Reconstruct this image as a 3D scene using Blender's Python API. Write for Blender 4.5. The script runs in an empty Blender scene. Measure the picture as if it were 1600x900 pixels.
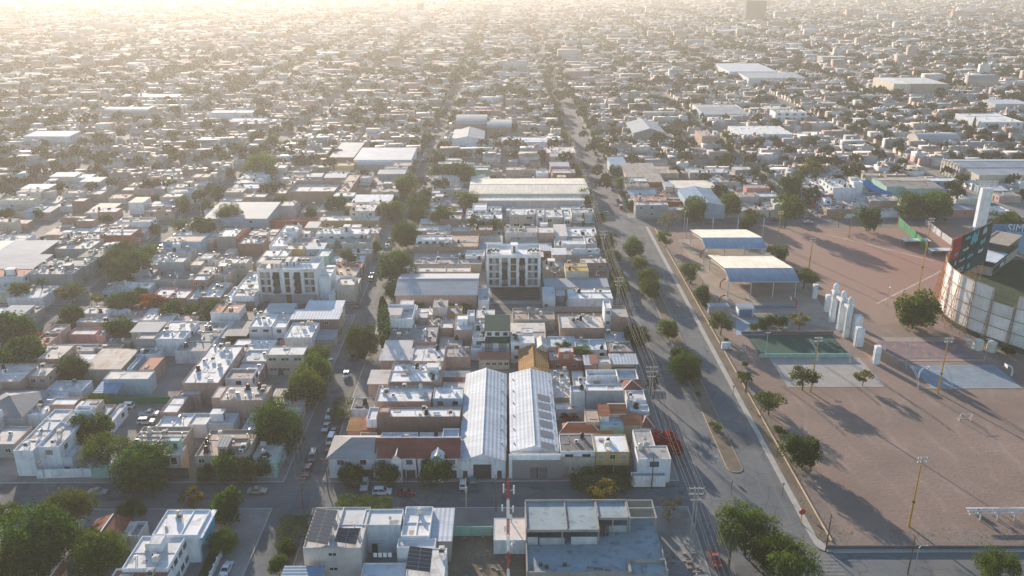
import bpy, math, random
import numpy as np
from math import sin, cos, pi, radians, sqrt, atan2, hypot

sc = bpy.context.scene
C = bpy.data.collections.new("place"); sc.collection.children.link(C)

# ------------------------------------------------------------------ camera, sky, sun, exposure
FPX, HCAM = 1330.0, 118.0                      # focal length in photo pixels, camera height in metres
PITCH = math.atan(506 / FPX); YAW = math.atan(10 / FPX * cos(PITCH))
cam = bpy.data.cameras.new("camera"); cam.sensor_width = 36.0; cam.lens = 36.0 * FPX / 1600
cam.clip_start = 1.0; cam.clip_end = 20000.0
co = bpy.data.objects.new("camera", cam); C.objects.link(co)
co.location = (0, 0, HCAM); co.rotation_euler = (pi / 2 - PITCH, 0, -YAW)
sc.camera = co

SUN_EL, SUN_AZ = radians(13.5), radians(-21.5)  # azimuth from +Y, clockwise
world = bpy.data.worlds.new("World"); sc.world = world; world.use_nodes = True
wn = world.node_tree; bg = wn.nodes["Background"]
sky = wn.nodes.new("ShaderNodeTexSky"); sky.sky_type = 'NISHITA'; sky.sun_disc = False
sky.sun_elevation = SUN_EL; sky.sun_rotation = SUN_AZ; sky.altitude = 1100; sky.dust_density = 0.3; sky.ozone_density = 2.2; sky.air_density = 1.2
wn.links.new(sky.outputs[0], bg.inputs[0]); bg.inputs[1].default_value = 0.12
sl = bpy.data.lights.new("sun", 'SUN'); sl.energy = 5.0; sl.angle = radians(0.55); sl.color = (1.0, 0.845, 0.68)
so = bpy.data.objects.new("sun", sl); C.objects.link(so); so.location = (-300, 700, 200)
so.rotation_euler = (pi / 2 - SUN_EL, 0, pi - SUN_AZ)
HAZE_D, HAZE_G = .00025, .46
sc.view_settings.view_transform = 'Standard'; sc.view_settings.look = 'None'
sc.view_settings.exposure = 1.12; sc.view_settings.gamma = 1.0; sc.view_settings.use_curve_mapping = False
sc.render.engine = 'CYCLES'
cy = sc.cycles; cy.max_bounces = 5; cy.diffuse_bounces = 2; cy.glossy_bounces = 2; cy.transmission_bounces = 3
cy.volume_bounces = 1; cy.transparent_max_bounces = 4; cy.caustics_reflective = False; cy.caustics_refractive = False
cy.use_denoising = True; cy.sample_clamp_indirect = 6.0
try: cy.denoiser = 'OPENIMAGEDENOISE'
except Exception: pass

# ------------------------------------------------------------------ from a photo pixel to the place (unprojection onto a level z)
def G(px, py, z=0.0):
    x, y = (px - 800) / FPX, -(py - 450) / FPX
    c, s = cos(PITCH), sin(PITCH)
    dx, dy, dz = x, c + y * s, -s + y * c
    t = (HCAM - z) / -dz
    X, Y = dx * t, dy * t
    return (X * cos(YAW) + Y * sin(YAW), -X * sin(YAW) + Y * cos(YAW))
def z_at(px, py, Y):                            # height of the point seen at a pixel if it stands at depth Y
    return HCAM * (1 - Y / G(px, py, 0)[1])

# ------------------------------------------------------------------ mesh building
class MB:
    def __init__(s): s.v = []; s.f = []; s.m = []
    def quad(s, a, b, c, d, mi=0):
        n = len(s.v); s.v += [a, b, c, d]; s.f.append((n, n+1, n+2, n+3)); s.m.append(mi)
    def poly(s, pts, mi=0):
        n = len(s.v); s.v += list(pts); s.f.append(tuple(range(n, n+len(pts)))); s.m.append(mi)
    def box(s, x0, y0, z0, x1, y1, z1, mi=0, bottom=True, top=True, tm=None):
        n = len(s.v)
        s.v += [(x0,y0,z0),(x1,y0,z0),(x1,y1,z0),(x0,y1,z0),(x0,y0,z1),(x1,y0,z1),(x1,y1,z1),(x0,y1,z1)]
        F = [(0,1,5,4),(1,2,6,5),(2,3,7,6),(3,0,4,7)]
        M = [mi]*4
        if top: F.append((4,5,6,7)); M.append(mi if tm is None else tm)
        if bottom: F.append((3,2,1,0)); M.append(mi)
        s.f += [tuple(n+i for i in q) for q in F]; s.m += M
    def cyl(s, p0, p1, r0, r1=None, n=8, mi=0, caps=True):
        r1 = r0 if r1 is None else r1
        p0 = np.array(p0, float); p1 = np.array(p1, float); d = p1 - p0; d /= (np.linalg.norm(d) + 1e-9)
        a = np.array((0,0,1.)) if abs(d[2]) < .9 else np.array((1.,0,0)); u = np.cross(d, a); u /= np.linalg.norm(u); w = np.cross(d, u)
        k = len(s.v)
        for p, r in ((p0, r0), (p1, r1)):
            for i in range(n):
                t = 2*pi*i/n; q = p + (u*cos(t) + w*sin(t))*r; s.v.append(tuple(q))
        for i in range(n):
            j = (i+1) % n; s.f.append((k+i, k+n+i, k+n+j, k+j)); s.m.append(mi)
        if caps:
            s.f.append(tuple(k+i for i in range(n))); s.m.append(mi)
            s.f.append(tuple(k+n+i for i in reversed(range(n)))); s.m.append(mi)
    def tube(s, pts, r, n=6, mi=0, r1=None):
        for i in range(len(pts)-1):
            a = r if r1 is None else r+(r1-r)*i/(len(pts)-1); b = r if r1 is None else r+(r1-r)*(i+1)/(len(pts)-1)
            s.cyl(pts[i], pts[i+1], a, b, n, mi)
    def sphere(s, c, r, mi=0, n=8, k=5, sz=1.0):
        b = len(s.v)
        for i in range(k+1):
            t = pi*i/k
            for j in range(n):
                p = 2*pi*j/n; s.v.append((c[0]+r*sin(t)*cos(p), c[1]+r*sin(t)*sin(p), c[2]+r*sz*cos(t)))
        for i in range(k):
            for j in range(n):
                s.f.append((b+i*n+j, b+(i+1)*n+j, b+(i+1)*n+(j+1)%n, b+i*n+(j+1)%n)); s.m.append(mi)
    def mesh(s, name, mats):
        me = bpy.data.meshes.new(name); me.from_pydata(s.v, [], s.f)
        for m in mats: me.materials.append(m)
        if len(mats) > 1: me.polygons.foreach_set("material_index", s.m)
        me.update(); return me
    def build(s, name, mats, parent=None, loc=(0,0,0), smooth=False):
        if not isinstance(mats, (list, tuple)): mats = [mats]
        me = s.mesh(name, mats)
        if smooth: me.polygons.foreach_set("use_smooth", [True]*len(me.polygons))
        return link(name, me, parent, loc)

def link(name, me, parent=None, loc=(0,0,0), rz=0.0, scale=None):
    o = bpy.data.objects.new(name, me); C.objects.link(o); o.parent = parent; o.location = loc
    if rz: o.rotation_euler = (0, 0, rz)
    if scale: o.scale = scale
    return o
def tag(o, label, cat, group=None, kind=None):
    o['label'] = label; o['category'] = cat
    if group: o['group'] = group
    if kind: o['kind'] = kind
    return o
def thing(name, label, cat, loc=(0,0,0), rz=0.0, group=None):
    o = bpy.data.objects.new(name, None); C.objects.link(o); o.location = loc; o.rotation_euler = (0,0,rz); o.empty_display_size = .5
    return tag(o, label, cat, group)
def structure(name, mb, m):
    o = mb.build(name, m); o['kind'] = 'structure'; return o
def copy_tree(root, loc, rz=None, label=None, group=None, override=None):
    r = root.copy(); C.objects.link(r); r.location = loc
    if rz is not None: r.rotation_euler = (0,0,rz)
    if label: r['label'] = label
    if group: r['group'] = group
    for ch in root.children:
        c = ch.copy(); C.objects.link(c); c.parent = r
        for g in ch.children:
            d = g.copy(); C.objects.link(d); d.parent = c
    return r

# ------------------------------------------------------------------ materials
def nt_new(name):
    m = bpy.data.materials.new(name); m.use_nodes = True; t = m.node_tree; b = t.nodes["Principled BSDF"]
    return m, t, b
def N(t, kind, **kw):
    n = t.nodes.new(kind)
    for k, v in kw.items():
        if isinstance(k, str) and hasattr(n, k): setattr(n, k, v)
    return n
def noise(t, vec, scale, detail=4.0, rough=.55):
    n = t.nodes.new("ShaderNodeTexNoise"); n.inputs["Scale"].default_value = scale; n.inputs["Detail"].default_value = detail
    n.inputs["Roughness"].default_value = rough; t.links.new(vec, n.inputs["Vector"]); return n.outputs["Fac"]
def maprange(t, v, a, b, c, d):
    n = t.nodes.new("ShaderNodeMapRange"); t.links.new(v, n.inputs[0])
    for i, x in enumerate((a, b, c, d)): n.inputs[i+1].default_value = x
    return n.outputs[0]
def mixc(t, fac, a, b, mode='MIX'):
    n = t.nodes.new("ShaderNodeMix"); n.data_type = 'RGBA'; n.blend_type = mode
    if isinstance(fac, (int, float)): n.inputs[0].default_value = fac
    else: t.links.new(fac, n.inputs[0])
    for i, x in ((6, a), (7, b)):
        if isinstance(x, (tuple, list)): n.inputs[i].default_value = (*x[:3], 1)
        else: t.links.new(x, n.inputs[i])
    return n.outputs[2]
def vmul(t, vec, s):
    n = t.nodes.new("ShaderNodeVectorMath"); n.operation = 'MULTIPLY'; t.links.new(vec, n.inputs[0]); n.inputs[1].default_value = s; return n.outputs[0]
def sca(c, k): return tuple(min(1, x*k) for x in c)
def pos(t): return t.nodes.new("ShaderNodeNewGeometry").outputs["Position"]
def objrand(t): return t.nodes.new("ShaderNodeObjectInfo").outputs["Random"]

MATS = {}
def grunge(name, col, var=.22, s1=.25, s2=2.2, rough=.9, streak=0.0, objvar=.12, stain=None, stain_amt=.5, bump=0.0, st_scale=.35):
    if name in MATS: return MATS[name]
    m, t, b = nt_new(name); p = pos(t)
    n1 = noise(t, p, s1, 4); n2 = noise(t, p, s2, 6, .65)
    c = mixc(t, maprange(t, n1, .3, .7, 0, 1), sca(col, 1-var), sca(col, 1+var*.6))
    c = mixc(t, maprange(t, n2, .35, .75, 0, .55), c, sca(col, 1-var*1.4))
    if streak:
        n3 = noise(t, vmul(t, p, (1.6, 1.6, .18)), 1.0, 4)
        c = mixc(t, maprange(t, n3, .5, .75, 0, streak), c, sca(col, .45))
    if stain:
        n4 = noise(t, p, st_scale, 5, .6)
        c = mixc(t, maprange(t, n4, .52, .66, 0, stain_amt), c, stain)
    if objvar:
        h = t.nodes.new("ShaderNodeHueSaturation"); t.links.new(c, h.inputs["Color"])
        t.links.new(maprange(t, objrand(t), 0, 1, 1-objvar*1.5, 1+objvar), h.inputs["Value"]); c = h.outputs[0]
    t.links.new(c, b.inputs["Base Color"]); b.inputs["Roughness"].default_value = rough
    b.inputs["Specular IOR Level"].default_value = .25
    if bump:
        bn = t.nodes.new("ShaderNodeBump"); bn.inputs["Strength"].default_value = bump; bn.inputs["Distance"].default_value = .1
        t.links.new(n2, bn.inputs["Height"]); t.links.new(bn.outputs[0], b.inputs["Normal"])
    MATS[name] = m; return m
def metal_roof(name, col, axis=0, period=1.0, rough=.75, var=.2, rust=None, depth=.12):
    m, t, b = nt_new(name); p = pos(t)
    sx = t.nodes.new("ShaderNodeSeparateXYZ"); t.links.new(p, sx.inputs[0])
    mt = t.nodes.new("ShaderNodeMath"); mt.operation = 'MULTIPLY'; t.links.new(sx.outputs[axis], mt.inputs[0]); mt.inputs[1].default_value = 2*pi/period
    sn = t.nodes.new("ShaderNodeMath"); sn.operation = 'SINE'; t.links.new(mt.outputs[0], sn.inputs[0])
    v = (.35, 2.5, .35) if axis == 0 else (2.5, .35, .35)
    n1 = noise(t, vmul(t, p, v), .35, 5); n2 = noise(t, p, .12, 3)
    c = mixc(t, maprange(t, n1, .35, .7, 0, 1), sca(col, 1+var*.5), sca(col, 1-var))
    c = mixc(t, maprange(t, n2, .4, .65, 0, .5), c, sca(col, 1-var*1.6))
    c = mixc(t, maprange(t, sn.outputs[0], .5, 1, 0, .16), c, sca(col, .6))
    if rust:
        n3 = noise(t, vmul(t, p, (1, .4, 1)) if axis == 0 else vmul(t, p, (.4, 1, 1)), .5, 6, .7); c = mixc(t, maprange(t, n3, .5, .62, 0, .75), c, rust)
    h = t.nodes.new("ShaderNodeHueSaturation"); t.links.new(c, h.inputs["Color"]); t.links.new(maprange(t, objrand(t), 0, 1, .85, 1.1), h.inputs["Value"])
    t.links.new(h.outputs[0], b.inputs["Base Color"]); b.inputs["Roughness"].default_value = rough; b.inputs["Specular IOR Level"].default_value = .15
    bn = t.nodes.new("ShaderNodeBump"); bn.inputs["Strength"].default_value = .22; bn.inputs["Distance"].default_value = depth
    t.links.new(sn.outputs[0], bn.inputs["Height"]); t.links.new(bn.outputs[0], b.inputs["Normal"])
    MATS[name] = m; return m
def plain(name, col, rough=.6, metal=0.0, objvar=0.0, var=.1):
    return grunge(name, col, var, .8, 4, rough, objvar=objvar) if not metal else _metal(name, col, rough, metal)
def _metal(name, col, rough, metal):
    m, t, b = nt_new(name); b.inputs["Base Color"].default_value = (*col, 1); b.inputs["Roughness"].default_value = rough; b.inputs["Metallic"].default_value = metal
    n1 = noise(t, pos(t), 1.5, 4); t.links.new(mixc(t, n1, sca(col, .8), sca(col, 1.1)), b.inputs["Base Color"]); MATS[name] = m; return m
def glossy(name, col, rough=.25, coat=0.0, objvar=0.0):
    m, t, b = nt_new(name); b.inputs["Base Color"].default_value = (*col, 1); b.inputs["Roughness"].default_value = rough
    n1 = noise(t, pos(t), 2.0, 4); t.links.new(mixc(t, n1, sca(col, .85), sca(col, 1.08)), b.inputs["Base Color"])
    if coat: b.inputs["Coat Weight"].default_value = coat; b.inputs["Coat Roughness"].default_value = .08
    MATS[name] = m; return m
def leafmat(name, col, col2, trans=.35):
    m = bpy.data.materials.new(name); m.use_nodes = True; t = m.node_tree; t.nodes.clear()
    out = t.nodes.new("ShaderNodeOutputMaterial")
    p = pos(t); n1 = noise(t, p, .6, 3); rnd = t.nodes.new("ShaderNodeNewGeometry").outputs["Random Per Island"]
    c = mixc(t, rnd, col, col2); c = mixc(t, maprange(t, n1, .38, .62, 0, .7), c, sca(col, .5))
    h = t.nodes.new("ShaderNodeHueSaturation"); t.links.new(c, h.inputs["Color"]); r = objrand(t)
    t.links.new(maprange(t, r, 0, 1, .8, 1.2), h.inputs["Value"]); t.links.new(maprange(t, r, 0, 1, .485, .515), h.inputs["Hue"])
    d = t.nodes.new("ShaderNodeBsdfDiffuse"); tr = t.nodes.new("ShaderNodeBsdfTranslucent"); mx = t.nodes.new("ShaderNodeMixShader"); mx.inputs[0].default_value = trans
    t.links.new(h.outputs[0], d.inputs[0])
    warm = mixc(t, 1.0, h.outputs[0], (1.5, 1.4, .5), 'MULTIPLY'); t.links.new(warm, tr.inputs[0])
    t.links.new(d.outputs[0], mx.inputs[1]); t.links.new(tr.outputs[0], mx.inputs[2]); t.links.new(mx.outputs[0], out.inputs[0])
    MATS[name] = m; return m

WALL = {k: grunge("wall_" + k, c, .16, .3, 2.5, .92, streak=.5, objvar=.12, stain=(.25,.215,.18), stain_amt=.28, st_scale=.5) for k, c in dict(
    w=(.76,.77,.78), c=(.60,.53,.43), b=(.46,.38,.30), p=(.50,.34,.28), k=(.33,.215,.16), g=(.34,.33,.32), B=(.36,.47,.54), t=(.40,.13,.08),
    x=(.64,.575,.54), y=(.52,.37,.15), n=(.27,.265,.255), m=(.30,.50,.42), s=(.58,.27,.25), d=(.12,.12,.125), l=(.50,.50,.50)).items()}
ROOF = {}
for k, c, st, am in (('W', (.74,.725,.70), (.34,.30,.26), .55), ('P', (.64,.575,.52), (.30,.25,.21), .6), ('G', (.36,.34,.32), (.20,.18,.165), .6),
                     ('D', (.20,.185,.17), (.12,.11,.10), .5), ('L', (.56,.60,.63), (.30,.31,.32), .6), ('R', (.40,.16,.11), (.25,.12,.09), .5),
                     ('B', (.44,.33,.26), (.26,.2,.16), .6), ('Y', (.60,.38,.08), (.34,.22,.08), .6)):
    ROOF[k] = grunge("roof_" + k, c, .16, .18, 1.6, .85, stain=st, stain_amt=am, objvar=.12, st_scale=.3)
ROOF['M'] = metal_roof("roof_metal_white", (.52,.55,.58), 0, 1.0); ROOF['Z'] = metal_roof("roof_metal_zinc", (.34,.37,.40), 0, .8)
ROOF['N'] = metal_roof("roof_metal_y", (.62,.64,.66), 1, 1.0); ROOF['C'] = metal_roof("roof_metal_cream", (.80,.70,.57), 1, 1.1)
ROOF['V'] = metal_roof("roof_metal_blue", (.22,.33,.44), 1, .9); ROOF['X'] = metal_roof("roof_metal_rust", (.42,.38,.34), 0, .8, rust=(.28,.15,.08))
ROOF['T'] = metal_roof("roof_tile_red", (.24,.085,.06), 0, .35, rough=.8, var=.3, depth=.08); ROOF['O'] = metal_roof("roof_tile_orange", (.42,.15,.075), 0, .4, rough=.85, var=.3, depth=.08)
ROOF['A'] = metal_roof("roof_tile_mossy", (.37,.19,.07), 0, .6, rough=.9, var=.45, rust=(.22,.15,.05)); ROOF['E'] = metal_roof("roof_green", (.014,.075,.058), 0, .5, rough=.75)
ROOF['K'] = metal_roof("roof_hip_grey", (.30,.29,.29), 0, .5, rough=.8)
ASPHALT = grunge("asphalt", (.142,.154,.162), .28, .05, .7, .93, stain=(.20,.185,.165), stain_amt=.7, objvar=0, st_scale=.09)
def asphalt_detail(m, axis):
    t = m.node_tree; b = t.nodes["Principled BSDF"]; src = b.inputs["Base Color"].links[0].from_socket; p = pos(t)
    v = t.nodes.new("ShaderNodeTexVoronoi"); v.feature = 'DISTANCE_TO_EDGE'; v.inputs["Scale"].default_value = .16; n = noise(t, p, .5, 4)
    w = t.nodes.new("ShaderNodeVectorMath"); w.operation = 'MULTIPLY_ADD'; t.links.new(t.nodes.new("ShaderNodeTexNoise").outputs["Color"], w.inputs[0]); w.inputs[1].default_value = (2,2,0); t.links.new(p, w.inputs[2]); t.links.new(w.outputs[0], v.inputs["Vector"])
    c = mixc(t, maprange(t, v.outputs["Distance"], .004, .022, .55, 0), src, (.045,.045,.045))
    v2 = t.nodes.new("ShaderNodeTexVoronoi"); v2.inputs["Scale"].default_value = .11; v2.distance = 'CHEBYCHEV'; t.links.new(p, v2.inputs["Vector"]); sx = t.nodes.new("ShaderNodeSeparateColor"); t.links.new(v2.outputs["Color"], sx.inputs[0])
    c = mixc(t, maprange(t, sx.outputs[0], .80, .82, 0, .45), c, (.07,.07,.072)); c = mixc(t, maprange(t, sx.outputs[1], .84, .87, 0, .4), c, (.20,.185,.165))
    s = (1.0,.03,1) if axis == 1 else (.03,1.0,1); c = mixc(t, maprange(t, noise(t, vmul(t, p, s), .55, 4), .48, .68, 0, .55), c, (.19,.175,.155))
    t.links.new(c, b.inputs["Base Color"])
ASPHALT_X = grunge("asphalt_cross", (.142,.154,.162), .28, .05, .7, .93, stain=(.20,.185,.165), stain_amt=.5, objvar=0, st_scale=.09)
asphalt_detail(ASPHALT, 1); asphalt_detail(ASPHALT_X, 0)
PAVE = grunge("pavement_concrete", (.26,.25,.235), .25, .12, 1.2, .93, stain=(.16,.13,.105), stain_amt=.7, objvar=0, st_scale=.16)
DIRT = grunge("park_dirt", (.275,.195,.155), .25, .05, 1.1, .97, stain=(.21,.155,.125), stain_amt=.7, objvar=0, bump=1.0, st_scale=.06)
def dirt_detail(m):
    t = m.node_tree; b = t.nodes["Principled BSDF"]; src = b.inputs["Base Color"].links[0].from_socket; p = pos(t); sx = t.nodes.new("ShaderNodeSeparateXYZ"); t.links.new(p, sx.inputs[0])
    c = mixc(t, maprange(t, noise(t, vmul(t, p, (.12,.9,1)), .6, 4), .55, .70, 0, .45), src, (.25,.18,.145))
    c = mixc(t, maprange(t, noise(t, p, .9, 7, .75), .56, .72, 0, .7), c, (.21,.15,.12))
    wv = t.nodes.new("ShaderNodeTexWave"); wv.inputs["Scale"].default_value = .045; wv.inputs["Distortion"].default_value = 14; wv.inputs["Detail"].default_value = 3; wv.inputs["Detail Scale"].default_value = .35; t.links.new(p, wv.inputs["Vector"])
    mk_ = t.nodes.new("ShaderNodeMath"); mk_.operation = 'MULTIPLY'; t.links.new(maprange(t, wv.outputs["Fac"], .9, .985, 0, .22), mk_.inputs[0]); t.links.new(maprange(t, noise(t, p, .05, 3), .42, .6, 0, 1), mk_.inputs[1]); c = mixc(t, mk_.outputs[0], c, (.40,.31,.255))
    n = noise(t, p, .16, 5, .65); mm = t.nodes.new("ShaderNodeMath"); mm.operation = 'MINIMUM'
    t.links.new(maprange(t, sx.outputs[0], 69, 84, 0, 1), mm.inputs[0]); t.links.new(maprange(t, sx.outputs[1], 152, 164, 0, 1), mm.inputs[1])
    ad = t.nodes.new("ShaderNodeMath"); ad.operation = 'ADD'; t.links.new(mm.outputs[0], ad.inputs[0]); t.links.new(n, ad.inputs[1]); c = mixc(t, maprange(t, ad.outputs[0], .55, 1.05, .75, 0), c, (.20,.165,.14))
    t.links.new(c, b.inputs["Base Color"])
dirt_detail(DIRT)
SOIL = grunge("yard_soil", (.20,.155,.115), .3, .15, 1.5, .97, stain=(.12,.11,.07), stain_amt=.6, objvar=0, st_scale=.2)
GROUND = grunge("city_ground", (.20,.175,.15), .3, .02, .5, .95, stain=(.14,.13,.09), stain_amt=.6, objvar=0, st_scale=.015)
KERB = grunge("kerb_concrete", (.42,.39,.35), .2, .4, 2, .9, objvar=0)
YKERB = grunge("kerb_yellow", (.50,.38,.24), .3, .4, 2, .9, objvar=0)
CURT = plain("curtain_pane", (.30,.27,.23), .5); BLUEGL = glossy("painted_sky_glass", (.09,.12,.15), .1); GLASS = glossy("dark_glass", (.025,.03,.035), .12); FRAME = plain("white_frame", (.55,.55,.55)); DFRAME = plain("dark_frame", (.06,.06,.06))  # the blue panes carry a sky reflection in their base colour
BLACK = plain("black_plastic", (.02,.02,.02), .5); WHITE = plain("white_paint", (.72,.72,.71), .5); STEEL = _metal("steel", (.42,.42,.42), .45, .7)
TANKW = plain("cream_tank", (.62,.58,.5), .5); BEIGEBOX = grunge("cooler_box", (.55,.52,.47), .2, 1, 4, .7, objvar=.3); WOOD = grunge("pole_wood", (.13,.095,.07), .3, 1, 5, .9, objvar=.1)
CONC = grunge("pole_concrete", (.36,.34,.31), .2, 1, 4, .9, objvar=.1); BROWN = grunge("brown_door", (.12,.07,.045), .3, 1, 4, .6, objvar=.4)
YPOLE = plain("yellow_pole", (.55,.30,.045), .55); RUST = grunge("rust_orange", (.55,.24,.09), .3, .5, 3, .9, objvar=0)
WOODTRUNK = grunge("tree_bark", (.085,.065,.05), .3, 1, 5, .95, objvar=.2)
PV = glossy("solar_cells", (.055,.052,.055), .3); GREENNET = grunge("green_net", (.015,.20,.085), .25, .3, 2, .8, objvar=0); BLUEPAINT = grunge("blue_paint", (.10,.22,.36), .25, .3, 2, .7, objvar=0)

# ------------------------------------------------------------------ ground, roads, pavements
def sheet(name, x0, y0, x1, y1, z, m, nx=1):
    mb = MB(); mb.quad((x0,y0,z),(x1,y0,z),(x1,y1,z),(x0,y1,z)); return structure(name, mb, m)
sheet("ground", -9000, -300, 9000, 12000, 0, GROUND)
NS = [-1140,-1030,-920,-808,-700,-590,-480,-372,-265,-157]                       # far left streets (centre lines)
NSR = [150, 252, 356, 462, 570, 680, 790, 900, 1010]
CROSS = [172, 288.5, 401] + [401 + 114*k for k in range(1, 9)]
for x in NS + NSR: sheet("road", x-5.3, 40 if x < 100 else 396, x+5.3, 1400, .012, ASPHALT)
sheet("road", -54.3, 40, -45, 1400, .012, ASPHALT)
sheet("avenue", 42, 40, 68, 396, .012, ASPHALT); sheet("avenue", 44, 396, 61, 1400, .012, ASPHALT)
for y in CROSS: sheet("road", -1200, y-5.3, 42.5 if y < 300 else 1100, y+5.3, .02, ASPHALT_X)
sheet("road", 60, 139.5, 420, 150.2, .02, ASPHALT_X); sheet("road", 262, 150, 272, 396, .02, ASPHALT)

def slab(name, x0, y0, x1, y1, h=.14, m=PAVE, kerb=KERB, r=0):
    mb = MB(); w = .3
    mb.box(x0, y0, 0, x1, y1, h, 0, bottom=False)
    for a in ((x0-w, y0-w, x1+w, y0), (x0-w, y1, x1+w, y1+w), (x0-w, y0, x0, y1), (x1, y0, x1+w, y1)):
        mb.box(a[0], a[1], 0, a[2], a[3], h+.012, 1, bottom=False)
    o = mb.build(name, [m, kerb]); o['kind'] = 'structure'; return o
COLS = []                                       # (x0, x1) between streets, left to right
ed = [-1140.0] + NS[1:]
for a, b in zip(NS[:-1], NS[1:]): COLS.append((a+5.5, b-5.5))
COLS += [(-151.3, -54.6), (-44.7, 41.8)]
RCOLS = [(61.5, 144.5)] + [(a+5.5, b-5.5) for a, b in zip(NSR[:-1], NSR[1:])]
ROWS = [(60, 166.4), (177.6, 283)] + [(a+5.5, b-5.5) for a, b in zip(CROSS[1:-1], CROSS[2:])]
for ri, (y0, y1) in enumerate(ROWS):
    for x0, x1 in COLS + (RCOLS if y0 > 400 else []):
        lim = .68*y1 + 60
        if min(abs(x0), abs(x1)) > lim and x0*x1 > 0: continue
        slab("pavement", x0, y0, x1, y1)

# ------------------------------------------------------------------ shared small fittings (mesh data shared by every copy)
def shared(name, fn, mats):
    mb = MB(); fn(mb); return mb.mesh(name, mats)
def _tank(mb): mb.cyl((0,0,.35),(0,0,1.35),.58,.58,10); mb.cyl((0,0,1.35),(0,0,1.6),.58,.22,10); mb.cyl((0,0,1.6),(0,0,1.68),.24,.24,8); mb.box(-.6,-.6,0,.6,.6,.35)
def _cooler(mb):
    for x in (-.45,.45):
        for y in (-.45,.45): mb.box(x-.05,y-.05,0,x+.05,y+.05,.6)
    mb.box(-.55,-.55,.6,.55,.55,1.55); mb.box(-.45,-.57,.72,.45,-.552,1.42,1); mb.box(.552,-.45,.72,.57,.45,1.42,1); mb.box(-.3,-.3,1.55,.3,.3,1.62)
def _cond(mb): mb.box(-.5,-.22,.1,.5,.22,.85); mb.cyl((-.1,-.23,.48),(-.1,-.245,.48),.3,.3,10,1); mb.box(-.4,-.2,0,-.3,.2,.1); mb.box(.3,-.2,0,.4,.2,.1)
def _vent(mb): mb.cyl((0,0,0),(0,0,.9),.07,.07,6); mb.cyl((0,0,.9),(0,0,1.0),.13,.1,6)
def _heater(mb): mb.cyl((0,0,0),(0,0,1.25),.24,.24,8); mb.cyl((0,0,1.25),(0,0,1.5),.06,.06,5); mb.box(-.35,-.35,-.01,.35,.35,.04)
def _gas(mb): mb.cyl((-.7,0,.35),(.7,0,.35),.28,.28,9); mb.sphere((-.7,0,.35),.28); mb.sphere((.7,0,.35),.28); mb.box(-.5,-.15,0,-.4,.15,.12); mb.box(.4,-.15,0,.5,.15,.12)
def _dish(mb): mb.cyl((0,0,0),(0,0,.7),.03,.03,5); mb.cyl((0,-.02,.8),(0,-.16,.86),.12,.38,9,0)
def _turb(mb): mb.cyl((0,0,0),(0,0,.5),.25,.25,8); mb.sphere((0,0,.75),.38)
ME_TANKB = shared("water_tank", _tank, [BLACK]); ME_TANKW = shared("water_tank", _tank, [TANKW]); ME_COOL = shared("air_cooler", _cooler, [BEIGEBOX, DFRAME])
ME_COND = shared("condenser", _cond, [WHITE, DFRAME]); ME_VENT = shared("vent_pipe", _vent, [STEEL]); ME_HEAT = shared("water_heater", _heater, [WHITE])
ME_GAS = shared("gas_tank", _gas, [WHITE]); ME_DISH = shared("satellite_dish", _dish, [FRAME]); ME_TURB = shared("turbine_vent", _turb, [STEEL])
def _stair(mb): mb.box(-1.3,-1.6,0,1.3,1.6,2.3,0); mb.box(-1.45,-1.75,2.3,1.45,1.75,2.42,1); mb.box(-.45,-1.63,.05,.45,-1.602,2.0,2)
ME_STAIR = {k: shared("stair_house", _stair, [WALL[k], ROOF['W'], BROWN]) for k in 'wcbgk'}
def _winf(mb):
    mb.box(-.5,-.06,-.5,.5,0,-.42); mb.box(-.5,-.06,.42,.5,0,.5); mb.box(-.5,-.06,-.42,-.43,0,.42); mb.box(.43,-.06,-.42,.5,0,.42); mb.box(-.03,-.05,-.42,.03,0,.42)
def _pane(mb): mb.box(-.43,-.03,-.42,.43,-.004,.42)
def _win1(mb): _winf(mb); mb.box(-.43,-.03,-.42,.43,-.004,.42,1)
ME_WF = shared("window", _winf, [FRAME]); ME_WD = shared("window", _winf, [DFRAME]); ME_PANE = shared("pane", _pane, [GLASS]); ME_PANES = [ME_PANE, ME_PANE, ME_PANE, shared("pane", _pane, [CURT]), shared("pane", _pane, [BLUEGL])]; WRG = random.Random(3)
ME_WIN1 = [shared("window", _win1, [FRAME, g]) for g in (GLASS, GLASS, CURT)]; ME_WIN2 = [shared("window", _win1, [DFRAME, g]) for g in (GLASS, GLASS, BLUEGL)]
def _door(mb): mb.box(-.5,-.05,0,.5,0,1); mb.box(-.42,-.07,.05,-.02,-.05,.93); mb.box(.02,-.07,.05,.42,-.05,.93)
ME_DOOR = {k: shared("door", _door, [m]) for k, m in (('k', BROWN), ('d', DFRAME), ('w', FRAME), ('b', BLUEPAINT), ('g', STEEL))}

SIDE = {'S': (0, -1, 0.0), 'N': (0, 1, pi), 'E': (1, 0, pi/2), 'W': (-1, 0, -pi/2)}
def window(root, side, x, y, z, w=1.5, h=1.2, near=True, dark=False):
    rz = SIDE[side][2]; dx, dy = SIDE[side][:2]
    loc = (x + dx*.012, y + dy*.012, z)
    if near:
        f = link("window", ME_WD if dark else ME_WF, root, loc, rz, (w, 1, h)); link("pane", WRG.choice(ME_PANES), f)
    else: f = link("window", WRG.choice(ME_WIN2 if dark else ME_WIN1), root, loc, rz, (w, 1, h))
    return f
def door(root, side, x, y, z, w, h, k='k', name="door"):
    rz = SIDE[side][2]; dx, dy = SIDE[side][:2]
    return link(name, ME_DOOR[k], root, (x+dx*.01, y+dy*.01, z), rz, (w, 1.2, h))

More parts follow.
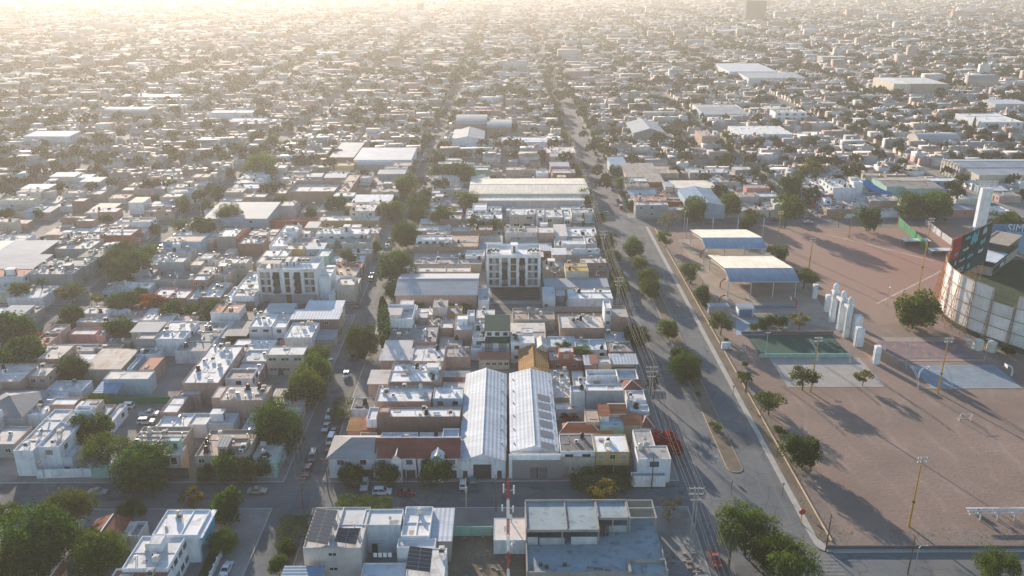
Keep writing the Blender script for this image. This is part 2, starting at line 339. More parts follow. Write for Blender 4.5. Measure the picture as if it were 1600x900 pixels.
# ------------------------------------------------------------------ buildings
EXCL = []                                       # footprints already taken
def wallbox(mb, x0, y0, x1, y1, z0, h, par, mi):
    """four walls up to h with a parapet of real thickness standing par above the roof deck"""
    t = .16
    if par < .05: mb.box(x0,y0,z0,x1,y1,h-.02,mi,bottom=False,top=False); return
    n = len(mb.v)
    for (a, b, c, d) in ((x0,y0,x1,y1), (x0+t,y0+t,x1-t,y1-t)):
        for z in ((z0, h) if a == x0 else (h-par-.02, h)):
            mb.v += [(a,b,z),(c,b,z),(c,d,z),(a,d,z)]
    for i in range(4):
        j = (i+1) % 4
        mb.f += [(n+i,n+j,n+4+j,n+4+i), (n+4+i,n+4+j,n+12+j,n+12+i), (n+12+i,n+12+j,n+8+j,n+8+i)]; mb.m += [mi]*3
RK = 'WPGDLRB'
def roof_mesh(mb, x0, y0, x1, y1, z0, h, o, rng):
    """roof deck in its own mesh; returns wall gable polygons to add"""
    rt = o.get('rt', 'flat'); g = []; par = o.get('par', .4); e = o.get('eave', .35); rh = o.get('rh', 1.6)
    if rt == 'flat':
        t = .165; z = h - par
        a, b, c, d = x0+t, y0+t, x1-t, y1-t
        mb.quad((a,b,z),(c,b,z),(c,d,z),(a,d,z), 0)
        if par >= .05:
            W, D = c-a, d-b
            if o.get('grid'):                                # low ridges between the roof bays
                nx, ny = o['grid']
                for i in range(1, nx): xx = a+W*i/nx; mb.box(xx-.12,b+.01,z+.002,xx+.12,d-.01,z+.22,1,bottom=False)
                for j in range(1, ny): yy = b+D*j/ny; mb.box(a+.01,yy-.12,z+.003,c-.01,yy+.12,z+.215,1,bottom=False)
            else:
                if W > 9 and rng.random() < .6: xx = a+W*rng.uniform(.3,.7); mb.box(xx-.1,b+.01,z+.002,xx+.1,d-.01,z+rng.choice((.12,.25,.38)),1,bottom=False)
                if D > 9 and rng.random() < .6: yy = b+D*rng.uniform(.3,.7); mb.box(a+.01,yy-.1,z+.003,c-.01,yy+.1,z+rng.choice((.12,.25)),1,bottom=False)
            for k in range(int(W*D/45)+1):                    # mended patches and stored odds and ends lying on the deck
                if W < 2.5 or D < 2.5: break
                w, dd = rng.uniform(.6,2.2), rng.uniform(.5,2.0); xx = rng.uniform(a+.2, max(a+.3,c-w-.2)); yy = rng.uniform(b+.2, max(b+.3,d-dd-.2))
                if xx+w < c and yy+dd < d: mb.box(xx,yy,z+.001,xx+w,yy+dd,z+rng.choice((.012,.014,.016,.018,.10,.25)),2,bottom=False)
    elif rt == 'metal':                                       # single-pitch sheet roof, low side to the front unless 'up'
        lo, hi = (h, h+o.get('rise', .5)); zf, zb = (hi, lo) if o.get('up') else (lo, hi)
        for dz, rev in ((0, 0), (-.08, 1)):
            q = [(x0-e,y0-e,zf+dz),(x1+e,y0-e,zf+dz),(x1+e,y1+e,zb+dz),(x0-e,y1+e,zb+dz)]
            mb.poly(q[::-1] if rev else q, 0)
        mb.quad((x0-e,y0-e,zf-.08),(x1+e,y0-e,zf-.08),(x1+e,y0-e,zf),(x0-e,y0-e,zf),0)
        mb.quad((x1+e,y0-e,zf-.08),(x1+e,y1+e,zb-.08),(x1+e,y1+e,zb),(x1+e,y0-e,zf),0); mb.quad((x0-e,y1+e,zb-.08),(x0-e,y0-e,zf-.08),(x0-e,y0-e,zf),(x0-e,y1+e,zb),0)
        g += [[(x0,y0,h-.03),(x1,y0,h-.03),(x1,y0,zf-.1),(x0,y0,zf-.1)], [(x1,y0,h-.03),(x1,y1,h-.03),(x1,y1,zb-.1),(x1,y0,zf-.1)], [(x0,y1,h-.03),(x0,y0,h-.03),(x0,y0,zf-.1),(x0,y1,zb-.1)]]
    elif rt in ('gx', 'gy', 'barx', 'bary'):
        ax = rt[-1]; n = 2 if rt[0] == 'g' else 10
        prof = []
        a0, a1 = (y0, y1) if ax == 'x' else (x0, x1)
        for i in range(n+1):
            u = i/n; z = h + (rh*(1-abs(2*u-1)) if n == 2 else rh*sin(pi*u)**.75)
            s = a0+(a1-a0)*u
            if i == 0: s -= e; z -= e*.25
            if i == n: s += e; z -= e*.25
            prof.append((s, z))
        b0, b1 = ((x0-e, x1+e) if ax == 'x' else (y0-e, y1+e))
        P = lambda s, b, z: (b, s, z) if ax == 'x' else (s, b, z)
        for i in range(n):
            (s, z), (s2, z2) = prof[i], prof[i+1]
            q = [P(s,b0,z),P(s,b1,z),P(s2,b1,z2),P(s2,b0,z2)]; q2 = [(x,y,zz-.09) for x,y,zz in q[::-1]]
            if ax == 'y': q, q2 = q[::-1], q2[::-1]
            mb.poly(q, 0); mb.poly(q2, 0)
            for bb in (b0, b1): mb.quad(P(s,bb,z-.09),P(s2,bb,z2-.09),P(s2,bb,z2),P(s,bb,z),1)
        mb.quad(P(prof[0][0],b0,prof[0][1]-.09),P(prof[0][0],b1,prof[0][1]-.09),P(prof[0][0],b1,prof[0][1]),P(prof[0][0],b0,prof[0][1]),1)
        if rt[0] == 'g':
            s, z = prof[1]; mb.cyl(P(s,b0,z+.02),P(s,b1,z+.02),.14,.14,6,1)
        for bb in ((x0, x1) if ax == 'x' else (y0, y1)):
            g.append([P(a0,bb,h-.03)] + [P(a0+(a1-a0)*i/n, bb, h-.1+(rh*(1-abs(2*i/n-1)) if n == 2 else rh*sin(pi*i/n)**.75)) for i in range(n+1)] + [P(a1,bb,h-.03)])
    elif rt == 'hip':
        e = .5; X0, X1, Y0, Y1 = x0-e, x1+e, y0-e, y1+e; z = h; ym = (Y0+Y1)/2; k = (Y1-Y0)/2
        L, R = X0+(k if o.get('hl', 1) else 0), X1-(k if o.get('hr', 1) else 0)
        if L > R: L = R = (X0+X1)/2
        zr = h+rh
        mb.quad((X0,Y0,z),(X1,Y0,z),(R,ym,zr),(L,ym,zr)); mb.quad((X1,Y1,z),(X0,Y1,z),(L,ym,zr),(R,ym,zr))
        if o.get('hl',1): mb.poly([(X0,Y1,z),(X0,Y0,z),(L,ym,zr)])
        if o.get('hr',1): mb.poly([(X1,Y0,z),(X1,Y1,z),(R,ym,zr)])
        mb.box(X0,Y0,z-.15,X1,Y1,z-.01,1)
        for p, q in (((X0,Y0,z+.03),(L,ym,zr+.03)),((X1,Y0,z+.03),(R,ym,zr+.03)),((L,ym,zr+.03),(R,ym,zr+.03))): mb.cyl(p,q,.1,.1,5,1)
    return g

def resolve(m):
    """mass given by photo pixels of its roof edge -> a box in metres"""
    x0, x1, yf, yb, h = m[:5]; o = m[7] if len(m) > 7 else {}
    if o.get('world'): X0, X1, Y0, Y1 = x0, x1, yf, yb
    else:
        X0, Y0 = G(x0, yf, h); X1, _ = G(x1, yf, h); Y1 = Y0+o['d'] if 'd' in o else G((x0+x1)/2, yb, h)[1]
    return [X0, Y0, X1, Y1, h, m[5], m[6], dict(o)]
RNG = random.Random(11)
def house(label, masses, cat="house", name="house", group=None, near=True, clut=1.0, wins=True, rng=RNG, excl=True):
    M = [resolve(m) for m in masses]
    cx, cy = (M[0][0]+M[0][2])/2, (M[0][1]+M[0][3])/2
    root = thing(name, label, cat, (round(cx,2), round(cy,2), .13 if cat != "canopy" else 0), group=group)
    for k, (X0, Y0, X1, Y1, h, wk, rk, o) in enumerate(M):
        z0 = o.get('z0', 0); ins = .06 if z0 else .02; x0, y0, x1, y1 = X0-cx+ins, Y0-cy+ins, X1-cx-ins, Y1-cy-ins
        if excl and z0 < 2: EXCL.append((X0, Y0, X1, Y1))
        wm = MB(); wmat = WALL[wk]; mi = 0; rt = o.get('rt', 'flat'); par = o.get('par', .4) if rt == 'flat' else 0
        if o.get('open'):                                     # roof carried on posts
            for px in np.linspace(x0+.15, x1-.15, max(2, int((x1-x0)/4)+1)):
                for py in (y0+.15, y1-.15): wm.box(px-.07,py-.07,z0,px+.07,py+.07,h-.02,mi)
            if o.get('back'): wm.box(x0,y1-.15,z0,x1,y1,h-.02,mi)
        else: wallbox(wm, x0, y0, x1, y1, z0, h, par, mi)
        rm = MB(); g = roof_mesh(rm, x0, y0, x1, y1, z0, h, o, rng)
        if not o.get('open'):
            for q in g: wm.poly(q, mi)
        wm.build('post_frame' if o.get('open') else 'wall', [wmat], root)
        k2 = rng.choice('GLPB') if rk not in 'GD' else 'D'
        second = ROOF['W'] if rt == 'flat' else (WHITE if rk in 'TOMNC' else ROOF[rk])
        if rk in 'ROT' and rt == 'flat': second = WALL['c']
        rm.build("roof", [ROOF[rk], second, ROOF[k2]], root)
        zt = h - par; W, D = x1-x0, y1-y0
        if rt == 'flat' and not o.get('clean') and par >= .05 and min(W, D) > 2.6:
            def spot(mx=.9): return rng.uniform(x0+mx, x1-mx), rng.uniform(y0+mx, y1-mx)
            n = clut*min(W*D, 260)/55
            for kind, p in (('tank', .55), ('cool', 1.15), ('vent', 1.1), ('cond', .5), ('heat', .35), ('gas', .3), ('dish', .25)):
                q = p*n*rng.uniform(.35, 1.3); q = int(q) + (rng.random() < q-int(q))
                for _ in range(min(q, 5)):
                    x, y = spot()
                    if kind == 'tank': link("water_tank", ME_TANKB if rng.random() < .6 else ME_TANKW, root, (x,y,zt), 0, None if rng.random() < .6 else (.85,.85,.9))
                    elif kind == 'cool': link("air_cooler", ME_COOL, root, (x,y,zt), rng.choice((0,pi/2,pi,-pi/2)), (rng.uniform(.8,1.2),)*3)
                    elif kind == 'vent': link("vent_pipe", ME_VENT, root, (x,y,zt), 0, (1.2,1.2,rng.uniform(.7,1.6)))
                    elif kind == 'cond': link("condenser", ME_COND, root, (x,y,zt), rng.choice((0,pi/2,.2)))
                    elif kind == 'heat': link("water_heater", ME_HEAT, root, (x,y,zt))
                    elif kind == 'gas': link("gas_tank", ME_GAS, root, (x,y,zt), rng.choice((0,pi/2)))
                    else: link("satellite_dish", ME_DISH, root, (x,y,zt), rng.uniform(-.4,.4))
            if o.get('stair', rng.random() < .22*clut and W > 5 and D > 5):
                x, y = spot(2.0) if min(W,D) > 4.5 else spot(1.3)
                link("stair_house", ME_STAIR[wk if wk in 'wcbgk' else 'w'], root, (x,y,zt), rng.choice((0,pi/2)), None if min(W,D) > 4.5 else (.7,.6,.9))
        ns = max(1, round((h-z0)/3.2)); sh = (h-z0)/ns
        for side, key in (('S','ws'),('E','we'),('W','ww')):
            cnt = o.get(key, 0)
            if not cnt or not wins: continue
            cw, ch = o.get('wsz', (1.5, 1.25)); L = W if side == 'S' else D
            for s in range(o.get('wfrom', 0), ns):
                for i in range(cnt):
                    u = (i+.5)/cnt*L; z = z0+sh*s+sh*.55
                    px, py = {'S': (x0+u, y0), 'E': (x1, y0+u), 'W': (x0, y0+u)}[side]
                    window(root, side, px, py, z, min(cw, L/cnt*.75), ch, near, dark=o.get('dark', wk in 'wlB'))
        for dd in o.get('doors', ()):                         # (side, fraction, width, height, kind)
            s, u, w, hh, kk = dd
            px, py = {'S': (x0+u*W, y0), 'E': (x1, y0+u*D), 'W': (x0, y0+u*D)}[s]
            door(root, s, px, py, z0+.02, w, hh, kk, "garage_door" if w > 2 else "door")
    return root

# ------------------------------------------------------------------ buildings laid out one by one (photo pixels of each roof)
# --- middle block, first row
house("grey hip-roofed white two-storey corner house facing the front street", [
    (513,585,716,0,5.8,'w','K',dict(rt='hip',rh=2.6,d=10,hr=0,ws=2,ww=2,doors=[('S',.82,3.0,2.4,'d'),('S',.3,2.6,2.3,'d')])),
    (560,586,688,676,4.6,'c','B',dict(stair=0))], clut=.3)
house("white two-storey house with plain red tiled roof and one dormer, facing the front street", [
    (586,650,716,0,5.8,'w','T',dict(rt='gx',rh=2.8,d=9.5,ws=3,doors=[('S',.6,2.6,2.4,'k'),('S',.2,2.4,2.2,'d'),('S',.86,2.2,2.2,'d')])),
    (611,627,718,0,6.6,'w','T',dict(rt='gy',rh=1.0,d=3,eave=.25)),
    (592,650,695,676,5.0,'w','L',dict(stair=0))])
house("white two-storey house with red tiled roof around a pale glass dome, facing front street", [
    (652,717,716,0,5.8,'w','T',dict(rt='gx',rh=2.8,d=9.5,ws=3,doors=[('S',.4,3.2,2.4,'k'),('S',.82,2.4,2.2,'d')])),
    (674,692,718,0,6.6,'w','W',dict(rt='gy',rh=1.2,d=3,eave=.25)),
    (653,716,695,676,5.0,'w','L',dict(stair=0)), (690,716,690,670,5.6,'w','L',dict(clean=1))])
house("long brick-sided house with white roof and three black tanks behind red tiled roofs", [
    (588,719,652,637,7.0,'k','W',dict(stair=0,par=.3)), (572,589,656,637,6.2,'w','W',dict(stair=0)), (590,608,645,636,8.4,'k','R',dict(clean=1,par=.1,z0=6.6))], clut=1.6)
house("low house with orange tiled lean-to roofs on the parked-car street", [(566,588,672,655,3.6,'t','O',dict(rt='metal',rise=.6)), (543,566,673,655,3.4,'s','A',dict(rt='metal',rise=.3))])
house("white-roofed pink-walled house with parapet steps behind the long brick-sided house", [(585,673,628,602,6.6,'p','W',dict(ws=3,wsz=(1.6,.5),stair=0)), (604,676,604,601,6.9,'p','W',dict(clean=1))], clut=1.0)
house("tall pale house with rooftop stair box and coolers beside the big round tree", [(606,687,597,567,7.4,'p','W',dict(stair=1)), (575,607,600,580,6.0,'p','P',dict(rt='metal',rise=.2,we=0,wsz=(2,1.4),ww=1))], clut=1.8)
house("pale house with two sloping slab roofs and a flat white roof", [(640,693,565,541,6.6,'p','W',dict(stair=0)), (594,642,563,549,6.4,'p','P',dict(rt='metal',rise=.7,eave=.4)), (600,641,549,536,6.6,'p','P',dict(rt='metal',rise=.7,eave=.4))])
house("weathered grey flat-roofed house beside the tall cypress", [(605,681,535,509,5.6,'g','G',dict(stair=0,par=.25))], clut=1.2)
house("tall white corner house with roofless top floor by the second crossing", [(594,644,499,476,8.6,'w','L',dict(clean=1,par=1.9)), (604,626,492,483,8.0,'w','P',dict(rt='metal',rise=.3,z0=6.4))])
house("small white house with beige walls left of the green-roofed house", [(688,708,513,502,5.2,'p','W',dict(clean=1)), (709,739,516,492,6.6,'p','W',{}), (730,741,494,485,9.0,'w','W',dict(clean=1))])
house("low grey concrete house with open court beside the green-roofed house", [(686,722,540,527,3.6,'g','G',{}), (694,735,558,541,3.8,'p','G',dict(stair=0)), (693,733,589,583,3.2,'s','P',dict(rt='metal'))])
house("white house with stepped dark green roofs and zigzag gables", [
    (758,796,517,500,8.2,'w','E',dict(rt='metal',rise=1.6,ws=3,wsz=(1.4,1.2),wfrom=1)), (753,796,536,524,5.4,'w','E',dict(rt='metal',rise=1.2,z0=0,ws=2,wsz=(2.4,2.2),dark=1)),
    (738,758,530,502,6.4,'w','W',dict(ws=1,stair=0)), (736,753,545,536,4.2,'w','W',dict(clean=1)), (748,796,562,553,3.4,'c','R',dict(rt='metal',rise=.6,ws=5,wsz=(1.6,1.0)))])
house("long open carport with slatted cream roof right of green-roofed house", [(797,851,519,506,3.6,'c','P',dict(rt='metal',open=1,rise=.1,back=1))], cat="carport", name="carport")
house("house with red and mossy orange tiled gable roof above the metal sheds", [(812,857,581,547,4.6,'y','A',dict(rt='gy',rh=1.8)), (838,855,545,531,6.0,'c','P',dict(rt='gy',rh=1.4,eave=.2))])
house("left white corrugated shed with gabled front facing the street", [(717,790,720,585,5.2,'w','M',dict(rt='gy',rh=1.9,eave=.3,doors=[('S',.5,4.4,4.0,'d'),('S',.13,1.1,2.2,'d'),('S',.87,1.1,2.2,'d')],ws=0))], cat="shed", name="warehouse", clut=0)
house("right white corrugated shed with dark skylights and flat grey front", [
    (797,874,706,584,5.6,'w','M',dict(rt='gy',rh=1.6,eave=.1,doors=[('S',.5,.1,.1,'d')])),
    (795,876,712,709.5,6.6,'w','W',dict(clean=1,par=.2,doors=[('S',.56,12.4,5.2,'g'),('S',.58,5.0,3.4,'d')]))], cat="shed", name="warehouse", clut=0)
house("dark-roofed house right of the corrugated sheds", [(876,930,706,679,6.2,'w','D',dict(stair=0,par=.12,ws=2,wsz=(2.0,1.2))), (876,930,716,709,4.8,'c','G',dict(clean=1,par=.1,doors=[('S',.4,2.4,2.2,'w'),('S',.8,2.6,2.2,'d')]))])
house("yellow-fronted house with bright white roof and red doors", [(931,984,707,679,6.4,'y','W',dict(stair=0,par=.15,ws=3,wsz=(1.4,1.5),wfrom=1,doors=[('S',.25,4.5,2.6,'k'),('S',.75,3.2,2.5,'k')]))], clut=1.3)
house("white corner house with grey roof beside the red bougainvillea", [(997,1049,718,697,6.6,'w','G',dict(stair=0,par=.15,ws=1,wsz=(2.2,1.5),wfrom=1)), (995,1024,697,672,6.3,'w','G',dict(stair=0,par=.15)), (987,1041,745,738,3.0,'w','G',dict(clean=1,par=.3))], clut=.7)
house("orange hip-tiled house behind the dark-roofed house", [(876,936,676,664,3.8,'c','O',dict(rt='hip',rh=1.8)), (938,955,676,666,4.2,'t','R',dict(rt='metal',rise=.8))])
house("house with brick chimneys, terracotta slopes and small roof terrace", [(916,937,660,640,6.0,'b','B',dict(clean=1,par=.1)), (938,975,668,650,5.4,'m','L',dict(clean=1,par=.4)), (938,952,650,637,7.0,'w','O',dict(rt='metal',rise=.8)), (953,978,646,630,6.6,'b','O',dict(rt='gx',rh=1.2)), (975,1003,664,652,5.2,'b','O',dict(rt='metal',rise=.9))])
house("red tile hip-roofed annex facing the power-line avenue", [(1003,1020,668,650,4.6,'c','T',dict(rt='hip',rh=1.6))])
house("long grey-walled house with high white parapet roof", [(916,975,611,601,8.4,'l','W',dict(clean=1,par=.3)), (892,915,613,603,7.8,'l','L',dict(stair=0))])
house("white house with air ducts on roof facing the power-line avenue", [(981,1010,626,610,5.6,'w','W',dict(stair=0)), (985,1015,643,628,5.2,'w','W',dict(stair=0))], clut=1.6)
house("red tiled house with pale ridge facing the power-line avenue", [(975,1003,609,595,5.2,'c','T',dict(rt='hip',rh=1.5))])
house("low rambling white-roofed house right of the mossy gable", [(862,895,622,577,3.6,'b','P',dict(grid=(2,3))), (896,915,603,580,3.6,'b','W',{}), (868,916,640,630,3.4,'l','W',dict(clean=1))], clut=1.2)
house("white house with high empty parapet walls near the avenue", [(917,965,588,578,5.4,'w','L',dict(clean=1,par=1.0)), (966,998,593,577,5.8,'w','L',dict(clean=1,par=1.2)), (905,975,602,590,4.0,'w','W',dict(grid=(4,1),stair=0))])
house("open shed with white sheet roofs near the avenue", [(955,996,569,556,3.8,'c','M',dict(rt='metal',open=1,back=1)), (934,955,569,557,4.4,'b','W',dict(clean=1)), (914,924,570,558,4.2,'k','M',dict(rt='metal')), (924,933,568,557,4.6,'k','R',dict(rt='metal'))], cat="shed", name="shed")
house("low house with stained blue-white roof among garden trees", [(900,949,547,530,3.8,'w','L',dict(ws=3,stair=0)), (856,900,542,526,3.6,'w','L',dict(stair=0))], clut=.5)
house("brown brick house with white stair tower near the second crossing", [(875,945,513,491,5.6,'k','P',dict(stair=0)), (956,983,496,478,8.6,'k','G',dict(clean=1,par=.5)), (945,956,482,470,11,'w','W',dict(clean=1,ws=1,wfrom=1,wsz=(1.3,1.1)))], clut=1.4)
# --- left block, first row
house("large white modern house with long stepped roof and blue gate", [
    (20,51,705,640,7.2,'w','W',dict(stair=0,grid=(1,4))), (58,92,699,660,7.0,'w','W',dict(stair=0,ws=1,we=2,wsz=(1.6,1.2),wfrom=1)), (100,120,663,640,7.2,'w','W',dict(stair=0,we=1,wfrom=1)),
    (115,141,642,634,8.6,'w','L',dict(clean=1,par=.8)), (95,112,716,697,3.8,'w','L',dict(clean=1,par=.5,doors=[('S',.4,1.2,1.2,'d')]))], clut=1.0)
house("low white-roofed house left of the large modern white house", [(-25,22,695,667,4.0,'g','P',dict(stair=0,ws=2))], clut=.6)
house("dark grey hip-roofed hall at the left edge", [(-45,33,652,0,4.6,'l','K',dict(rt='hip',rh=2.4,d=15))])
house("sprawling low white-roofed house with one black tank behind the modern white house", [(-30,72,648,614,4.0,'w','L',dict(stair=0,grid=(3,2))), (76,116,633,622,5.6,'p','W',dict(clean=1,par=.25))], clut=1.0)
house("narrow white one-storey shop strip beside the parking lot", [(156,168,668,633,3.4,'w','W',dict(clean=1,par=.3,we=2))], cat="shop", name="shop")
house("grey-beige house with roof divided by low parapets and turquoise stair box", [
    (202,282,696,667,6.4,'b','B',dict(grid=(2,4),stair=0)), (249,281,713,697,6.2,'b','P',dict(clean=1,par=.1,ws=1,wsz=(6.5,2.2),wfrom=1,doors=[('S',.5,8,2.7,'d')])), (200,248,706,697,5.6,'l','P',dict(clean=1,par=.15)), (262,280,690,684,8.4,'m','L',dict(clean=1,par=.05,z0=5.9,doors=[('S',.6,.9,1.8,'d')]))], clut=1.0)
house("beige two-storey house with brown stained roof behind two bright green trees", [
    (304,384,713,672,6.4,'b','B',dict(stair=0,ws=4,wsz=(1.6,1.2))), (339,354,698,686,8.4,'p','X',dict(rt='metal',z0=6.0,ws=1,wsz=(1.6,.6))), (355,384,698,685,7.4,'g','B',dict(clean=1,z0=6.0))], clut=1.4)
house("low white roofs with odd notches behind the beige two-storey house", [(243,292,668,646,3.9,'w','W',dict(grid=(2,1),stair=0)), (293,322,664,646,4.1,'w','W',{}), (323,364,662,646,3.9,'w','L',dict(grid=(3,1))), (376,398,676,646,4.0,'w','L',dict(grid=(1,2)))], clut=1.1)
house("narrow white L-shaped roof beside the parking lot", [(250,277,645,619,4.6,'p','W',dict(clean=1,par=.3)), (278,312,617,610,4.6,'p','L',dict(clean=1,par=.3))])
house("brick-pink house with wide white roof beside the big dark tree", [(343,412,626,603,7.0,'p','P',dict(stair=0,par=.12)), (330,344,622,604,7.0,'p','P',dict(clean=1,par=.12))], clut=1.3)
house("long white-roofed hall with windowed side beside its small parking lot", [(284,341,599,540,7.0,'p','W',dict(stair=0,par=.25,we=10,wsz=(2.6,1.2)))], cat="hall", name="hall", clut=.9)
house("cream two-storey building with white roof and outside stairs by the parking lot", [(415,474,555,541,6.8,'c','W',dict(stair=0,par=.2,ws=3,wsz=(2.6,1.0),doors=[('S',.35,1.6,2.2,'d')]))], clut=.7)
house("white two-storey house with black tank near the second crossing", [(388,424,511,491,6.4,'w','W',dict(stair=0,ws=2,wsz=(1.8,.8),wfrom=1)), (425,446,512,491,6.2,'w','W',dict(stair=0,ws=1))], clut=.8)
house("white cubic house with white roof opposite the round street tree", [(444,487,528,504,6.2,'w','W',dict(stair=0,par=.3)), (436,486,534,531,3.2,'s','R',dict(clean=1,par=.1))], clut=.8)
house("white house with curved roof corner and a cooler mid-roof", [(240,287,530,502,6.2,'w','W',dict(stair=0,par=.3,we=1))], clut=.8)
house("small grey cubic house in front of the curved white house", [(212,240,530,521,6.6,'g','P',dict(clean=1,par=.3)), (210,246,554,544,4.2,'w','G',dict(stair=0))])
house("plain brown block house with brown flat roof", [(211,236,512,503,5.4,'p','B',dict(clean=1,par=.12))])
house("long grey-roofed house with solar panels between white houses", [(272,324,549,503,4.4,'w','G',dict(stair=0,grid=(1,3)))], clut=1.7)
house("carport with pale sheet roof beside the long white hall", [(332,350,528,503,3.8,'c','P',dict(rt='metal',open=1,rise=.1,back=1)), (352,384,525,503,3.9,'c','G',dict(rt='metal',open=1,rise=.1,back=1))], cat="carport", name="carport")
house("low house with flat pink-painted roof beside the blue courtyard", [(217,240,578,558,4.6,'p','R',dict(clean=1,par=.08))])
house("blue-walled house with courtyard pool", [(200,232,552,545,4.2,'B','G',dict(stair=0)), (198,206,577,553,4.0,'B','L',dict(clean=1))])
house("beige flat-roofed hall in front of the pink-painted roof", [(161,231,593,580,5.2,'B','P',dict(clean=1,par=.12))], cat="hall", name="hall")
house("pale blue sheet-metal lean-to beside the green net fence", [(147,181,614,599,3.6,'m','V',dict(rt='metal',open=1,rise=.5))], cat="carport", name="carport")
house("long patchwork sheet-roofed house in the left block", [(130,188,577,547,4.4,'b','X',dict(rt='metal',rise=.2)), (100,132,572,556,4.0,'b','N',dict(rt='metal',rise=.2))])
house("low grey-roofed house behind the patchwork sheet roofs", [(79,145,549,538,4.0,'w','G',{}), (146,187,545,538,4.2,'b','G',{})], clut=.7)
house("pink-walled house with white roof beside the orange shrub", [(105,148,523,513,4.4,'s','P',dict(clean=1)), (149,164,525,514,4.6,'s','G',{}), (162,203,536,529,3.4,'g','G',{})])
house("long white parapet roof along the second cross street", [(118,214,504,497,3.8,'c','W',{})], clut=.5)
house("pink two-storey house with many windows near the left edge", [(-40,31,597,568,7.0,'p','P',dict(stair=0)), (43,72,588,570,7.0,'p','P',dict(stair=0,ws=2,wsz=(1.5,1.3),we=2,doors=[('S',.9,1.5,2.2,'k')]))], clut=.7)
# --- blocks below the front street
house("white building with rooftop solar arrays nearest the camera", [
    (473,564,857,793,7.2,'x','W',dict(stair=0,par=.2,ws=1,wsz=(1.8,.8))), (565,626,821,796,7.2,'w','W',dict(stair=0,par=.3,doors=[('S',.3,1.2,2.4,'d')])), (626,671,838,792,6.8,'w','W',dict(stair=0,grid=(2,2),par=.6)), (620,680,856,842,6.2,'w','W',dict(stair=0,par=.2)),
    (633,694,905,857,6.6,'w','W',dict(stair=0,par=.12)), (560,630,915,880,3.6,'w','L',dict(stair=0)), (440,500,905,887,4.2,'w','V',dict(rt='metal',rise=.1))], clut=.6)
house("corrugated sheet lean-to right of the solar-panel building", [(671,704,845,797,5.6,'g','M',dict(rt='metal',rise=.2))], cat="shed", name="shed", clut=0)
house("white and turquoise two-storey corner house at lower left", [
    (237,308,837,797,7.0,'w','W',dict(stair=0,par=.3,we=2,wsz=(2.0,1.4))), (190,262,889,838,6.8,'w','W',dict(stair=0,par=.3,we=4,wsz=(1.6,1.2))), (231,251,851,835,8.6,'w','W',dict(clean=1,par=.05,z0=6.4)), (199,216,838,815,4.4,'w','G',dict(clean=1,par=.9)), (165,255,915,889,6.2,'w','R',dict(stair=0,grid=(3,1)))], clut=.6)
house("low house under a red tiled roof beside the big dark tree", [(128,180,846,812,3.8,'c','T',dict(rt='gy',rh=1.2)), (180,200,842,820,3.2,'c','P',dict(rt='metal')), (-30,8,900,862,4.2,'c','O',dict(rt='gx',rh=1.6)), (70,82,915,885,3.4,'c','O',dict(rt='gy',rh=1.2))])
house("small white service hut with green base beside the radio mast", [(771,823,845,810,3.6,'w','P',dict(clean=1,par=.06))], cat="hut", name="hut", clut=0)
# --- left block, second row and beyond
house("dark-roofed low house in front of the white cubic house, second row", [(215,303,438,425,5.0,'g','D',dict(stair=0)), (205,240,428,418,5.6,'g','G',{})], clut=.8)
house("white box house with upstanding roof corners among hedges", [(246,286,410,399,8.0,'g','W',dict(grid=(2,1),par=.6))])
house("beige two-storey house with balcony windows left of the left apartment block", [(336,385,412,402,7.4,'c','P',dict(grid=(3,1),ws=4,wsz=(2.0,1.2),stair=0))])
house("white low corner house behind the green street shrub", [(159,190,456,440,4.2,'B','B',dict(stair=0,ws=3)), (191,232,451,441,4.4,'w','W',{})], clut=.9)
house("white-roofed house beside the orange flowering tree", [(234,262,466,450,3.8,'s','W',{}), (263,290,466,452,4.0,'s','W',{})], clut=.9)
house("white-roofed house with brown garage and roof coolers, second cross street", [(291,309,468,448,3.8,'b','W',{}), (310,344,465,440,4.2,'k','W',dict(stair=0,doors=[('S',.5,6,2.4,'k')]))], clut=1.4)
house("white house with grey garage left of the left apartment block", [(346,361,472,448,4.2,'w','L',{}), (362,396,463,451,5.4,'w','P',dict(stair=0,doors=[('S',.6,7,3.2,'g')])), (368,402,452,425,5.0,'w','W',{})], clut=1.2)
house("grey two-storey house with busy roof by the left crossing", [(46,113,429,416,6.4,'g','P',dict(stair=1,we=2)), (60,135,416,404,6.6,'g','G',dict(stair=0,we=2))], clut=2.0)
house("long grey metal shed roofs at the left edge", [(-40,45,424,400,6.0,'g','Z',dict(rt='metal',rise=.5)), (-10,60,398,378,6.2,'g','Z',dict(rt='metal',rise=.5)), (-40,30,392,378,6.0,'w','C',dict(rt='metal',rise=.3))], cat="shed", name="warehouse", clut=0)
house("low white-roofed corner house with red plinth at left crossing", [(10,66,466,447,4.4,'w','W',{}), (50,86,455,446,4.0,'p','L',{})], clut=.7)
house("grey-walled house with tan sheet roof in the left second row", [(85,140,389,374,6.4,'g','P',{}), (60,122,382,373,6.4,'k','P',{})], clut=.7)
house("orange brick house with arched roof shade", [(155,204,368,356,6.4,'t','W',dict(ww=0,we=2)), (126,156,374,364,6.0,'t','W',{})])
house("orange-fronted white house at the far left crossing", [(-30,10,494,478,4.6,'t','L',dict(clean=1))])
house("blue-grey long metal hall with white gable end", [(318,416,342,319,6.8,'B','Z',dict(rt='metal',rise=.9,ws=2))], cat="hall", name="hall")
house("red-walled house with white roof near the blue-grey hall", [(338,368,370,357,6.6,'g','W',{}), (369,372,372,357,6.6,'t','W',{})])
house("white box house with brick side beyond the left apartment block", [(372,410,381,371,5.8,'k','W',{})])
house("white three-storey apartment row with eight dark windows", [(493,575,366,357,8.0,'w','W',dict(stair=1,ws=5,wsz=(1.8,1.2),par=.2))], clut=1.6)
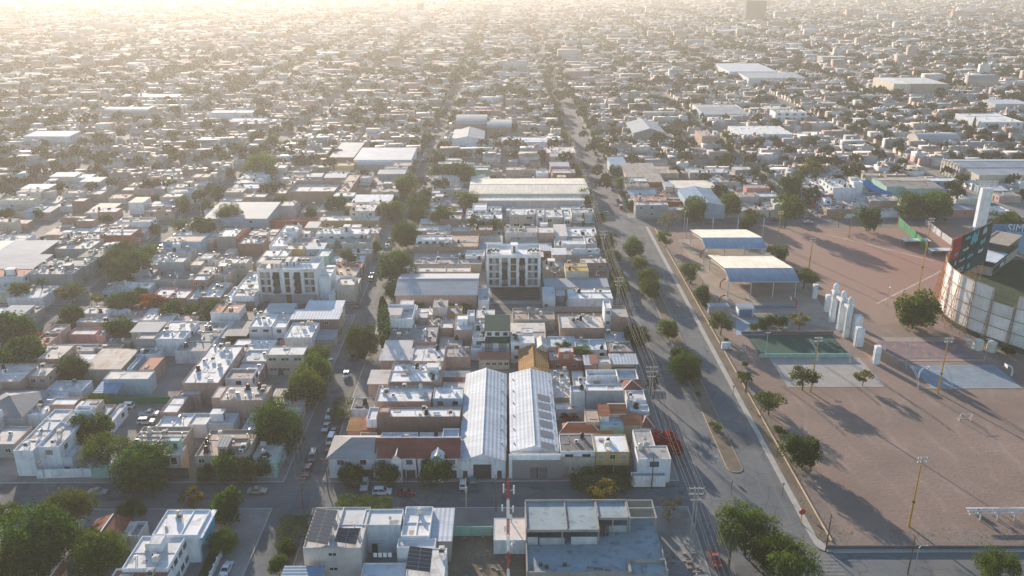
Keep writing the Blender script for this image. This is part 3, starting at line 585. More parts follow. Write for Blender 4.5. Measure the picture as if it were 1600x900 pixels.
house("white stepped house left of the eight-window apartment row", [(420,444,385,357,6.4,'w','W',dict(we=2)), (437,463,363,352,7.6,'w','W',{})])
house("big walled brick courtyard hall with open roof", [(447,522,300,283,7.4,'k','P',dict(clean=1,par=1.8)), (523,545,300,272,6.6,'k','B',{})], cat="hall", name="hall")
house("red-walled low shop with brown gate", [(415,496,345,341,4.4,'t','R',dict(clean=1,par=.6,doors=[('S',.6,3.4,3.6,'k')]))], cat="shop", name="shop")
house("pale house with striped white sheet roof by the street trees", [(550,610,316,306,6.0,'c','N',dict(rt='metal')), (546,585,330,318,7.4,'c','P',dict(ws=3))])
house("long low white-roofed house with garden trees in front", [(495,592,345,337,4.4,'y','W',dict(ws=3,stair=0))], clut=.6)
house("wide grey sheet-metal warehouse left of the street", [(515,552,246,224,7.0,'k','Z',dict(rt='metal',rise=.4)), (553,642,250,232,7.2,'w','M',dict(rt='metal',rise=.4)), (556,615,257,250,5.6,'g','M',dict(rt='metal'))], cat="warehouse", name="warehouse", clut=0)
# --- middle block, second row and beyond
house("long white hall with two-pitched grey metal roof and arched windows", [(618,745,461,428,5.0,'p','Z',dict(rt='gx',rh=2.0,eave=.4,ws=0))], cat="hall", name="hall", clut=0)
house("brown brick house with white windowed terrace by the street", [(646,747,386,366,6.0,'k','B',dict(stair=0)), (650,706,375,368,7.4,'w','W',dict(ws=5,wsz=(1.6,1.4),z0=4))], clut=.4)
house("low house with broken grey roofs and blue tarpaulin", [(643,752,413,391,3.8,'b','G',dict(grid=(3,2),stair=0)), (650,735,425,416,4.2,'c','P',dict(clean=1))], clut=1.0)
house("small white roof behind the middle apartment block wall", [(727,757,400,391,4.8,'w','W',dict(clean=1))])
house("white gatehouse left of the apartment car park", [(747,764,470,450,4.0,'w','L',dict(clean=1))], cat="gatehouse", name="gatehouse")
house("white cubic house right of the apartment car park", [(849,868,464,449,5.2,'w','L',dict(clean=1,par=.2,doors=[('S',.25,1.2,2.2,'d')]))])
house("white-roofed house behind the long white street wall", [(889,958,467,452,5.0,'w','W',dict(stair=0,par=.2)), (870,882,462,450,3.2,'g','L',dict(rt='metal'))], clut=.7)
house("long corrugated grey carport roof across the second row", [(852,951,449,437,4.4,'c','Z',dict(rt='metal',rise=.3))], cat="carport", name="carport", clut=0)
house("cream house with bright yellow-tarped roof", [(884,920,424,411,7.4,'c','Y',dict(stair=0,par=.12))], clut=.8)
house("white-roofed house with two small brown gables beside the yellow-tarped roof", [(848,882,420,407,4.8,'b','P',dict(stair=1)), (848,866,427,421,4.2,'b','B',dict(rt='gy',rh=1.2)), (867,883,427,421,4.2,'b','B',dict(rt='gy',rh=1.2))])
house("grey house with two barrel skylights near the avenue", [(885,940,399,390,6.0,'g','G',dict(stair=0,par=.2)), (898,916,396,391,6.0,'w','W',dict(rt='barx',rh=1.2,z0=5.4)), (919,936,396,391,6.0,'w','W',dict(rt='barx',rh=1.2,z0=5.4)), (863,885,398,390,7.2,'b','W',dict(rt='metal'))])
house("white box house among roofs behind the barrel skylights", [(878,915,382,376,6.6,'w','W',dict(clean=1,par=.12)), (867,882,384,373,5.4,'c','L',{}), (915,933,381,369,5.2,'w','W',{})])
house("brown brick house with grey base behind the middle apartment block", [(841,866,364,355,7.0,'p','W',dict(clean=1,par=.2))])
house("low white roofs with angled slabs by the avenue second row", [(868,886,369,354,5.4,'w','P',dict(rt='metal',rise=.9)), (887,934,369,355,5.0,'w','W',dict(stair=0))], clut=1.6)
house("two-storey beige row house with dark windows behind the cream warehouse front", [(797,837,336,325,7.0,'c','W',dict(ws=2,wsz=(3,1.4),doors=[('S',.7,4,2.6,'d')])), (838,851,338,326,7.0,'w','W',dict(ws=1,wsz=(2,1.4)))], clut=.7)
house("two-storey pale house with black framed entrance on the cream warehouse lane", [(852,880,340,326,7.0,'c','W',dict(ws=2,wsz=(2.2,1.6),stair=0)), (881,892,343,328,6.6,'c','W',dict(ws=1,wsz=(2.4,1.8)))], clut=.7)
house("low white house with brown sheet canopy at the avenue end of the lane", [(893,929,335,326,4.6,'w','P',dict(stair=0)), (896,912,345,342,4.4,'b','B',dict(rt='metal',open=1))])
house("white cottage with square windows left of the two-storey row", [(738,760,328,318,7.0,'w','W',dict(ws=2,wsz=(2,1.2),clean=1)), (727,741,342,326,4.4,'w','W',{}), (761,774,340,330,4.2,'w','W',{})])
house("very long cream sheet-metal warehouse with skylight slots", [(733,921,303,279,6.8,'c','C',dict(rt='gx',rh=.7,eave=.3)), (748,913,313.5,305.5,5.4,'l','C',dict(rt='metal',rise=.5,eave=.3))], cat="warehouse", name="warehouse", clut=0)
house("large barrel-roofed hall with red brick end", [(712,760,194,181,9.5,'k','Z',dict(rt='barx',rh=3.0))], cat="hall", name="hall", clut=0)
house("smaller barrel-roofed hall beside the large one", [(761,799,199,188,8.5,'k','Z',dict(rt='barx',rh=2.2))], cat="hall", name="hall", clut=0)
house("grey gabled hall in front of the barrel roofs", [(706,756,218,203,6.5,'w','Z',dict(rt='gy',rh=2.2))], cat="hall", name="hall", clut=0)
house("long white low hall right of the gabled grey hall", [(783,855,222,214,6.0,'w','W',dict(stair=0))], cat="hall", name="hall", clut=.4)
house("salmon-fronted flat house beside the avenue", [(853,900,239,229,7.0,'s','P',{})])
# --- right of the avenue
house("blue-grey gabled metal shed with pale ridge facing the park", [(1079,1133,322,296,6.6,'B','V',dict(rt='gy',rh=1.8,eave=.2))], cat="shed", name="warehouse", clut=0)
house("low hall with plain cream roof behind the blue-grey shed", [(1054,1119,294,283,5.6,'c','C',dict(rt='metal',rise=.2))], cat="hall", name="hall", clut=0)
house("rusty-roofed sheds beside the avenue beyond the park", [(980,1033,277,257,6.4,'p','X',dict(rt='metal',rise=.8,we=0)), (957,982,262,247,6.4,'B','V',dict(rt='metal',rise=.5))], cat="shed", name="warehouse", clut=0)
house("grey gabled industrial hall with pale front slope", [(990,1040,208,192,6.8,'g','Z',dict(rt='gy',rh=3.2))], cat="hall", name="hall", clut=0)
house("peach three-storey building with open top floor", [(1097,1126,213,203,10.5,'p','B',dict(ws=2,wsz=(2,1.4)))], cat="building", name="building")
house("grey-blue wide hall with white parapet beyond the peach building", [(1102,1171,179,168,7.0,'B','Z',dict(rt='metal')), (1091,1160,170,163,7.4,'w','P',{})], cat="hall", name="hall", clut=.3)
house("wide low hall with brilliant white roof", [(1155,1240,210,197,6.8,'w','W',dict(clean=1,par=.1,ww=4))], cat="hall", name="hall", clut=.1)
house("white three-storey building with four dark windows", [(1212,1261,176,171,10,'w','W',dict(ws=4,wsz=(2.4,1.6)))], cat="building", name="building")
house("two-storey grey row house facing the cross street beyond the cream hall", [(1078,1138,270,262,6.8,'g','W',dict(ws=3))])
house("white school building with roof plant beside the blue shade sail", [(1302,1338,294,279,9.0,'w','W',dict(stair=0,ww=4,wsz=(1.8,1.3),par=.4)), (1334,1349,285,281,11,'w','W',dict(clean=1)), (1276,1302,290,277,6.2,'w','W',dict(ww=5))], cat="building", name="building", clut=2.2)
house("big grey-green hall with low metal roof right of the shade sail", [(1417,1474,295,277,7.4,'m','X',dict(rt='gx',rh=.9)), (1386,1418,292,278,7.6,'m','X',dict(rt='gx',rh=.9))], cat="hall", name="hall", clut=0)
house("pale blue two-storey classroom block behind the grey-green hall", [(1446,1499,283,277,7.6,'B','W',dict(ws=4,wsz=(2,1.4),wfrom=1))], cat="building", name="building", clut=.2)
house("very long warehouse with barred side wall and metal roof at right edge", [(1500,1700,262,249,8.2,'c','Z',dict(rt='gx',rh=1.2,ww=6,wsz=(1.4,5))), (1530,1710,274,262,7.4,'c','Z',dict(rt='metal',rise=.6))], cat="warehouse", name="warehouse", clut=0)
house("white guard house with orange side wall near the stadium", [(1538,1578,330,322,4.0,'w','W',{})])
house("beige windowless big-box store with white roof", [(1427,1481,131,121,13.5,'b','W',dict(clean=1,par=.2)), (1397,1427,131,121,13.2,'c','W',dict(clean=1,par=.2))], cat="store", name="store")
house("long white industrial complex with stepped roofs", [(1140,1215,112,100,9,'w','M',dict(rt='metal',rise=.6)), (1170,1260,122,114,8,'w','Z',dict(rt='metal'))], cat="warehouse", name="warehouse", clut=0)
house("white retail building with sign pylon at the right edge", [(1535,1600,191,177,8,'w','W',dict(ws=4))], cat="store", name="store", clut=.3)
house("tall slender grey tower block in the hazy distance", [(-213,-198,2150,2165,29,'d','G',dict(world=1,clean=1))], cat="tower", name="tower")
house("broad dark slab tower block in the hazy distance", [(537,582,1995,2012,42,'d','G',dict(world=1,clean=1))], cat="tower", name="tower")
house("brown brick tower block at the right edge", [(692,720,1150,1170,27,'t','B',dict(world=1,clean=1,ws=4))], cat="tower", name="tower")

# ------------------------------------------------------------------ the two apartment blocks
def apartment(label, px0, px1, pyf, h, depth, nfl, z_first, bays, ground):
    X0, Y0 = G(px0, pyf, h); X1, _ = G(px1, pyf, h); Y1 = Y0 + depth; cx = (X0+X1)/2; cyy = Y0 + depth/2
    EXCL.append((X0-1, Y0-3, X1+1, Y1+1))
    r = thing("apartment_block", label, "apartment block", (cx, cyy, .13)); W = X1-X0; x0 = -W/2; y0 = -depth/2; y1 = depth/2
    w = MB(); wallbox(w, x0, y0+.5, -x0, y1, 0, h, 1.1, 0)
    fh = (h-1.0-z_first)/nfl
    # white frame standing proud of the panelled recesses
    xs = [x0] ; acc = x0; tot = sum(b[1] for b in bays); edges = []
    for kind, u in bays: edges.append((kind, acc, acc + W*u/tot)); acc += W*u/tot
    for kind, a, b in edges:
        if kind == 'w': w.box(a, y0, z_first-.3, b, y0+.49, h-.05, 0)
    w.box(x0+.01, y0+.02, h-1.25, -x0-.01, y0+.48, h-.06, 0); w.box(x0+.01, y0+.03, z_first-.55, -x0-.01, y0+.47, z_first-.05, 0)
    w.build("wall", [WALL['w']], r)
    rm = MB(); rm.quad((x0+.17,y0+.67,h-1.1),(-x0-.17,y0+.67,h-1.1),(-x0-.17,y1-.17,h-1.1),(x0+.17,y1-.17,h-1.1)); rm.build("roof", [ROOF['W']], r)
    for kind, a, b in edges:
        if kind == 'p':                                       # grey panel with two slim windows per storey
            p = MB(); p.box(a+.05, y0+.35, z_first, b-.05, y0+.47, h-1.3); p.build("cladding_panel", [WALL['g']], r)
            for f in range(nfl):
                z = z_first + fh*(f+.5); s = MB(); s.box(a+.04, y0+.2, z+fh*.42, b-.04, y0+.34, z+fh*.5); s.build("floor_band", [WALL['w']], r)
                for xx in (a+.75, b-.75): window(r, 'S', xx, y0+.34, z-.05, 1.0, 1.9, True, True)
        elif kind == 'b':                                     # glazed bay with balcony
            for f in range(nfl):
                z = z_first + fh*f; g = link("glazed_door", ME_WD, r, ((a+b)/2, y0+.49, z+1.3), 0, (b-a-.3, 1, 2.4)); link("pane", WRG.choice(ME_PANES), g)
                bal = MB(); zz = z+.05; bal.box(a+.05, y0-.75, zz, b-.05, y0+.4, zz+.15)
                for q in np.linspace(a+.1, b-.1, 9): bal.box(q-.02, y0-.74, zz+.15, q+.02, y0-.70, zz+1.1)
                bal.box(a+.05, y0-.76, zz+1.1, b-.05, y0-.68, zz+1.17); bal.box(a+.05,y0-.7,zz+.15,a+.09,y0+.3,zz+1.12); bal.box(b-.09,y0-.7,zz+.15,b-.05,y0+.3,zz+1.12)
                bal.build("balcony", [DFRAME], r)
        elif kind == 's':                                     # dark stairwell
            s = MB(); s.box(a+.05, y0+.40, 0.1, b-.05, y0+.48, h-1.3); s.build("stairwell_screen", [BROWN], r)
            for f in range(nfl): s = MB(); s.box(a+.05, y0+.1, z_first+fh*f-.15, b-.05, y0+.4, z_first+fh*f+.15); s.build("floor_band", [WALL['c']], r)
    return r, W, depth, h, (X0, Y0, X1, Y1)
r, W, D, h, bx = apartment("white four-storey apartment block with balconies behind the left street corner car park", 401, 494, 421, 13.6, 14, 3, 4.2,
    [('w',.5),('p',2.2),('w',.5),('b',1.5),('w',1),('s',1.1),('w',.9),('b',1.5),('w',.7),('p',2.2),('w',.6)], 1)
g = MB(); g.box(-W/2+.6,-D/2-.1+.55,.05,W/2-.6,-D/2+.495+.0,3.6); g.build("ground_floor_panel", [WALL['g']], r)
for s in (-1, 1): link("stair_house", ME_STAIR['w'], r, (s*1.3, 2, h-1.1), 0, (.5,1.6,.75))
for i in range(7): link("air_cooler", ME_COOL, r, (-7+1.6*i+(3 if i > 3 else 0), 3.5, h-1.1))
pg = MB()
for px in (-9.5,-6.5,-3.5): pg.box(px-.1,-4,h-1.1,px+.1,-.5,h+.9); pg.box(px-.08,-4.2,h+.9,px+.08,-.3,h+1.05)
pg.box(-10,-4.2,h+1.06,-3,-.3,h+1.15); pg.build("roof_terrace_canopy", [WALL['c']], r)
house("white stair wing and low wing right of the left apartment block", [(bx[2]+.1,bx[2]+4.2,bx[1]+1.5,bx[1]+14,9.5,'w','W',dict(world=1,clean=1)), (bx[2]+4.4,bx[2]+6.0,bx[1]-3,bx[1]+14,4.5,'w','W',dict(world=1,clean=1))], near=True)
r, W, D, h, bx = apartment("white four-storey apartment block with dark stairwell above an asphalt car park", 760, 845, 399, 13.4, 14, 4, .8,
    [('w',.7),('p',3.0),('w',.7),('b',1.8),('w',.8),('s',1.7),('w',.8),('b',1.8),('w',.7),('p',3.0),('w',.8)], 0)
link("stair_house", ME_STAIR['w'], r, (.3, .5, h-1.1), 0, (1.0,1.0,1.35))
for i in range(5):
    for s in (-1, 1): link("air_cooler", ME_COOL, r, (s*(6.0+.9*i), -1 + (i % 2)*1.2, h-1.1))
cp = MB(); X0, Y0 = G(758, 470, 0); X1, Y1 = bx[2]-.5, bx[1]-.2; cp.box(bx[0]+2, Y0, .02, X1, Y1, .17); o = cp.build("car_park_surface", [grunge("fresh_asphalt", (.035,.036,.038), .2, .2, 2, .9, objvar=0)]); o['kind'] = 'structure'
st = MB()
for i in range(4):
    for a, b in ((bx[0]+2.4, bx[0]+8.0), (X1-5.6, X1-.2)): st.box(a, Y1-3.4-3.1*i, .171, b, Y1-3.28-3.1*i, .176)
o = st.build("parking_lines", [grunge("faded_line_paint", (.30,.30,.30), .3, .5, 3, .9, objvar=0)]); o['kind'] = 'structure'
EXCL.append((bx[0]-2, 291, bx[2]+1.5, bx[1]))

def wall_run(label, pts, h, t, m, name="boundary_wall", cat="wall", cap=None, piers=0, z0=0.0):
    cx, cyy = pts[0]; r = thing(name, label, cat, (cx, cyy, z0)); mb = MB(); pb = MB()
    for (a, b), (c, d) in zip(pts[:-1], pts[1:]):
        L = hypot(c-a, d-b); ux, uy = (c-a)/L, (d-b)/L; nx, ny = -uy*t/2, ux*t/2
        P = [(a-cx+nx,b-cyy+ny),(a-cx-nx,b-cyy-ny),(c-cx-nx,d-cyy-ny),(c-cx+nx,d-cyy+ny)]
        k = len(mb.v); mb.v += [(*p,0) for p in P] + [(*p,h) for p in P]
        for q in ((0,1,5,4),(1,2,6,5),(2,3,7,6),(3,0,4,7),(4,5,6,7)): mb.f.append(tuple(k+i for i in q)); mb.m.append(0)
        if piers:
            n = max(1, int(L/piers))
            for i in range(n+1): x, y = a-cx+ux*L*i/n, b-cyy+uy*L*i/n; pb.box(x-.18,y-.18,0,x+.18,y+.18,h+.18)
    mb.build("wall_panel", [m], r)
    if pb.v: pb.build("pier", [cap or m], r)
    return r
def gp(*pts, z=0): return [G(x, y, z) for x, y in pts]
wall_run("low white street wall with gates in front of large modern white house", gp((60,748),(165,745)), 2.5, .25, WALL['w'], piers=5)
wall_run("long white wall across the street from the green-roofed house's carport", gp((885,483),(925,483)), 3.4, .3, WALL['w'])
wall_run("brown street wall beside the brown brick house's white neighbour", gp((848,487),(940,487)), 2.0, .25, WALL['b'])
wall_run("green netting fence at the back of the left parking lot", gp((163,632),(268,631)), 2.4, .08, GREENNET, "net_fence", "fence")
wall_run("grey yard wall between long white hall and the beige building", gp((376,545),(418,545)), 3.5, .25, WALL['l'])
wall_run("brick wall at the left of the corrugated sheds", [(-12.6,181),(-12.6,226)], 3.2, .2, WALL['k'])
wall_run("pale cracked yard wall with turquoise base below the front street", gp((706,838),(770,838)), 2.6, .2, WALL['m'])
wall_run("low ochre boundary wall running along the park by the avenue", [(70.9,153.6),(70.9,251)], .5, .25, YKERB)
wall_run("low boundary wall of the park north of its gate", [(70.9,257),(70.9,389)], .5, .25, YKERB)
wall_run("dark low wall along the park edge on the south road", [G(1290,858), G(1700,858)], .9, .25, WALL['d'])
wall_run("white painted long wall north of the park cross street", gp((1372,340),(1560,336)), 3.0, .25, WALL['w'], piers=6)
wall_run("low pale wall of the scrap yard beside the school", gp((1290,311),(1318,341),(1372,341)), 2.2, .25, WALL['w'])
wall_run("grey concrete yard wall at the park's back street", gp((1395,300),(1452,302)), 4.0, .25, WALL['g'])

# ------------------------------------------------------------------ unfinished concrete building, bottom centre
X0, Y0 = G(823, 896, 4); X1, _ = G(1045, 896, 4)
r = thing("unfinished_building", "unfinished grey concrete building with open roof terrace beside the radio mast", "building", (X0, Y0, .1)); EXCL.append((X0,Y0,X1,Y0+24))
L = X1-X0; yb = G(900, 783, 7.2)[1]-Y0; yf = G(880, 829, 7.2)[1]-Y0; ys = G(960, 810, 7.2)[1]-Y0
a1 = G(886, 829, 7.2)[0]-X0; a2 = G(937, 829, 7.2)[0]-X0; a3 = G(983, 810, 7.2)[0]-X0; zt, zd = 7.2, 3.7
UNF = grunge("raw_concrete", (.34,.315,.285), .22, .4, 2.5, .92, stain=(.20,.19,.175), stain_amt=.6, objvar=0); DECK = grunge("teal_slab", (.30,.365,.385), .2, .25, 1.5, .85, stain=(.17,.19,.20), stain_amt=.9, objvar=0, st_scale=.5)  # deck slab is a teal grey with darker stains
m = MB(); m.box(0,0,0,L,yb+.0,zd-.25,0,bottom=False); m.build("lower_storey", [UNF], r)
m = MB(); m.quad((.1,.1,zd-.24),(L-.1,.1,zd-.24),(L-.1,yb-.1,zd-.24),(.1,yb-.1,zd-.24)); m.build("terrace_deck", [DECK], r)
m = MB()
for q in ((0,0,L*.72,.25,zd+.5),(0,.26,.25,yf,zd+.6),(L-.25,.3,L,yb*.42,zd+.5),(L*.72,.01,L*.74,4,zd+.6),(L*.741,3.6,L-.26,3.85,zd+.6)): m.box(q[0],q[1],zd-.23,q[2],q[3],q[4],0)
m.build("parapet", [UNF], r)
m = MB(); u = MB()
for (xa, xb2, yy, yk) in ((0,a2,yf,yb),(a2+.01,a3,ys,yb)):
    u.box(xa+.26,yy+.26,zt-.35,xb2-.01,yk-.26,zt-.12,0)
    m.box(xa,yy,zt-.5,xb2,yy+.25,zt+.1); m.box(xa,yk-.25,zt-.5,xb2,yk,zt+.35); m.box(xa,yy+.26,zt-.5,xa+.25,yk-.26,zt+.25); m.box(xb2-.25,yy+.26,zt-.5,xb2-.005,yk-.26,zt+.2)
    m.box(xa,yk-.24,zd-.2,xb2,yk-.02,zt-.51)
    for cxx in (xa+.02, (xa+xb2)/2-.2, xb2-.3): m.box(cxx,yy+.02,zd-.2,cxx+.26,yy+.27,zt-.51)
m.box(0.02,yf+.3,zd-.2,.22,yb-.3,zt-.51); m.box(a1-.1,yf+.27,zt-.1,a1+.15,yb-.27,zt+.2)
m.build("frame_wall", [UNF], r); u.build("roof", [DECK], r)
m = MB()
for xa, xb2, hh in ((.35,2.6,1.7),(2.9,a1-.5,1.5),(a1+.9,a2-.4,1.7),(a2+.3,a3-.4,1.5)):
    yy = yf if xb2 < a2 else ys; m = MB(); m.box(xa,yy+.08,zd-.2,xb2,yy+.22,zd+hh); m.build("block_infill", [WALL['l']], r)
fx0, fx1 = a3+.05, L-.3
m = MB()
for yy in (yb-.3, yb-3.2, yb-6.6): m.box(fx0,yy,zt-.1,fx1,yy+.28,zt+.25); m.box(fx0,yy+.02,zd-.2,fx0+.28,yy+.26,zt-.11); m.box(fx1-.28,yy+.02,zd-.2,fx1,yy+.26,zt-.11)
m.box(fx1-.27,yb-6.3,zt-.1,fx1-.01,yb-.32,zt+.24); m.box(fx0+.3,yb-.28,zd-.2,fx1-.3,yb-.1,zt-.12); m.box(fx0+.01,yb-6.3,zt-.1,fx0+.26,yb-.32,zt+.24)
m.build("open_beam_frame", [UNF], r)
m = MB(); rg = random.Random(4)
for i in range(26):
    x = a2+.6+rg.uniform(0,1.8); m.cyl((x,ys-.9-rg.uniform(0,.5),zd-.2),(x+rg.uniform(-.3,.3),ys-.1,zd+1.9+rg.uniform(-.4,.3)),.05,.05,5)
m.build("leaning_timber", [WOOD], r)
for i in range(3): m = MB(); x, y = rg.uniform(2,10), rg.uniform(1.5,yf-1); m.box(x,y,zd-.23,x+.8,y+.6,zd+.3); m.build("debris_box", [WOOD], r)
m = MB()
for i in range(60): x, y = rg.uniform(12,17), rg.uniform(.8,2.2); s = rg.uniform(.08,.25); m.box(x,y,zd-.23,x+s*2,y+s*1.6,zd-.2+s)
m.build("rubble_heap", [UNF], r)

# ------------------------------------------------------------------ red and white radio mast beside it
def mast():
    X, Y = G(794, 905, 0); X, Y = .2, 131.0; zt = z_at(793, 752, Y)
    r = thing("radio_mast", "red and white lattice radio mast with antennas at bottom centre", "mast", (X, Y, 0)); R = MATS.get("mast_red") or plain("mast_red", (.42,.07,.045))
    n = 8; seg = zt/n; w = .28
    for i in range(n):
        m = MB(); z0, z1 = seg*i, seg*(i+1)-.02
        P = [(w*cos(a), w*sin(a)) for a in (pi/2, pi/2+2*pi/3, pi/2+4*pi/3)]
        for x, y in P: m.cyl((x,y,z0),(x,y,z1),.05,.05,6)
        k = max(2, int(seg/1.0))
        for j in range(k):
            a, b = z0+(z1-z0)*j/k, z0+(z1-z0)*(j+1)/k
            for q in range(3):
                p, p2 = P[q], P[(q+1) % 3]; m.cyl((*p,a),(*p2,b),.035,.035,5); m.cyl((*p,b),(*p2,b),.035,.035,5); m.cyl((*p2,a),(*p,b),.035,.035,5)
        m.build("mast_section", [R if i % 2 else WHITE], r)
    for z, ang, L in ((zt-2,.3,1.8),(zt-2,2.4,1.8),(zt-5.5,-.6,1.3),(zt-5.5,3.4,1.3),(zt-9,1,1.3),(zt-9.5,4.2,1.4),(zt-13,0,1.0)):
        m = MB(); x, y = 1.1*cos(ang), 1.1*sin(ang); m.cyl((.4*cos(ang),.4*sin(ang),z),(x,y,z),.04,.04,5); m.box(x-.14,y-.1,z-L/2,x+.14,y+.1,z+L/2); m.build("panel_antenna", [WHITE], r)
    for z, ang in ((zt-7,-1.2),(zt-14,.2)):
        m = MB(); x, y = .8*cos(ang), .8*sin(ang); m.cyl((x*.6,y*.6,z),(x,y,z),.1,.5,12); m.build("drum_antenna", [WHITE], r)
    m = MB(); m.cyl((0,0,zt),(0,0,zt+1.6),.03,.03,5); m.sphere((0,0,zt+.2),.16); m.build("beacon_rod", [R], r)
    for x, y in ((-1.6,-.8),(1.4,-.6),(1.6,1.5)): m = MB(); m.box(x-.6,y-.5,0,x+.6,y+.5,2.2); m.box(x-.5,y-.52,.2,x+.5,y-.5,2.0); m.build("equipment_cabinet", [WALL['l']], r)
mast()
sheet_lot = MB(); x0, y0 = G(700, 905); x1, y1 = G(770, 838); sheet_lot.quad((x0-2,y0-8,.16),(x1+9,y0-8,.16),(x1+9,y1,.16),(x0-2,y1,.16)); o = sheet_lot.build("vacant_lot", [SOIL]); o['kind'] = 'structure'
EXCL.append((x0-3, y0-10, 3, 168)); EXCL.append((-56, 60, -12, 168))
EXCL.append((27, 120, 42, 168)); EXCL.append((-104, 90, -54, 167)); EXCL.append((-103, 192, -84, 216)); EXCL.append((-98, 216, -84, 233)); EXCL.append((-73, 222, -58, 252)); EXCL.append((-103, 226, -88, 247))

# ------------------------------------------------------------------ the park: ground, verge, courts
PX0, PX1, PY0, PY1 = 68.6, 262, 151.6, 392
m = MB(); m.quad((PX0,PY0,.10),(PX1,PY0,.10),(PX1,PY1,.10),(PX0,PY1,.10)); m.quad((PX0,PY0,0),(PX1,PY0,0),(PX1,PY0,.10),(PX0,PY0,.10)); m.quad((PX0,PY1,0),(PX0,PY0,0),(PX0,PY0,.10),(PX0,PY1,.10)); structure("park_ground", m, DIRT)
m = MB(); m.box(66.8,PY0+3,0,68.2,PY1,.16); m.box(70,149.9,0,262,151.5,.16)
pts = [(66.8,154.6)] + [(70-3.2*cos(a)+.0, 153.1-3.2*sin(a)) for a in np.linspace(0,pi/2,8)] + [(70,151.5),(68.2,154.6)]
m.poly([(x,y,.158) for x, y in pts[::-1]][::-1]); structure("pavement", m, KERB)
m = MB(); m.box(68.3,PY0+2,0.1,70.6,PY1,.14); structure("verge", m, SOIL)
# median of the avenue
mp = [G(1142,738), G(1118,728), G(1085,640)]
def ring(cx0, cx1, y0, y1, rr):
    p = [(cx0, y1), (cx0, y0+rr)] + [((cx0+cx1)/2-(cx1-cx0)/2*cos(a), y0+rr-rr*sin(a)) for a in np.linspace(0.2, pi-.2, 9)] + [(cx1, y0+rr), (cx1, y1)]
    return p
rg_ = ring(55.0, 59.0, 180.8, 366, 2.0); m = MB(); m.poly([(x,y,.15) for x, y in rg_]); m.f = [tuple(reversed(f)) if False else f for f in m.f]
structure("median_strip", m, SOIL)
m = MB()
for (a, b), (c, d) in zip(rg_, rg_[1:] + rg_[:1]):
    L = hypot(c-a, d-b); nx, ny = (d-b)/L*.16, -(c-a)/L*.16
    if L > .05:
        q = [(a,b),(c,d),(c-nx,d-ny),(a-nx,b-ny)]; m.poly([(x,y,.17) for x, y in q]); m.quad((a,b,0),(c,d,0),(c,d,.17),(a,b,.17)); m.quad((c-nx,d-ny,.02),(a-nx,b-ny,.02),(a-nx,b-ny,.17),(c-nx,d-ny,.17))
structure("median_kerb", m, YKERB)
m = MB()
for i in range(8): m.box(66.0+.0, 140.6+1.15*i, .021, 70.0, 141.1+1.15*i, .026)
structure("crosswalk_stripes", m, grunge("road_paint", (.24,.23,.215), .3, .8, 3, .9, objvar=0))
def area(name, quad_px, z, mt, t=0.0):
    P = [G(x, y, z) for x, y in quad_px]; m = MB(); m.poly([(x, y, z) for x, y in P])
    if t:
        for (a, b), (c, d) in zip(P, P[1:]+P[:1]): m.quad((a,b,z-t),(c,d,z-t),(c,d,z),(a,b,z))
    return structure(name, m, mt)
PINKC = grunge("worn_court_concrete", (.36,.30,.245), .2, .15, 1.5, .92, stain=(.40,.22,.19), stain_amt=.5, objvar=0, st_scale=.12)
x0, y0 = 78.5, 283
m = MB(); m.box(x0,y0,.1,117,372,.16); structure("court_slab", m, PINKC)
def rectlines(name, x0, y0, x1, y1, z, w=.07, extra=(), mt=None):
    m = MB()
    def ln(a,b,c,d): L=hypot(c-a,d-b); nx,ny=-(d-b)/L*w/2,(c-a)/L*w/2; m.poly([(a+nx,b+ny,z),(a-nx,b-ny,z),(c-nx,d-ny,z),(c+nx,d+ny,z)])
    for q in ((x0,y0,x1,y0),(x1,y0,x1,y1),(x1,y1,x0,y1),(x0,y1,x0,y0),((x0+x1)/2,y0,(x0+x1)/2,y1)) + tuple(extra): ln(*q)
    c = ((x0+x1)/2, (y0+y1)/2); n = 20; R = 1.8
    for i in range(n): a, b = 2*pi*i/n, 2*pi*(i+1)/n; ln(c[0]+R*cos(a),c[1]+R*sin(a),c[0]+R*cos(b),c[1]+R*sin(b))
    return structure(name, m, mt or MATS["road_paint"])
BLUEC = grunge("blue_court", (.24,.29,.34), .2, .2, 1.5, .85, stain=(.28,.30,.32), stain_amt=.6, objvar=0); PURPC = grunge("purple_court", (.24,.165,.175), .2, .2, 1.5, .9, stain=(.36,.25,.17), stain_amt=.8, objvar=0)
GREENC = grunge("green_court", (.022,.085,.065), .2, .15, 1.2, .85, objvar=0); ORC = grunge("orange_court", (.40,.23,.13), .2, .15, 1.5, .9, objvar=0)
def court(nm, x0, y0, x1, y1, mt, z=.14, key=True):
    m = MB(); m.box(x0,y0,.1,x1,y1,z); structure(nm, m, mt)
    ym = (y0+y1)/2; ex = []
    if key:
        for s, xx in ((1, x0+1.5), (-1, x1-1.5)): ex += [(xx, ym-2.4, xx+s*5.5, ym-2.4), (xx, ym+2.4, xx+s*5.5, ym+2.4), (xx+s*5.5, ym-2.4, xx+s*5.5, ym+2.4)]
    rectlines("court_lines", x0+1.5, y0+1.2, x1-1.5, y1-1.2, z+.004, extra=ex)
court("basketball_court", 126.5, 225.6, 153.5, 240.8, BLUEC)
m = MB(); m.box(123,224.8,.1,156,225.6,.18); m.box(123,243.5,.1,152,244.6,.18); m.box(123,258.6,.1,150,262,.13); structure("court_path", m, PINKC)
court("basketball_court", 124, 245.2, 151, 258.4, PURPC); m = MB(); m.box(116,241.6,.1,124,262.5,.12); m.box(124,244.7,.1,155,245.1,.12); structure("court_apron", m, ORC)
court("futsal_court", 81.5, 247.5, 110.6, 264.2, GREENC, key=False)
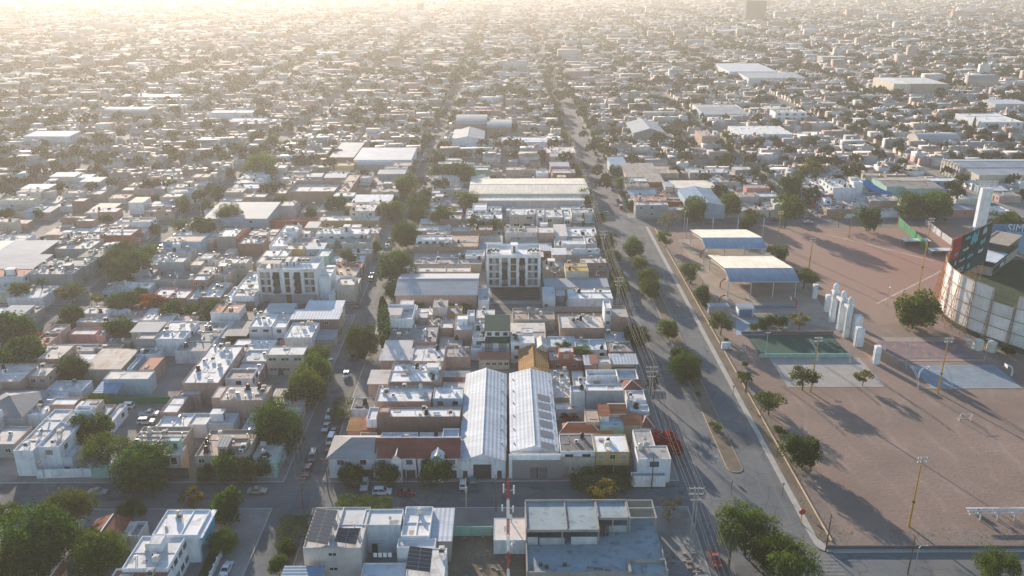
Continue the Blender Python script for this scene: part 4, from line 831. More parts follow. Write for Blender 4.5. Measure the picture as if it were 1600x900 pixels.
m = MB(); m.box(84,226,.1,113,246.2,.15); structure("concrete_plaza", m, grunge("plaza", (.36,.33,.30), .15, .2, 1.5, .9, objvar=0))
m = MB(); m.box(78.6,265.5,.1,118,282.9,.15); structure("park_plaza", m, PAVE)
m = MB(); m.box(81,246.4,.1,110,246.7,1.5); o = m.build("court_wall", [WALL['m']]); tag(o, "low green and white wall along the near side of the green court", "wall")
m = MB(); m.box(80,265.0,.1,111.5,265.3,1.1); o = m.build("court_wall", [WALL['d']]); tag(o, "dark low wall along the far side of the green court", "wall")
m = MB(); m.box(82,288.2,.1,106,288.6,1.3); o = m.build("court_wall", [BLUEPAINT]); tag(o, "low dark blue wall between the covered court and open court", "wall")
wall_run("white low wall and gate pillar at park entrance on the avenue", [(70.5,253.5),(73.5,253.5)], 2.4, .8, WALL['w'], "gate_wall", "wall")
house("small blue-white kiosk with sheet roof in park plaza", [(1154,1178,482,476,3.2,'w','Z',dict(rt='metal',rise=.3,doors=[('S',.5,4.4,2.6,'b')]))], cat="kiosk", name="kiosk", clut=0)
house("small grey kiosk behind an olive tree in the park", [(1108,1138,479,475,3.0,'g','Z',dict(rt='metal',rise=.2))], cat="kiosk", name="kiosk", clut=0)
area("plaza_path", [(1150,500),(1180,500),(1196,524),(1150,524)], .155, grunge("blue_path", (.30,.36,.42), .2, .2, 1.5, .9, objvar=0))
# baseball infield
def field_mat():
    m, t, b = nt_new("ballfield_clay"); p = pos(t); c = G(1470, 412)
    d = t.nodes.new("ShaderNodeVectorMath"); d.operation = 'DISTANCE'; t.links.new(p, d.inputs[0]); d.inputs[1].default_value = (c[0], c[1], .1)
    n1 = noise(t, p, .05, 5, .6); n2 = noise(t, p, .8, 6, .65); n3 = noise(t, vmul(t, p, (.25, .06, 1)), 1.0, 4)
    ad = t.nodes.new("ShaderNodeMath"); ad.operation = 'MULTIPLY_ADD'; t.links.new(n1, ad.inputs[0]); ad.inputs[1].default_value = 44; t.links.new(d.outputs["Value"], ad.inputs[2])
    cc = mixc(t, maprange(t, ad.outputs[0], 40, 96, 0, 1), (.31,.145,.105), (.28,.185,.145)); cc = mixc(t, maprange(t, n3, .4, .7, 0, .5), cc, (.26,.165,.125)); cc = mixc(t, maprange(t, n2, .4, .75, 0, .5), cc, (.24,.15,.11))
    t.links.new(cc, b.inputs["Base Color"]); b.inputs["Roughness"].default_value = .97; return m
P = [(118,330),(118,389),(214,389),(214,350),(184,312),(161,293),(153.5,282),(150,276),(128,272)]
m = MB(); m.poly([(x,y,.112) for x, y in P[::-1]]); structure("infield", m, field_mat())
m = MB()
for (p, q) in (((1370,475),(1478,420)), ((1290,366),(1460,408))):
    a, b = G(*p), G(*q); L = hypot(b[0]-a[0], b[1]-a[1]); nx, ny = -(b[1]-a[1])/L*.45, (b[0]-a[0])/L*.45
    m.poly([(a[0]+nx,a[1]+ny,.118),(a[0]-nx,a[1]-ny,.118),(b[0]-nx,b[1]-ny,.118),(b[0]+nx,b[1]+ny,.118)])
structure("foul_lines", m, grunge("chalk", (.52,.42,.36), .3, .4, 2, .95, stain=(.36,.24,.19), stain_amt=.8, objvar=0))
area("road", [(1225,355),(1600,352),(1600,362),(1225,360)], .115, SOIL) if False else None

# ------------------------------------------------------------------ curved court canopies
def canopy(label, x0, x1, yf, yk, zlow, ztop, group="court canopies"):
    r = thing("court_canopy", label, "canopy", ((x0+x1)/2, (yf+yk)/2, .1), group=None); cx, cyy = (x0+x1)/2, (yf+yk)/2
    D = yk-yf; prof = []
    for i in range(13):
        if i <= 4: t = i/4; y, z = .24*t, zlow+(ztop-zlow)*t**.8
        else: t = (i-4)/8; y, z = .24+.76*t, ztop-(ztop-5.6)*t**1.08
        prof.append((yf+D*y-cyy, z))
    a, b = x0-cx, x1-cx
    lo, hi = MB(), MB()
    for i, ((y, z), (y2, z2)) in enumerate(zip(prof[:-1], prof[1:])):
        mb = lo if i < 4 else hi
        mb.quad((a,y,z),(b,y,z),(b,y2,z2),(a,y2,z2)); mb.quad((a,y2,z2-.12),(b,y2,z2-.12),(b,y,z-.12),(a,y,z-.12))
        mb.quad((a,y,z-.12),(a,y,z),(a,y2,z2),(a,y2,z2-.12)); mb.quad((b,y,z),(b,y,z-.12),(b,y2,z2-.12),(b,y2,z2))
    lo.build("front_sheeting", [ROOF['V']], r); hi.build("top_sheeting", [ROOF['C']], r)
    for i in range(4):
        x = a + .4 + (b-a-.8)*i/3; m = MB(); pt = [(x, y, z-.3) for y, z in prof]; m.tube(pt, .12, 6); m.tube([(x,y,z-.9) for x,y,z in pt[1:-1]], .09, 6); m.build("rib", [FRAME], r)
        for j, (y, z) in enumerate((prof[1], prof[-2])): p = MB(); p.cyl((x,y,0),(x,y,z-.35),.17,.17,8); p.build("post", [FRAME], r)
    for y, z in (prof[0], prof[-1]): m = MB(); m.cyl((a,y,z-.25),(b,y,z-.25),.13,.13,6); m.build("edge_beam", [FRAME], r)
    return r
canopy("nearer white and blue curved roof over the sports court", 83.2, 109.4, 296.8, 333, 7.4, 9.6)
canopy("farther white and blue curved roof over the sports court", 82.8, 108.6, 336.4, 369, 7.4, 9.6)
def hoop(label, x, y, flip, col):
    r = thing("basketball_hoop", label, "basketball hoop", (x, y, .13), pi if flip else 0); m = MB()
    pts = [(0,0,0),(0.0,0,1.3)] + [(1.9-1.9*cos(a), 0, 1.3+2.3*sin(a)) for a in np.linspace(.15, pi/2, 7)] + [(2.3,0,3.6)]
    for i in range(len(pts)-1): m.cyl(pts[i], pts[i+1], .24, .22, 8)
    m.build("arched_post", [col], r); b = MB(); b.box(2.3,-.9,2.9,2.38,.9,4.0); b.build("backboard", [WHITE], r)
    k = MB()
    for i in range(10): t, t2 = 2*pi*i/10, 2*pi*(i+1)/10; k.cyl((2.65+.24*cos(t),.24*sin(t),3.1),(2.65+.24*cos(t2),.24*sin(t2),3.1),.025,.025,4)
    k.build("rim", [RUST], r)
REDP = plain("red_steel", (.42,.06,.04), .5); WH = WALL['w']
hoop("white arched basketball hoop at the left end of blue court", 125.6, 232, False, WH); hoop("white arched basketball hoop at the right end of blue court", 154.6, 233, True, WH)
hoop("white arched basketball hoop at right end of the purple court", 152.4, 252.5, True, WH); hoop("white arched basketball hoop beside the purple court's left path", 118.2, 246, False, WH)
for i, (px, py, fl, w) in enumerate(((1094,403,False,"left of the farther canopy court"),(1125,450,False,"left of the nearer canopy court"),(1123,476,False,"left of the open court by the kiosk"),(1244,480,True,"right of the open court by the kiosk"),(1239,440,True,"right of the nearer canopy court"))):
    x, y = G(px, py); hoop("red arched basketball hoop " + w, x, y, fl, REDP)
def truss(label, px, py, lean, L=8.5):
    x, y = G(px, py); r = thing("truss_arch", label, "truss arch", (x, y, .12)); m = MB(); n = 9; A, B = [], []
    for i in range(n+1):
        t = i/n; px_ = lean*3.2*t*t; A.append((px_-.3, 0, L*t*(1-.12*t))); B.append((px_+.3, .25, L*t*(1-.12*t)))
    m.tube(A, .06, 5); m.tube(B, .06, 5)
    for i in range(n): m.cyl(A[i], B[i+1], .035, .035, 4); m.cyl(B[i], A[i+1], .035, .035, 4)
    m.build("lattice", [FRAME], r)
for px, py, ln, w in ((1222,604,-1,"nearest the palm at the plaza"),(1277,566,-1,"beside the tall yellow pole at the green court"),(1328,568,-1,"at the right end of the green court"),(1434,609,-1,"at the left front of blue court"),(1487,609,-1,"at the middle front of blue court"),(1372,598,-1,"beside the white post left of blue court")):
    truss("leaning white lattice truss " + w, px, py, ln)

# ------------------------------------------------------------------ monument of white pillars
def pillar(r, x, y, w, h, bulb):
    m = MB(); m.box(x-w/2,y-w/2,0,x+w/2,y+w/2,h)
    for s in (-1,1): m.box(x+s*w*.28-.12,y-w/2-.1,0,x+s*w*.28+.12,y-w/2-.002,h-.6); m.box(x-w/2-.1,y+s*w*.28-.12,0,x-w/2-.002,y+s*w*.28+.12,h-.6)
    if bulb: m.box(x-w*.65,y-w*.65,h,x+w*.65,y+w*.65,h+.5); m.cyl((x,y,h+.5),(x,y,h+1.1),w*.3,w*.55,12); m.cyl((x,y,h+1.1),(x,y,h+2.6),w*.55,w*.55,12); m.cyl((x,y,h+2.6),(x,y,h+3.4),w*.55,w*.12,12)
    return m
r = None
base = [G(1299,503), G(1311,516), G(1321,527)]
r = thing("pillar_monument", "white monument of three tall bulb-topped pillars joined by beams in park", "monument", (base[1][0], base[1][1], .12))
for bx_, by_ in base: pillar(r, bx_-base[1][0], by_-base[1][1], 1.7, 11.2, True).build("pillar", [WALL['w']], r)
for (a, b), (c, d) in zip(base[:-1], base[1:]):
    m = MB(); a, b, c, d = a-base[1][0], b-base[1][1], c-base[1][0], d-base[1][1]; L_ = hypot(c-a,d-b); ux,uy = (c-a)/L_,(d-b)/L_; pp = [(a+ux*.9,b+uy*.9),(c-ux*.9,d-uy*.9)]; nx,ny = -uy*.4,ux*.4; k=len(m.v); m.v += [(pp[0][0]+nx,pp[0][1]+ny,9.9),(pp[0][0]-nx,pp[0][1]-ny,9.9),(pp[1][0]-nx,pp[1][1]-ny,9.9),(pp[1][0]+nx,pp[1][1]+ny,9.9)]; m.v += [(x,y,11.0) for x,y,_ in m.v[k:k+4]]; m.f += [tuple(k+i for i in q) for q in ((0,1,5,4),(1,2,6,5),(2,3,7,6),(3,0,4,7),(4,5,6,7),(3,2,1,0))]; m.m += [0]*6; m.build("beam", [WALL['w']], r)
for i, (px, py, hh, ww, w) in enumerate(((1291,487,6.5,1.5,"behind the tall bulb-topped pillars"),(1336,530,8.5,2.4,"just right of the tall bulb-topped pillars"),(1338,541,6.8,1.6,"nearest the green court corner"),(1344,541,6.2,1.3,"beside its twin near the green court corner"),(1368,568,6.0,1.7,"standing alone beside the purple court"),(1272,466,5.5,1.6,"beside the baseball field and canopy"))):
    x, y = G(px, py); r = thing("white_pillar", "plain white rectangular pillar " + w, "pillar", (x, y, .12)); pillar(r, 0, 0, ww, hh, False).build("shaft", [WALL['w']], r)

# ------------------------------------------------------------------ stadium: curved outer wall, scoreboard, press box, light tower
path = [(163,296),(159.5,291),(156.8,285),(155.2,278),(155,271.5),(156.5,265),(159.5,258.5),(163.5,252),(168.5,245),(174.5,238),(181.5,231),(189.5,224),(199,217)]
ctrl = []
ctrl += path[:-1]
ctrl.append(path[-1])
r = thing("stadium_wall", "tall curved stadium wall of stained white panels on rusty lattice supports", "stadium wall", (160, 260, .1))
PAN = grunge("stained_panel", (.76,.74,.71), .15, .3, 1.5, .85, streak=.35, objvar=.10, stain=(.46,.36,.27), stain_amt=.4, st_scale=.25); RUSTG = grunge("rust_grey", (.34,.24,.18), .3, .5, 3, .9, objvar=0)
zlev = [2.2, 6.2, 10.4, 14.8, 19.3]
for i, ((a, b), (c, d)) in enumerate(zip(ctrl[:-1], ctrl[1:])):
    L = hypot(c-a, d-b); ux, uy = (c-a)/L, (d-b)/L; nx, ny = -uy, ux       # inward normal (towards the field)
    if nx < 0 and uy < 0 and False: nx, ny = -nx, -ny
    for k in range(4):
        z0, z1 = zlev[k]+.06, zlev[k+1]-.06
        if (i, k) in ((6,3),): continue                              # missing panels
        m = MB(); P = [(a-160+ux*.08,b-260+uy*.08),(c-160-ux*.08,d-260-uy*.08)]
        m.quad((*P[0],z0),(*P[1],z0),(*P[1],z1),(*P[0],z1)); q = [(p[0]+nx*.12,p[1]+ny*.12) for p in P]; m.quad((*q[1],z0),(*q[0],z0),(*q[0],z1),(*q[1],z1)); m.quad((*P[0],z1),(*P[1],z1),(*q[1],z1),(*q[0],z1))
        m.build("panel", [PAN], r)
    m = MB(); x, y = a-160, b-260; ox, oy = -nx, -ny
    for s in (-.35,.35): m.cyl((x+ox*.3+ux*s,y+oy*.3+uy*s,0),(x+ox*.3+ux*s,y+oy*.3+uy*s,19.4),.09,.09,5)
    if i < 9:
        m.cyl((x+ox*3.0,y+oy*3.0,0),(x+ox*.5,y+oy*.5,15.5),.1,.1,5)
        for k in range(8): t = k/8; z = 15*t; dd = 3.0-2.5*t; m.cyl((x+ox*.3,y+oy*.3,z),(x+ox*dd,y+oy*dd,z+ .9),.05,.05,4); m.cyl((x+ox*dd,y+oy*dd,z),(x+ox*.3,y+oy*.3,z+1.8),.05,.05,4)
    for k in range(9): z = 2.1*k; m.cyl((x+ox*.3-ux*.35,y+oy*.3-uy*.35,z),(x+ox*.3+ux*.35,y+oy*.3+uy*.35,z+2.1),.045,.045,4)
    m.build("lattice_support", [RUST if i < 5 else RUSTG], r)
    m = MB()
    for z in zlev: m.cyl((a-160+ox*.22,b-260+oy*.22,z),(c-160+ox*.22,d-260+oy*.22,z),.11,.11,5)
    m.build("horizontal_rail", [RUST if i < 5 else RUSTG], r)
m = MB()
P = [(x, y) for x, y in path]
m.poly([(x+.6,y,.13) for x, y in P] + [(262,217,.13),(262,346,.13),(196,346,.13)]); structure("stadium_field", m, grunge("stadium_grass", (.028,.055,.02), .3, .1, .8, .95, objvar=0))
m = MB(); m.box(197,342,.13,262,347,.17); structure("warning_track", m, SOIL)
A, B = (158.5, 286.5), (184.5, 309); L = hypot(B[0]-A[0], B[1]-A[1]); ang = atan2(B[1]-A[1], B[0]-A[0])
r = thing("scoreboard", "big dark green advertising scoreboard standing on the stadium wall", "scoreboard", (A[0], A[1], 0), ang)
GB = grunge("board_green", (.012,.055,.048), .2, .3, 2, .6, objvar=.4); RB = plain("board_red", (.35,.03,.03)); LETTER = plain("board_lettering", (.52,.60,.62)); CYAN = plain("board_cyan", (.10,.42,.52))
for i in range(5):
    for k in range(4):
        m = MB(); x0_, x1_ = L*i/5+.05, L*(i+1)/5-.05; z0 = 11+4.0*k; m.box(x0_,-.15,z0,x1_,.15,z0+3.9)
        m.build("board_panel", [RB if (i == 0 and k >= 2) else GB], r)
m = MB()
for i in range(7): x = L*i/6; m.cyl((x,.5,0),(x,.5,27),.16,.16,6); m.cyl((x,.5,12),(x,3.2,0),.12,.12,5)
for z in (12,16,20,24,26.6): m.cyl((0,.45,z),(L,.45,z),.08,.08,5)
m.build("support_frame", [RUST], r)
def text(s, size, m, parent, loc, rot, name="lettering", ext=.04):
    cu = bpy.data.curves.new(name, 'FONT'); cu.body = s; cu.size = size; cu.extrude = ext; cu.align_x = 'CENTER'; cu.align_y = 'CENTER'; cu.resolution_u = 2
    cu.materials.append(m); o = bpy.data.objects.new(name, cu); C.objects.link(o); me = bpy.data.meshes.new_from_object(o.evaluated_get(bpy.context.evaluated_depsgraph_get())); bpy.data.objects.remove(o)
    o = link(name, me, parent, loc); o.rotation_euler = rot; return o
text("JADE", 3.2, LETTER, r, (L*.29, -.2, 13.0), (pi/2, 0, 0))
rg = random.Random(9)
for u, z, w, hh, mt in ((.52,13.0,2.6,2.6,CYAN),(.30,17.0,5.0,.9,LETTER),(.14,17.0,1.3,2.2,LETTER),(.12,20.6,3.2,1.2,CYAN),(.36,20.8,5.2,1.2,LETTER),(.36,25.0,4.6,1.6,CYAN),(.55,23.6,6.0,5.2,CYAN),(.52,17.0,5.0,1.6,CYAN),(.80,24.8,3.4,3.0,LETTER),(.80,20.6,4.6,2.4,CYAN),(.78,17.0,4.4,1.8,LETTER)):
    m = MB(); n = 5                                            # advert panel art, too small in the photo to read
    for k in range(n): m.box(L*u-w/2+w*k/n, -.2, z-hh*rg.uniform(.25,.5), L*u-w/2+w*(k+.72)/n, -.16, z+hh*rg.uniform(.2,.5))
    m.build("advert_art", [mt], r)
A, B = G(1548, 432), G(1588, 400); ang = atan2(B[1]-A[1], B[0]-A[0]); L = hypot(B[0]-A[0], B[1]-A[1])
r = thing("press_box", "stadium dugout block with dark openings and flat blue roof below scoreboard", "press box", (A[0], A[1], .1), ang)
m = MB(); m.box(0,0,0,L,9,3.6); m.box(0,8.8,3.62,L,9,6.4); m.box(L-.3,0,3.62,L,8.8,8.2); m.box(L*.45,8.9,6.5,L-.3,9.2,9.6); m.build("wall", [WALL['b']], r)
m = MB(); m.box(-.8,-1.0,5.9,L*.42,9.4,6.2); m.build("roof", [ROOF['L']], r); m = MB(); m.box(L*.44,-.6,9.0,L+.4,9.6,9.3); m.build("roof", [WALL['b']], r)
m = MB(); m.box(.3,.15,3.62,L*.44,.35,5.7); m.box(.2,.4,3.62,.4,8.6,5.7); m.build("dark_glazing", [GLASS], r); m = MB(); m.box(L*.46,.2,3.62,L-.4,.5,5.0); m.build("balustrade", [DFRAME], r)
m = MB(); m.box(1.0,-.09,.4,L*.52,-.02,3.2); m.build("green_sign", [GB], r); m = MB(); m.box(L*.30,-.14,1.0,L*.46,-.1,2.6); m.build("sign_art", [LETTER], r); m = MB(); m.box(L*.62,7,5.2,L*.85,8.7,6.6); m.build("blue_panel", [plain("vivid_blue", (.03,.08,.42), .6)], r)
m = MB()
for k in range(12): m.box(224, 350+1.3*k, .1, 275, 351.25+1.3*k, 1.0+.4*k)
o = m.build("grandstand", [grunge("stand_blue", (.20,.36,.46), .2, .3, 2, .7, objvar=0)]); tag(o, "light blue stepped stadium seating behind the scoreboard", "grandstand")
SIMX = 231.6
r = wall_run("dark blue stadium street wall with white lettering", [(220,370),(280,370)], 7.6, .3, BLUEPAINT, z0=.1)
text("SIM", 5.2, WHITE, r, (SIMX-220, -.25, 5.6), (pi/2, 0, 0))
Xt, Yt = G(1526, 374); zt = z_at(1541, 293, Yt)
r = thing("light_tower", "massive white stadium light tower with floodlight crown", "light tower", (Xt, Yt, 0)); m = MB(); m.box(-2.4,-1.2,0,-.9,1.2,zt); m.box(-.88,-1.1,0,2.4,1.1,zt-.2); m.build("shaft", [WALL['w']], r)
m = MB(); m.box(-2.5,-1.3,.1,2.5,1.3,6); m.build("blue_base", [BLUEPAINT], r)
m = MB()
for k in range(3):
    z = zt+.6+1.1*k; m.cyl((-4,-.8,z),(4,-.8,z),.09,.09,5); m.cyl((-4,.8,z),(4,.8,z),.09,.09,5)
    for x in np.linspace(-3.8,3.8,8): m.box(x-.35,-1.05,z-.35,x+.35,-.85,z+.35)
for x in (-3.5,-1.2,1.2,3.5): m.cyl((x,-.8,zt-.3),(x,-.8,zt+3.2),.09,.09,5); m.cyl((x,.8,zt-.3),(x,.8,zt+3.2),.09,.09,5)
m.build("floodlight_rack", [FRAME], r)
# green net and dugouts of the ball field
wall_run("long green windscreen net on posts beside the baseball field", gp((1403,352),(1430,378),(1447,395)), 4.2, .08, GREENNET, "net_fence", "fence", cap=RUST, piers=7, z0=.1)
wall_run("grey wire backstop fence running down to the stadium", gp((1445,352),(1470,372),(1487,384)), 3.0, .08, WALL['l'], "wire_fence", "fence", piers=6, z0=.1)
for px, py, w in ((1430,383,"with red and white band beside the green net"),(1472,398,"beside the stadium wall")):
    x, y = G(px, py); r = thing("dugout", "low flat-roofed team dugout " + w, "dugout", (x, y, .1)); m = MB(); m.box(-5.5,1.6,0,5.5,1.8,2.3); m.box(-5.5,-1.6,0,-5.3,1.6,2.3); m.box(5.3,-1.6,0,5.5,1.6,2.3); m.build("wall", [WALL['t'] if px < 1450 else WALL['g']], r)
    m = MB(); m.box(-6,-2.2,2.31,6,2,2.45); m.build("roof", [ROOF['W']], r); m = MB(); m.box(-5,.6,.1,5,1.1,.5); m.build("bench", [WOOD], r)
# blue shade sail
a, b, c, d = G(1336,279,10.5), G(1356,281,10), G(1394,301,5), G(1376,304,5)
r = thing("shade_sail", "bright blue shade sail stretched beside the white school building", "shade sail", (a[0], a[1], 0)); m = MB(); P0 = [(a[0],a[1],10.5),(b[0],b[1],10),(c[0],c[1],5),(d[0],d[1],5)]; P0 = [(x-a[0],y-a[1],z) for x,y,z in P0]
n = 6
def bl(u, v):
    q = [[P0[0][i]*(1-u)*(1-v)+P0[1][i]*u*(1-v)+P0[2][i]*u*v+P0[3][i]*(1-u)*v for i in range(3)]][0]; q[2] -= .9*sin(pi*u)*.5+.9*sin(pi*v); return tuple(q)
for i in range(n):
    for j in range(n): q = [bl(i/n,j/n),bl((i+1)/n,j/n),bl((i+1)/n,(j+1)/n),bl(i/n,(j+1)/n)]; m.poly(q); m.poly([(x,y,z-.05) for x,y,z in q[::-1]])
m.build("fabric", [leafmat("sail_blue", (.03,.30,.66), (.03,.28,.62), .3)], r)
for p in P0: m = MB(); m.cyl((p[0],p[1],0),(p[0],p[1],p[2]),.1,.1,6); m.build("mast", [STEEL], r)
# bleachers, goal, playground bits on the dirt field
x, y = G(1530, 818); r = thing("bleachers", "white concrete bleachers on legs at the right edge of dirt field", "bleachers", (x, y, .1)); m = MB()
for k in range(3): m.box(-2+0, 1.0+.7*k, 1.5+.3*k, 26, 1.5+.7*k, 1.6+.3*k)
m.build("seat_plank", [WALL['l']], r)
for i in range(7): m = MB(); xx = .5+3.9*i; m.box(xx,.9,0,xx+.25,1.1,1.3); m.box(xx,2.9,0,xx+.25,3.1,2.0); m.box(xx,1.1,1.1,xx+.25,2.9,1.35); m.build("support", [WALL['l']], r)
for px, py, w in ((1508,658,"on the open dirt field"),(1162,546,"at the left end of green court")):
    x, y = G(px, py); r = thing("goal", "small white football goal " + w, "goal", (x, y, .12), 0 if px > 1400 else pi/2); m = MB()
    for s in (-1.6,1.6): m.cyl((s,0,0),(s,0,2.1),.06,.06,6); m.cyl((s,0,2.1),(s,1.0,0),.04,.04,5); m.cyl((s,0,.03),(s,1.0,.03),.04,.04,5)
    m.cyl((-1.6,0,2.1),(1.6,0,2.1),.06,.06,6); m.cyl((-1.6,1.0,.04),(1.6,1.0,.04),.04,.04,5); m.build("goal_frame", [WHITE], r)
x, y = G(1251, 818); r = thing("info_sign", "red round sign on a yellow post at the park corner", "sign", (x, y, .1)); m = MB(); m.cyl((0,0,0),(0,0,2.6),.12,.12,6); m.build("post", [YPOLE], r); m = MB(); m.cyl((0,-.15,3.1),(0,.15,3.1),.75,.75,12); m.cyl((0,0,3.7),(0,0,5.6),.05,.05,5); m.build("sign_panel", [REDP], r)
x, y = G(1118, 727); r = thing("road_sign", "small white road sign on black post at the median tip", "sign", (x, y, .15)); m = MB(); m.cyl((0,0,0),(0,0,3.2),.05,.05,6); m.build("post", [DFRAME], r); m = MB(); m.box(-.4,-.08,2.2,.4,-.055,2.9); m.build("sign_panel", [WHITE], r)
# solar arrays
def solar(label, P, nx, ny):
    q = [(*G(x, y, z), z) for x, y, z in P]; r = thing("solar_array", label, "solar panels", (q[0][0], q[0][1], 0)); q = [np.array((a-q[0][0], b-q[0][1], z)) for a, b, z in q]
    f = lambda u, v: (q[0]*(1-u)+q[1]*u)*(1-v)+(q[3]*(1-u)+q[2]*u)*v
    nrm = np.cross(q[1]-q[0], q[3]-q[0]); nrm /= np.linalg.norm(nrm)
    fr = MB(); pn = MB()
    for i in range(nx):
        for j in range(ny):
            a = .012; us = (i/nx+a/nx*2, (i+1)/nx-a/nx*2); vs = (j/ny+a, (j+1)/ny-a)
            pn.poly([tuple(f(u,v)+nrm*.04) for u, v in ((us[0],vs[0]),(us[1],vs[0]),(us[1],vs[1]),(us[0],vs[1]))])
    fr.poly([tuple(f(u,v)) for u, v in ((0,0),(1,0),(1,1),(0,1))]); fr.poly([tuple(f(u,v)-nrm*.06) for u, v in ((0,1),(1,1),(1,0),(0,0))])
    for (a, b) in (((0,0),(1,0)),((1,0),(1,1)),((1,1),(0,1)),((0,1),(0,0))): fr.poly([tuple(f(*a)-nrm*.06),tuple(f(*b)-nrm*.06),tuple(f(*b)),tuple(f(*a))])
    fr.build("panel_frame", [STEEL], r); pn.build("solar_cells", [PV], r)
    lg = MB()
    for u in (.03,.5,.97):
        for v in (.05,.95): p = f(u,v); lg.cyl((p[0],p[1],6.75),tuple(p-nrm*.06),.04,.04,5)
    lg.build("stand", [STEEL], r)
solar("large tilted solar array at the left corner of the nearest building", [(476,845,8.0),(512,851,8.0),(528,797,9.6),(494,793,9.6)], 2, 9)
solar("smaller tilted solar array on the nearest building's left wing", [(522,846,8.0),(556,851,8.0),(564,825,9.0),(529,825,9.0)], 2, 4)
solar("dark solar array on the nearest building's right wing", [(633,889,7.2),(672,894,7.2),(676,857,8.6),(640,853,8.6)], 2, 6)
r = thing("clothes_line", "row of white laundry hanging in the nearest building's court", "laundry", (*G(598, 868, 4.4), 3.4)); m = MB(); m.cyl((-2.2,0,1.7),(2.2,0,1.7),.015,.015,4); m.build("line", [STEEL], r)
for i in range(4): m = MB(); m.box(-1.9+1.0*i,-.03,.6,-1.9+1.0*i+.75,.03,1.69); m.build("sheet", [WHITE], r)

# skylights and roof vents of the two corrugated sheds
SH = [o for o in C.objects if o.get('label', '').startswith(('left white corr', 'right white corr'))]
for o in SH:
    L = o['label'].startswith('left'); cx, cyy = o.location[0], o.location[1]
    xa, xb, h, rh = (-12, -.5, 5.2, 1.9) if L else (1.0, 13, 5.6, 1.6); xm = (xa+xb)/2; hw = (xb-xa)/2
    for py in ((700,) if L else (622,635,649,663,679,698)):
        yy = G(842, py, 6.4)[1]; m = MB(); f = lambda x: h+rh*(1-abs(x-xm)/hw)+.05
        a, b = xm+hw*.26, xm+hw*.80
        m.quad((a-cx,yy-1.6-cyy,f(a)),(b-cx,yy-1.6-cyy,f(b)),(b-cx,yy+1.6-cyy,f(b)),(a-cx,yy+1.6-cyy,f(a))); m.build("skylight", [MATS["skylight"] if "skylight" in MATS else grunge("skylight", (.20,.20,.21), .2, .4, 3, .5)], o)
    for k in range(6):
        yy = 184+7*k+(1.5 if L else 0); x = xb-.7; link("turbine_vent", ME_TURB, o, (x-cx, yy-cyy, h+.1), 0, (.6,.6,.6))
        if not L: link("turbine_vent", ME_TURB, o, (xa+.8-cx, yy+1-cyy, h+.1), 0, (.55,.55,.55))

# turquoise street side of the lower left corner house, and its white railing
for o in C.objects:
    if o.get('label', '').startswith('white and turquoise'): HC = o
X1, Y0 = G(308, 837, 7); Y1 = G(337, 796, 7)[1]; cx, cyy = HC.location[0], HC.location[1]
TQ = grunge("turquoise_paint", (.10,.40,.52), .15, .3, 2, .7, objvar=0)
m = MB(); m.box(X1-cx+.03, Y0-cyy+2, 3.4, X1-cx+.5, Y1-cyy-.3, 6.2); m.build("balcony_front", [TQ], HC); m = MB(); m.box(X1-cx-.02, Y0-cyy+1, 0, X1-cx+.02+.02, Y1-cyy-.5, 3.3); m.build("street_facade", [TQ], HC)
m = MB(); m.box(X1-cx+.0, Y0-cyy-.2, 6.3, X1-cx+1.1, Y1-cyy+.4, 6.55); m.build("roof_overhang", [WALL['w']], HC)
wall_run("white railing fence around the lower left corner house's lawn", [(X1+3.6, Y0-16), (X1+3.6, Y1-.5), (X1+.6, Y1-.5)], 1.5, .08, WALL['w'], "railing_fence", "fence", piers=2.2, z0=.14)
m = MB(); m.quad((X1+.6,Y0-16,.16),(X1+3.5,Y0-16,.16),(X1+3.5,Y0+4,.16),(X1+.6,Y0+4,.16)); structure("lawn", m, grunge("lawn_grass", (.035,.07,.02), .3, .3, 2, .95, objvar=0))
# builders' rubble and scrap on the vacant lot, by the unfinished building and in the scrap yard
rr = random.Random(6); m = MB()
for (a, b, c, d, n, big) in ((-10,120,2,158,130,.5),(33.5,126,40,150,170,.6),(142,404,176,418,170,1.3),(-92,232,-88,246,30,.6)):
    for _ in range(n):
        x, y, s = rr.uniform(a,c), rr.uniform(b,d), rr.uniform(.12,big); h_ = rr.uniform(.3,.9)*s; m.box(x,y,.12,x+s*rr.uniform(.6,2),y+s*rr.uniform(.5,1.4),.14+h_)
o = m.build("rubble", [grunge("scrap_mix", (.34,.31,.28), .5, .8, 2, .9, objvar=0, stain=(.16,.10,.07), stain_amt=.9, st_scale=1.2)]); tag(o, "scattered rubble and scrap on vacant lots and the scrap yard", "rubble", kind="stuff")

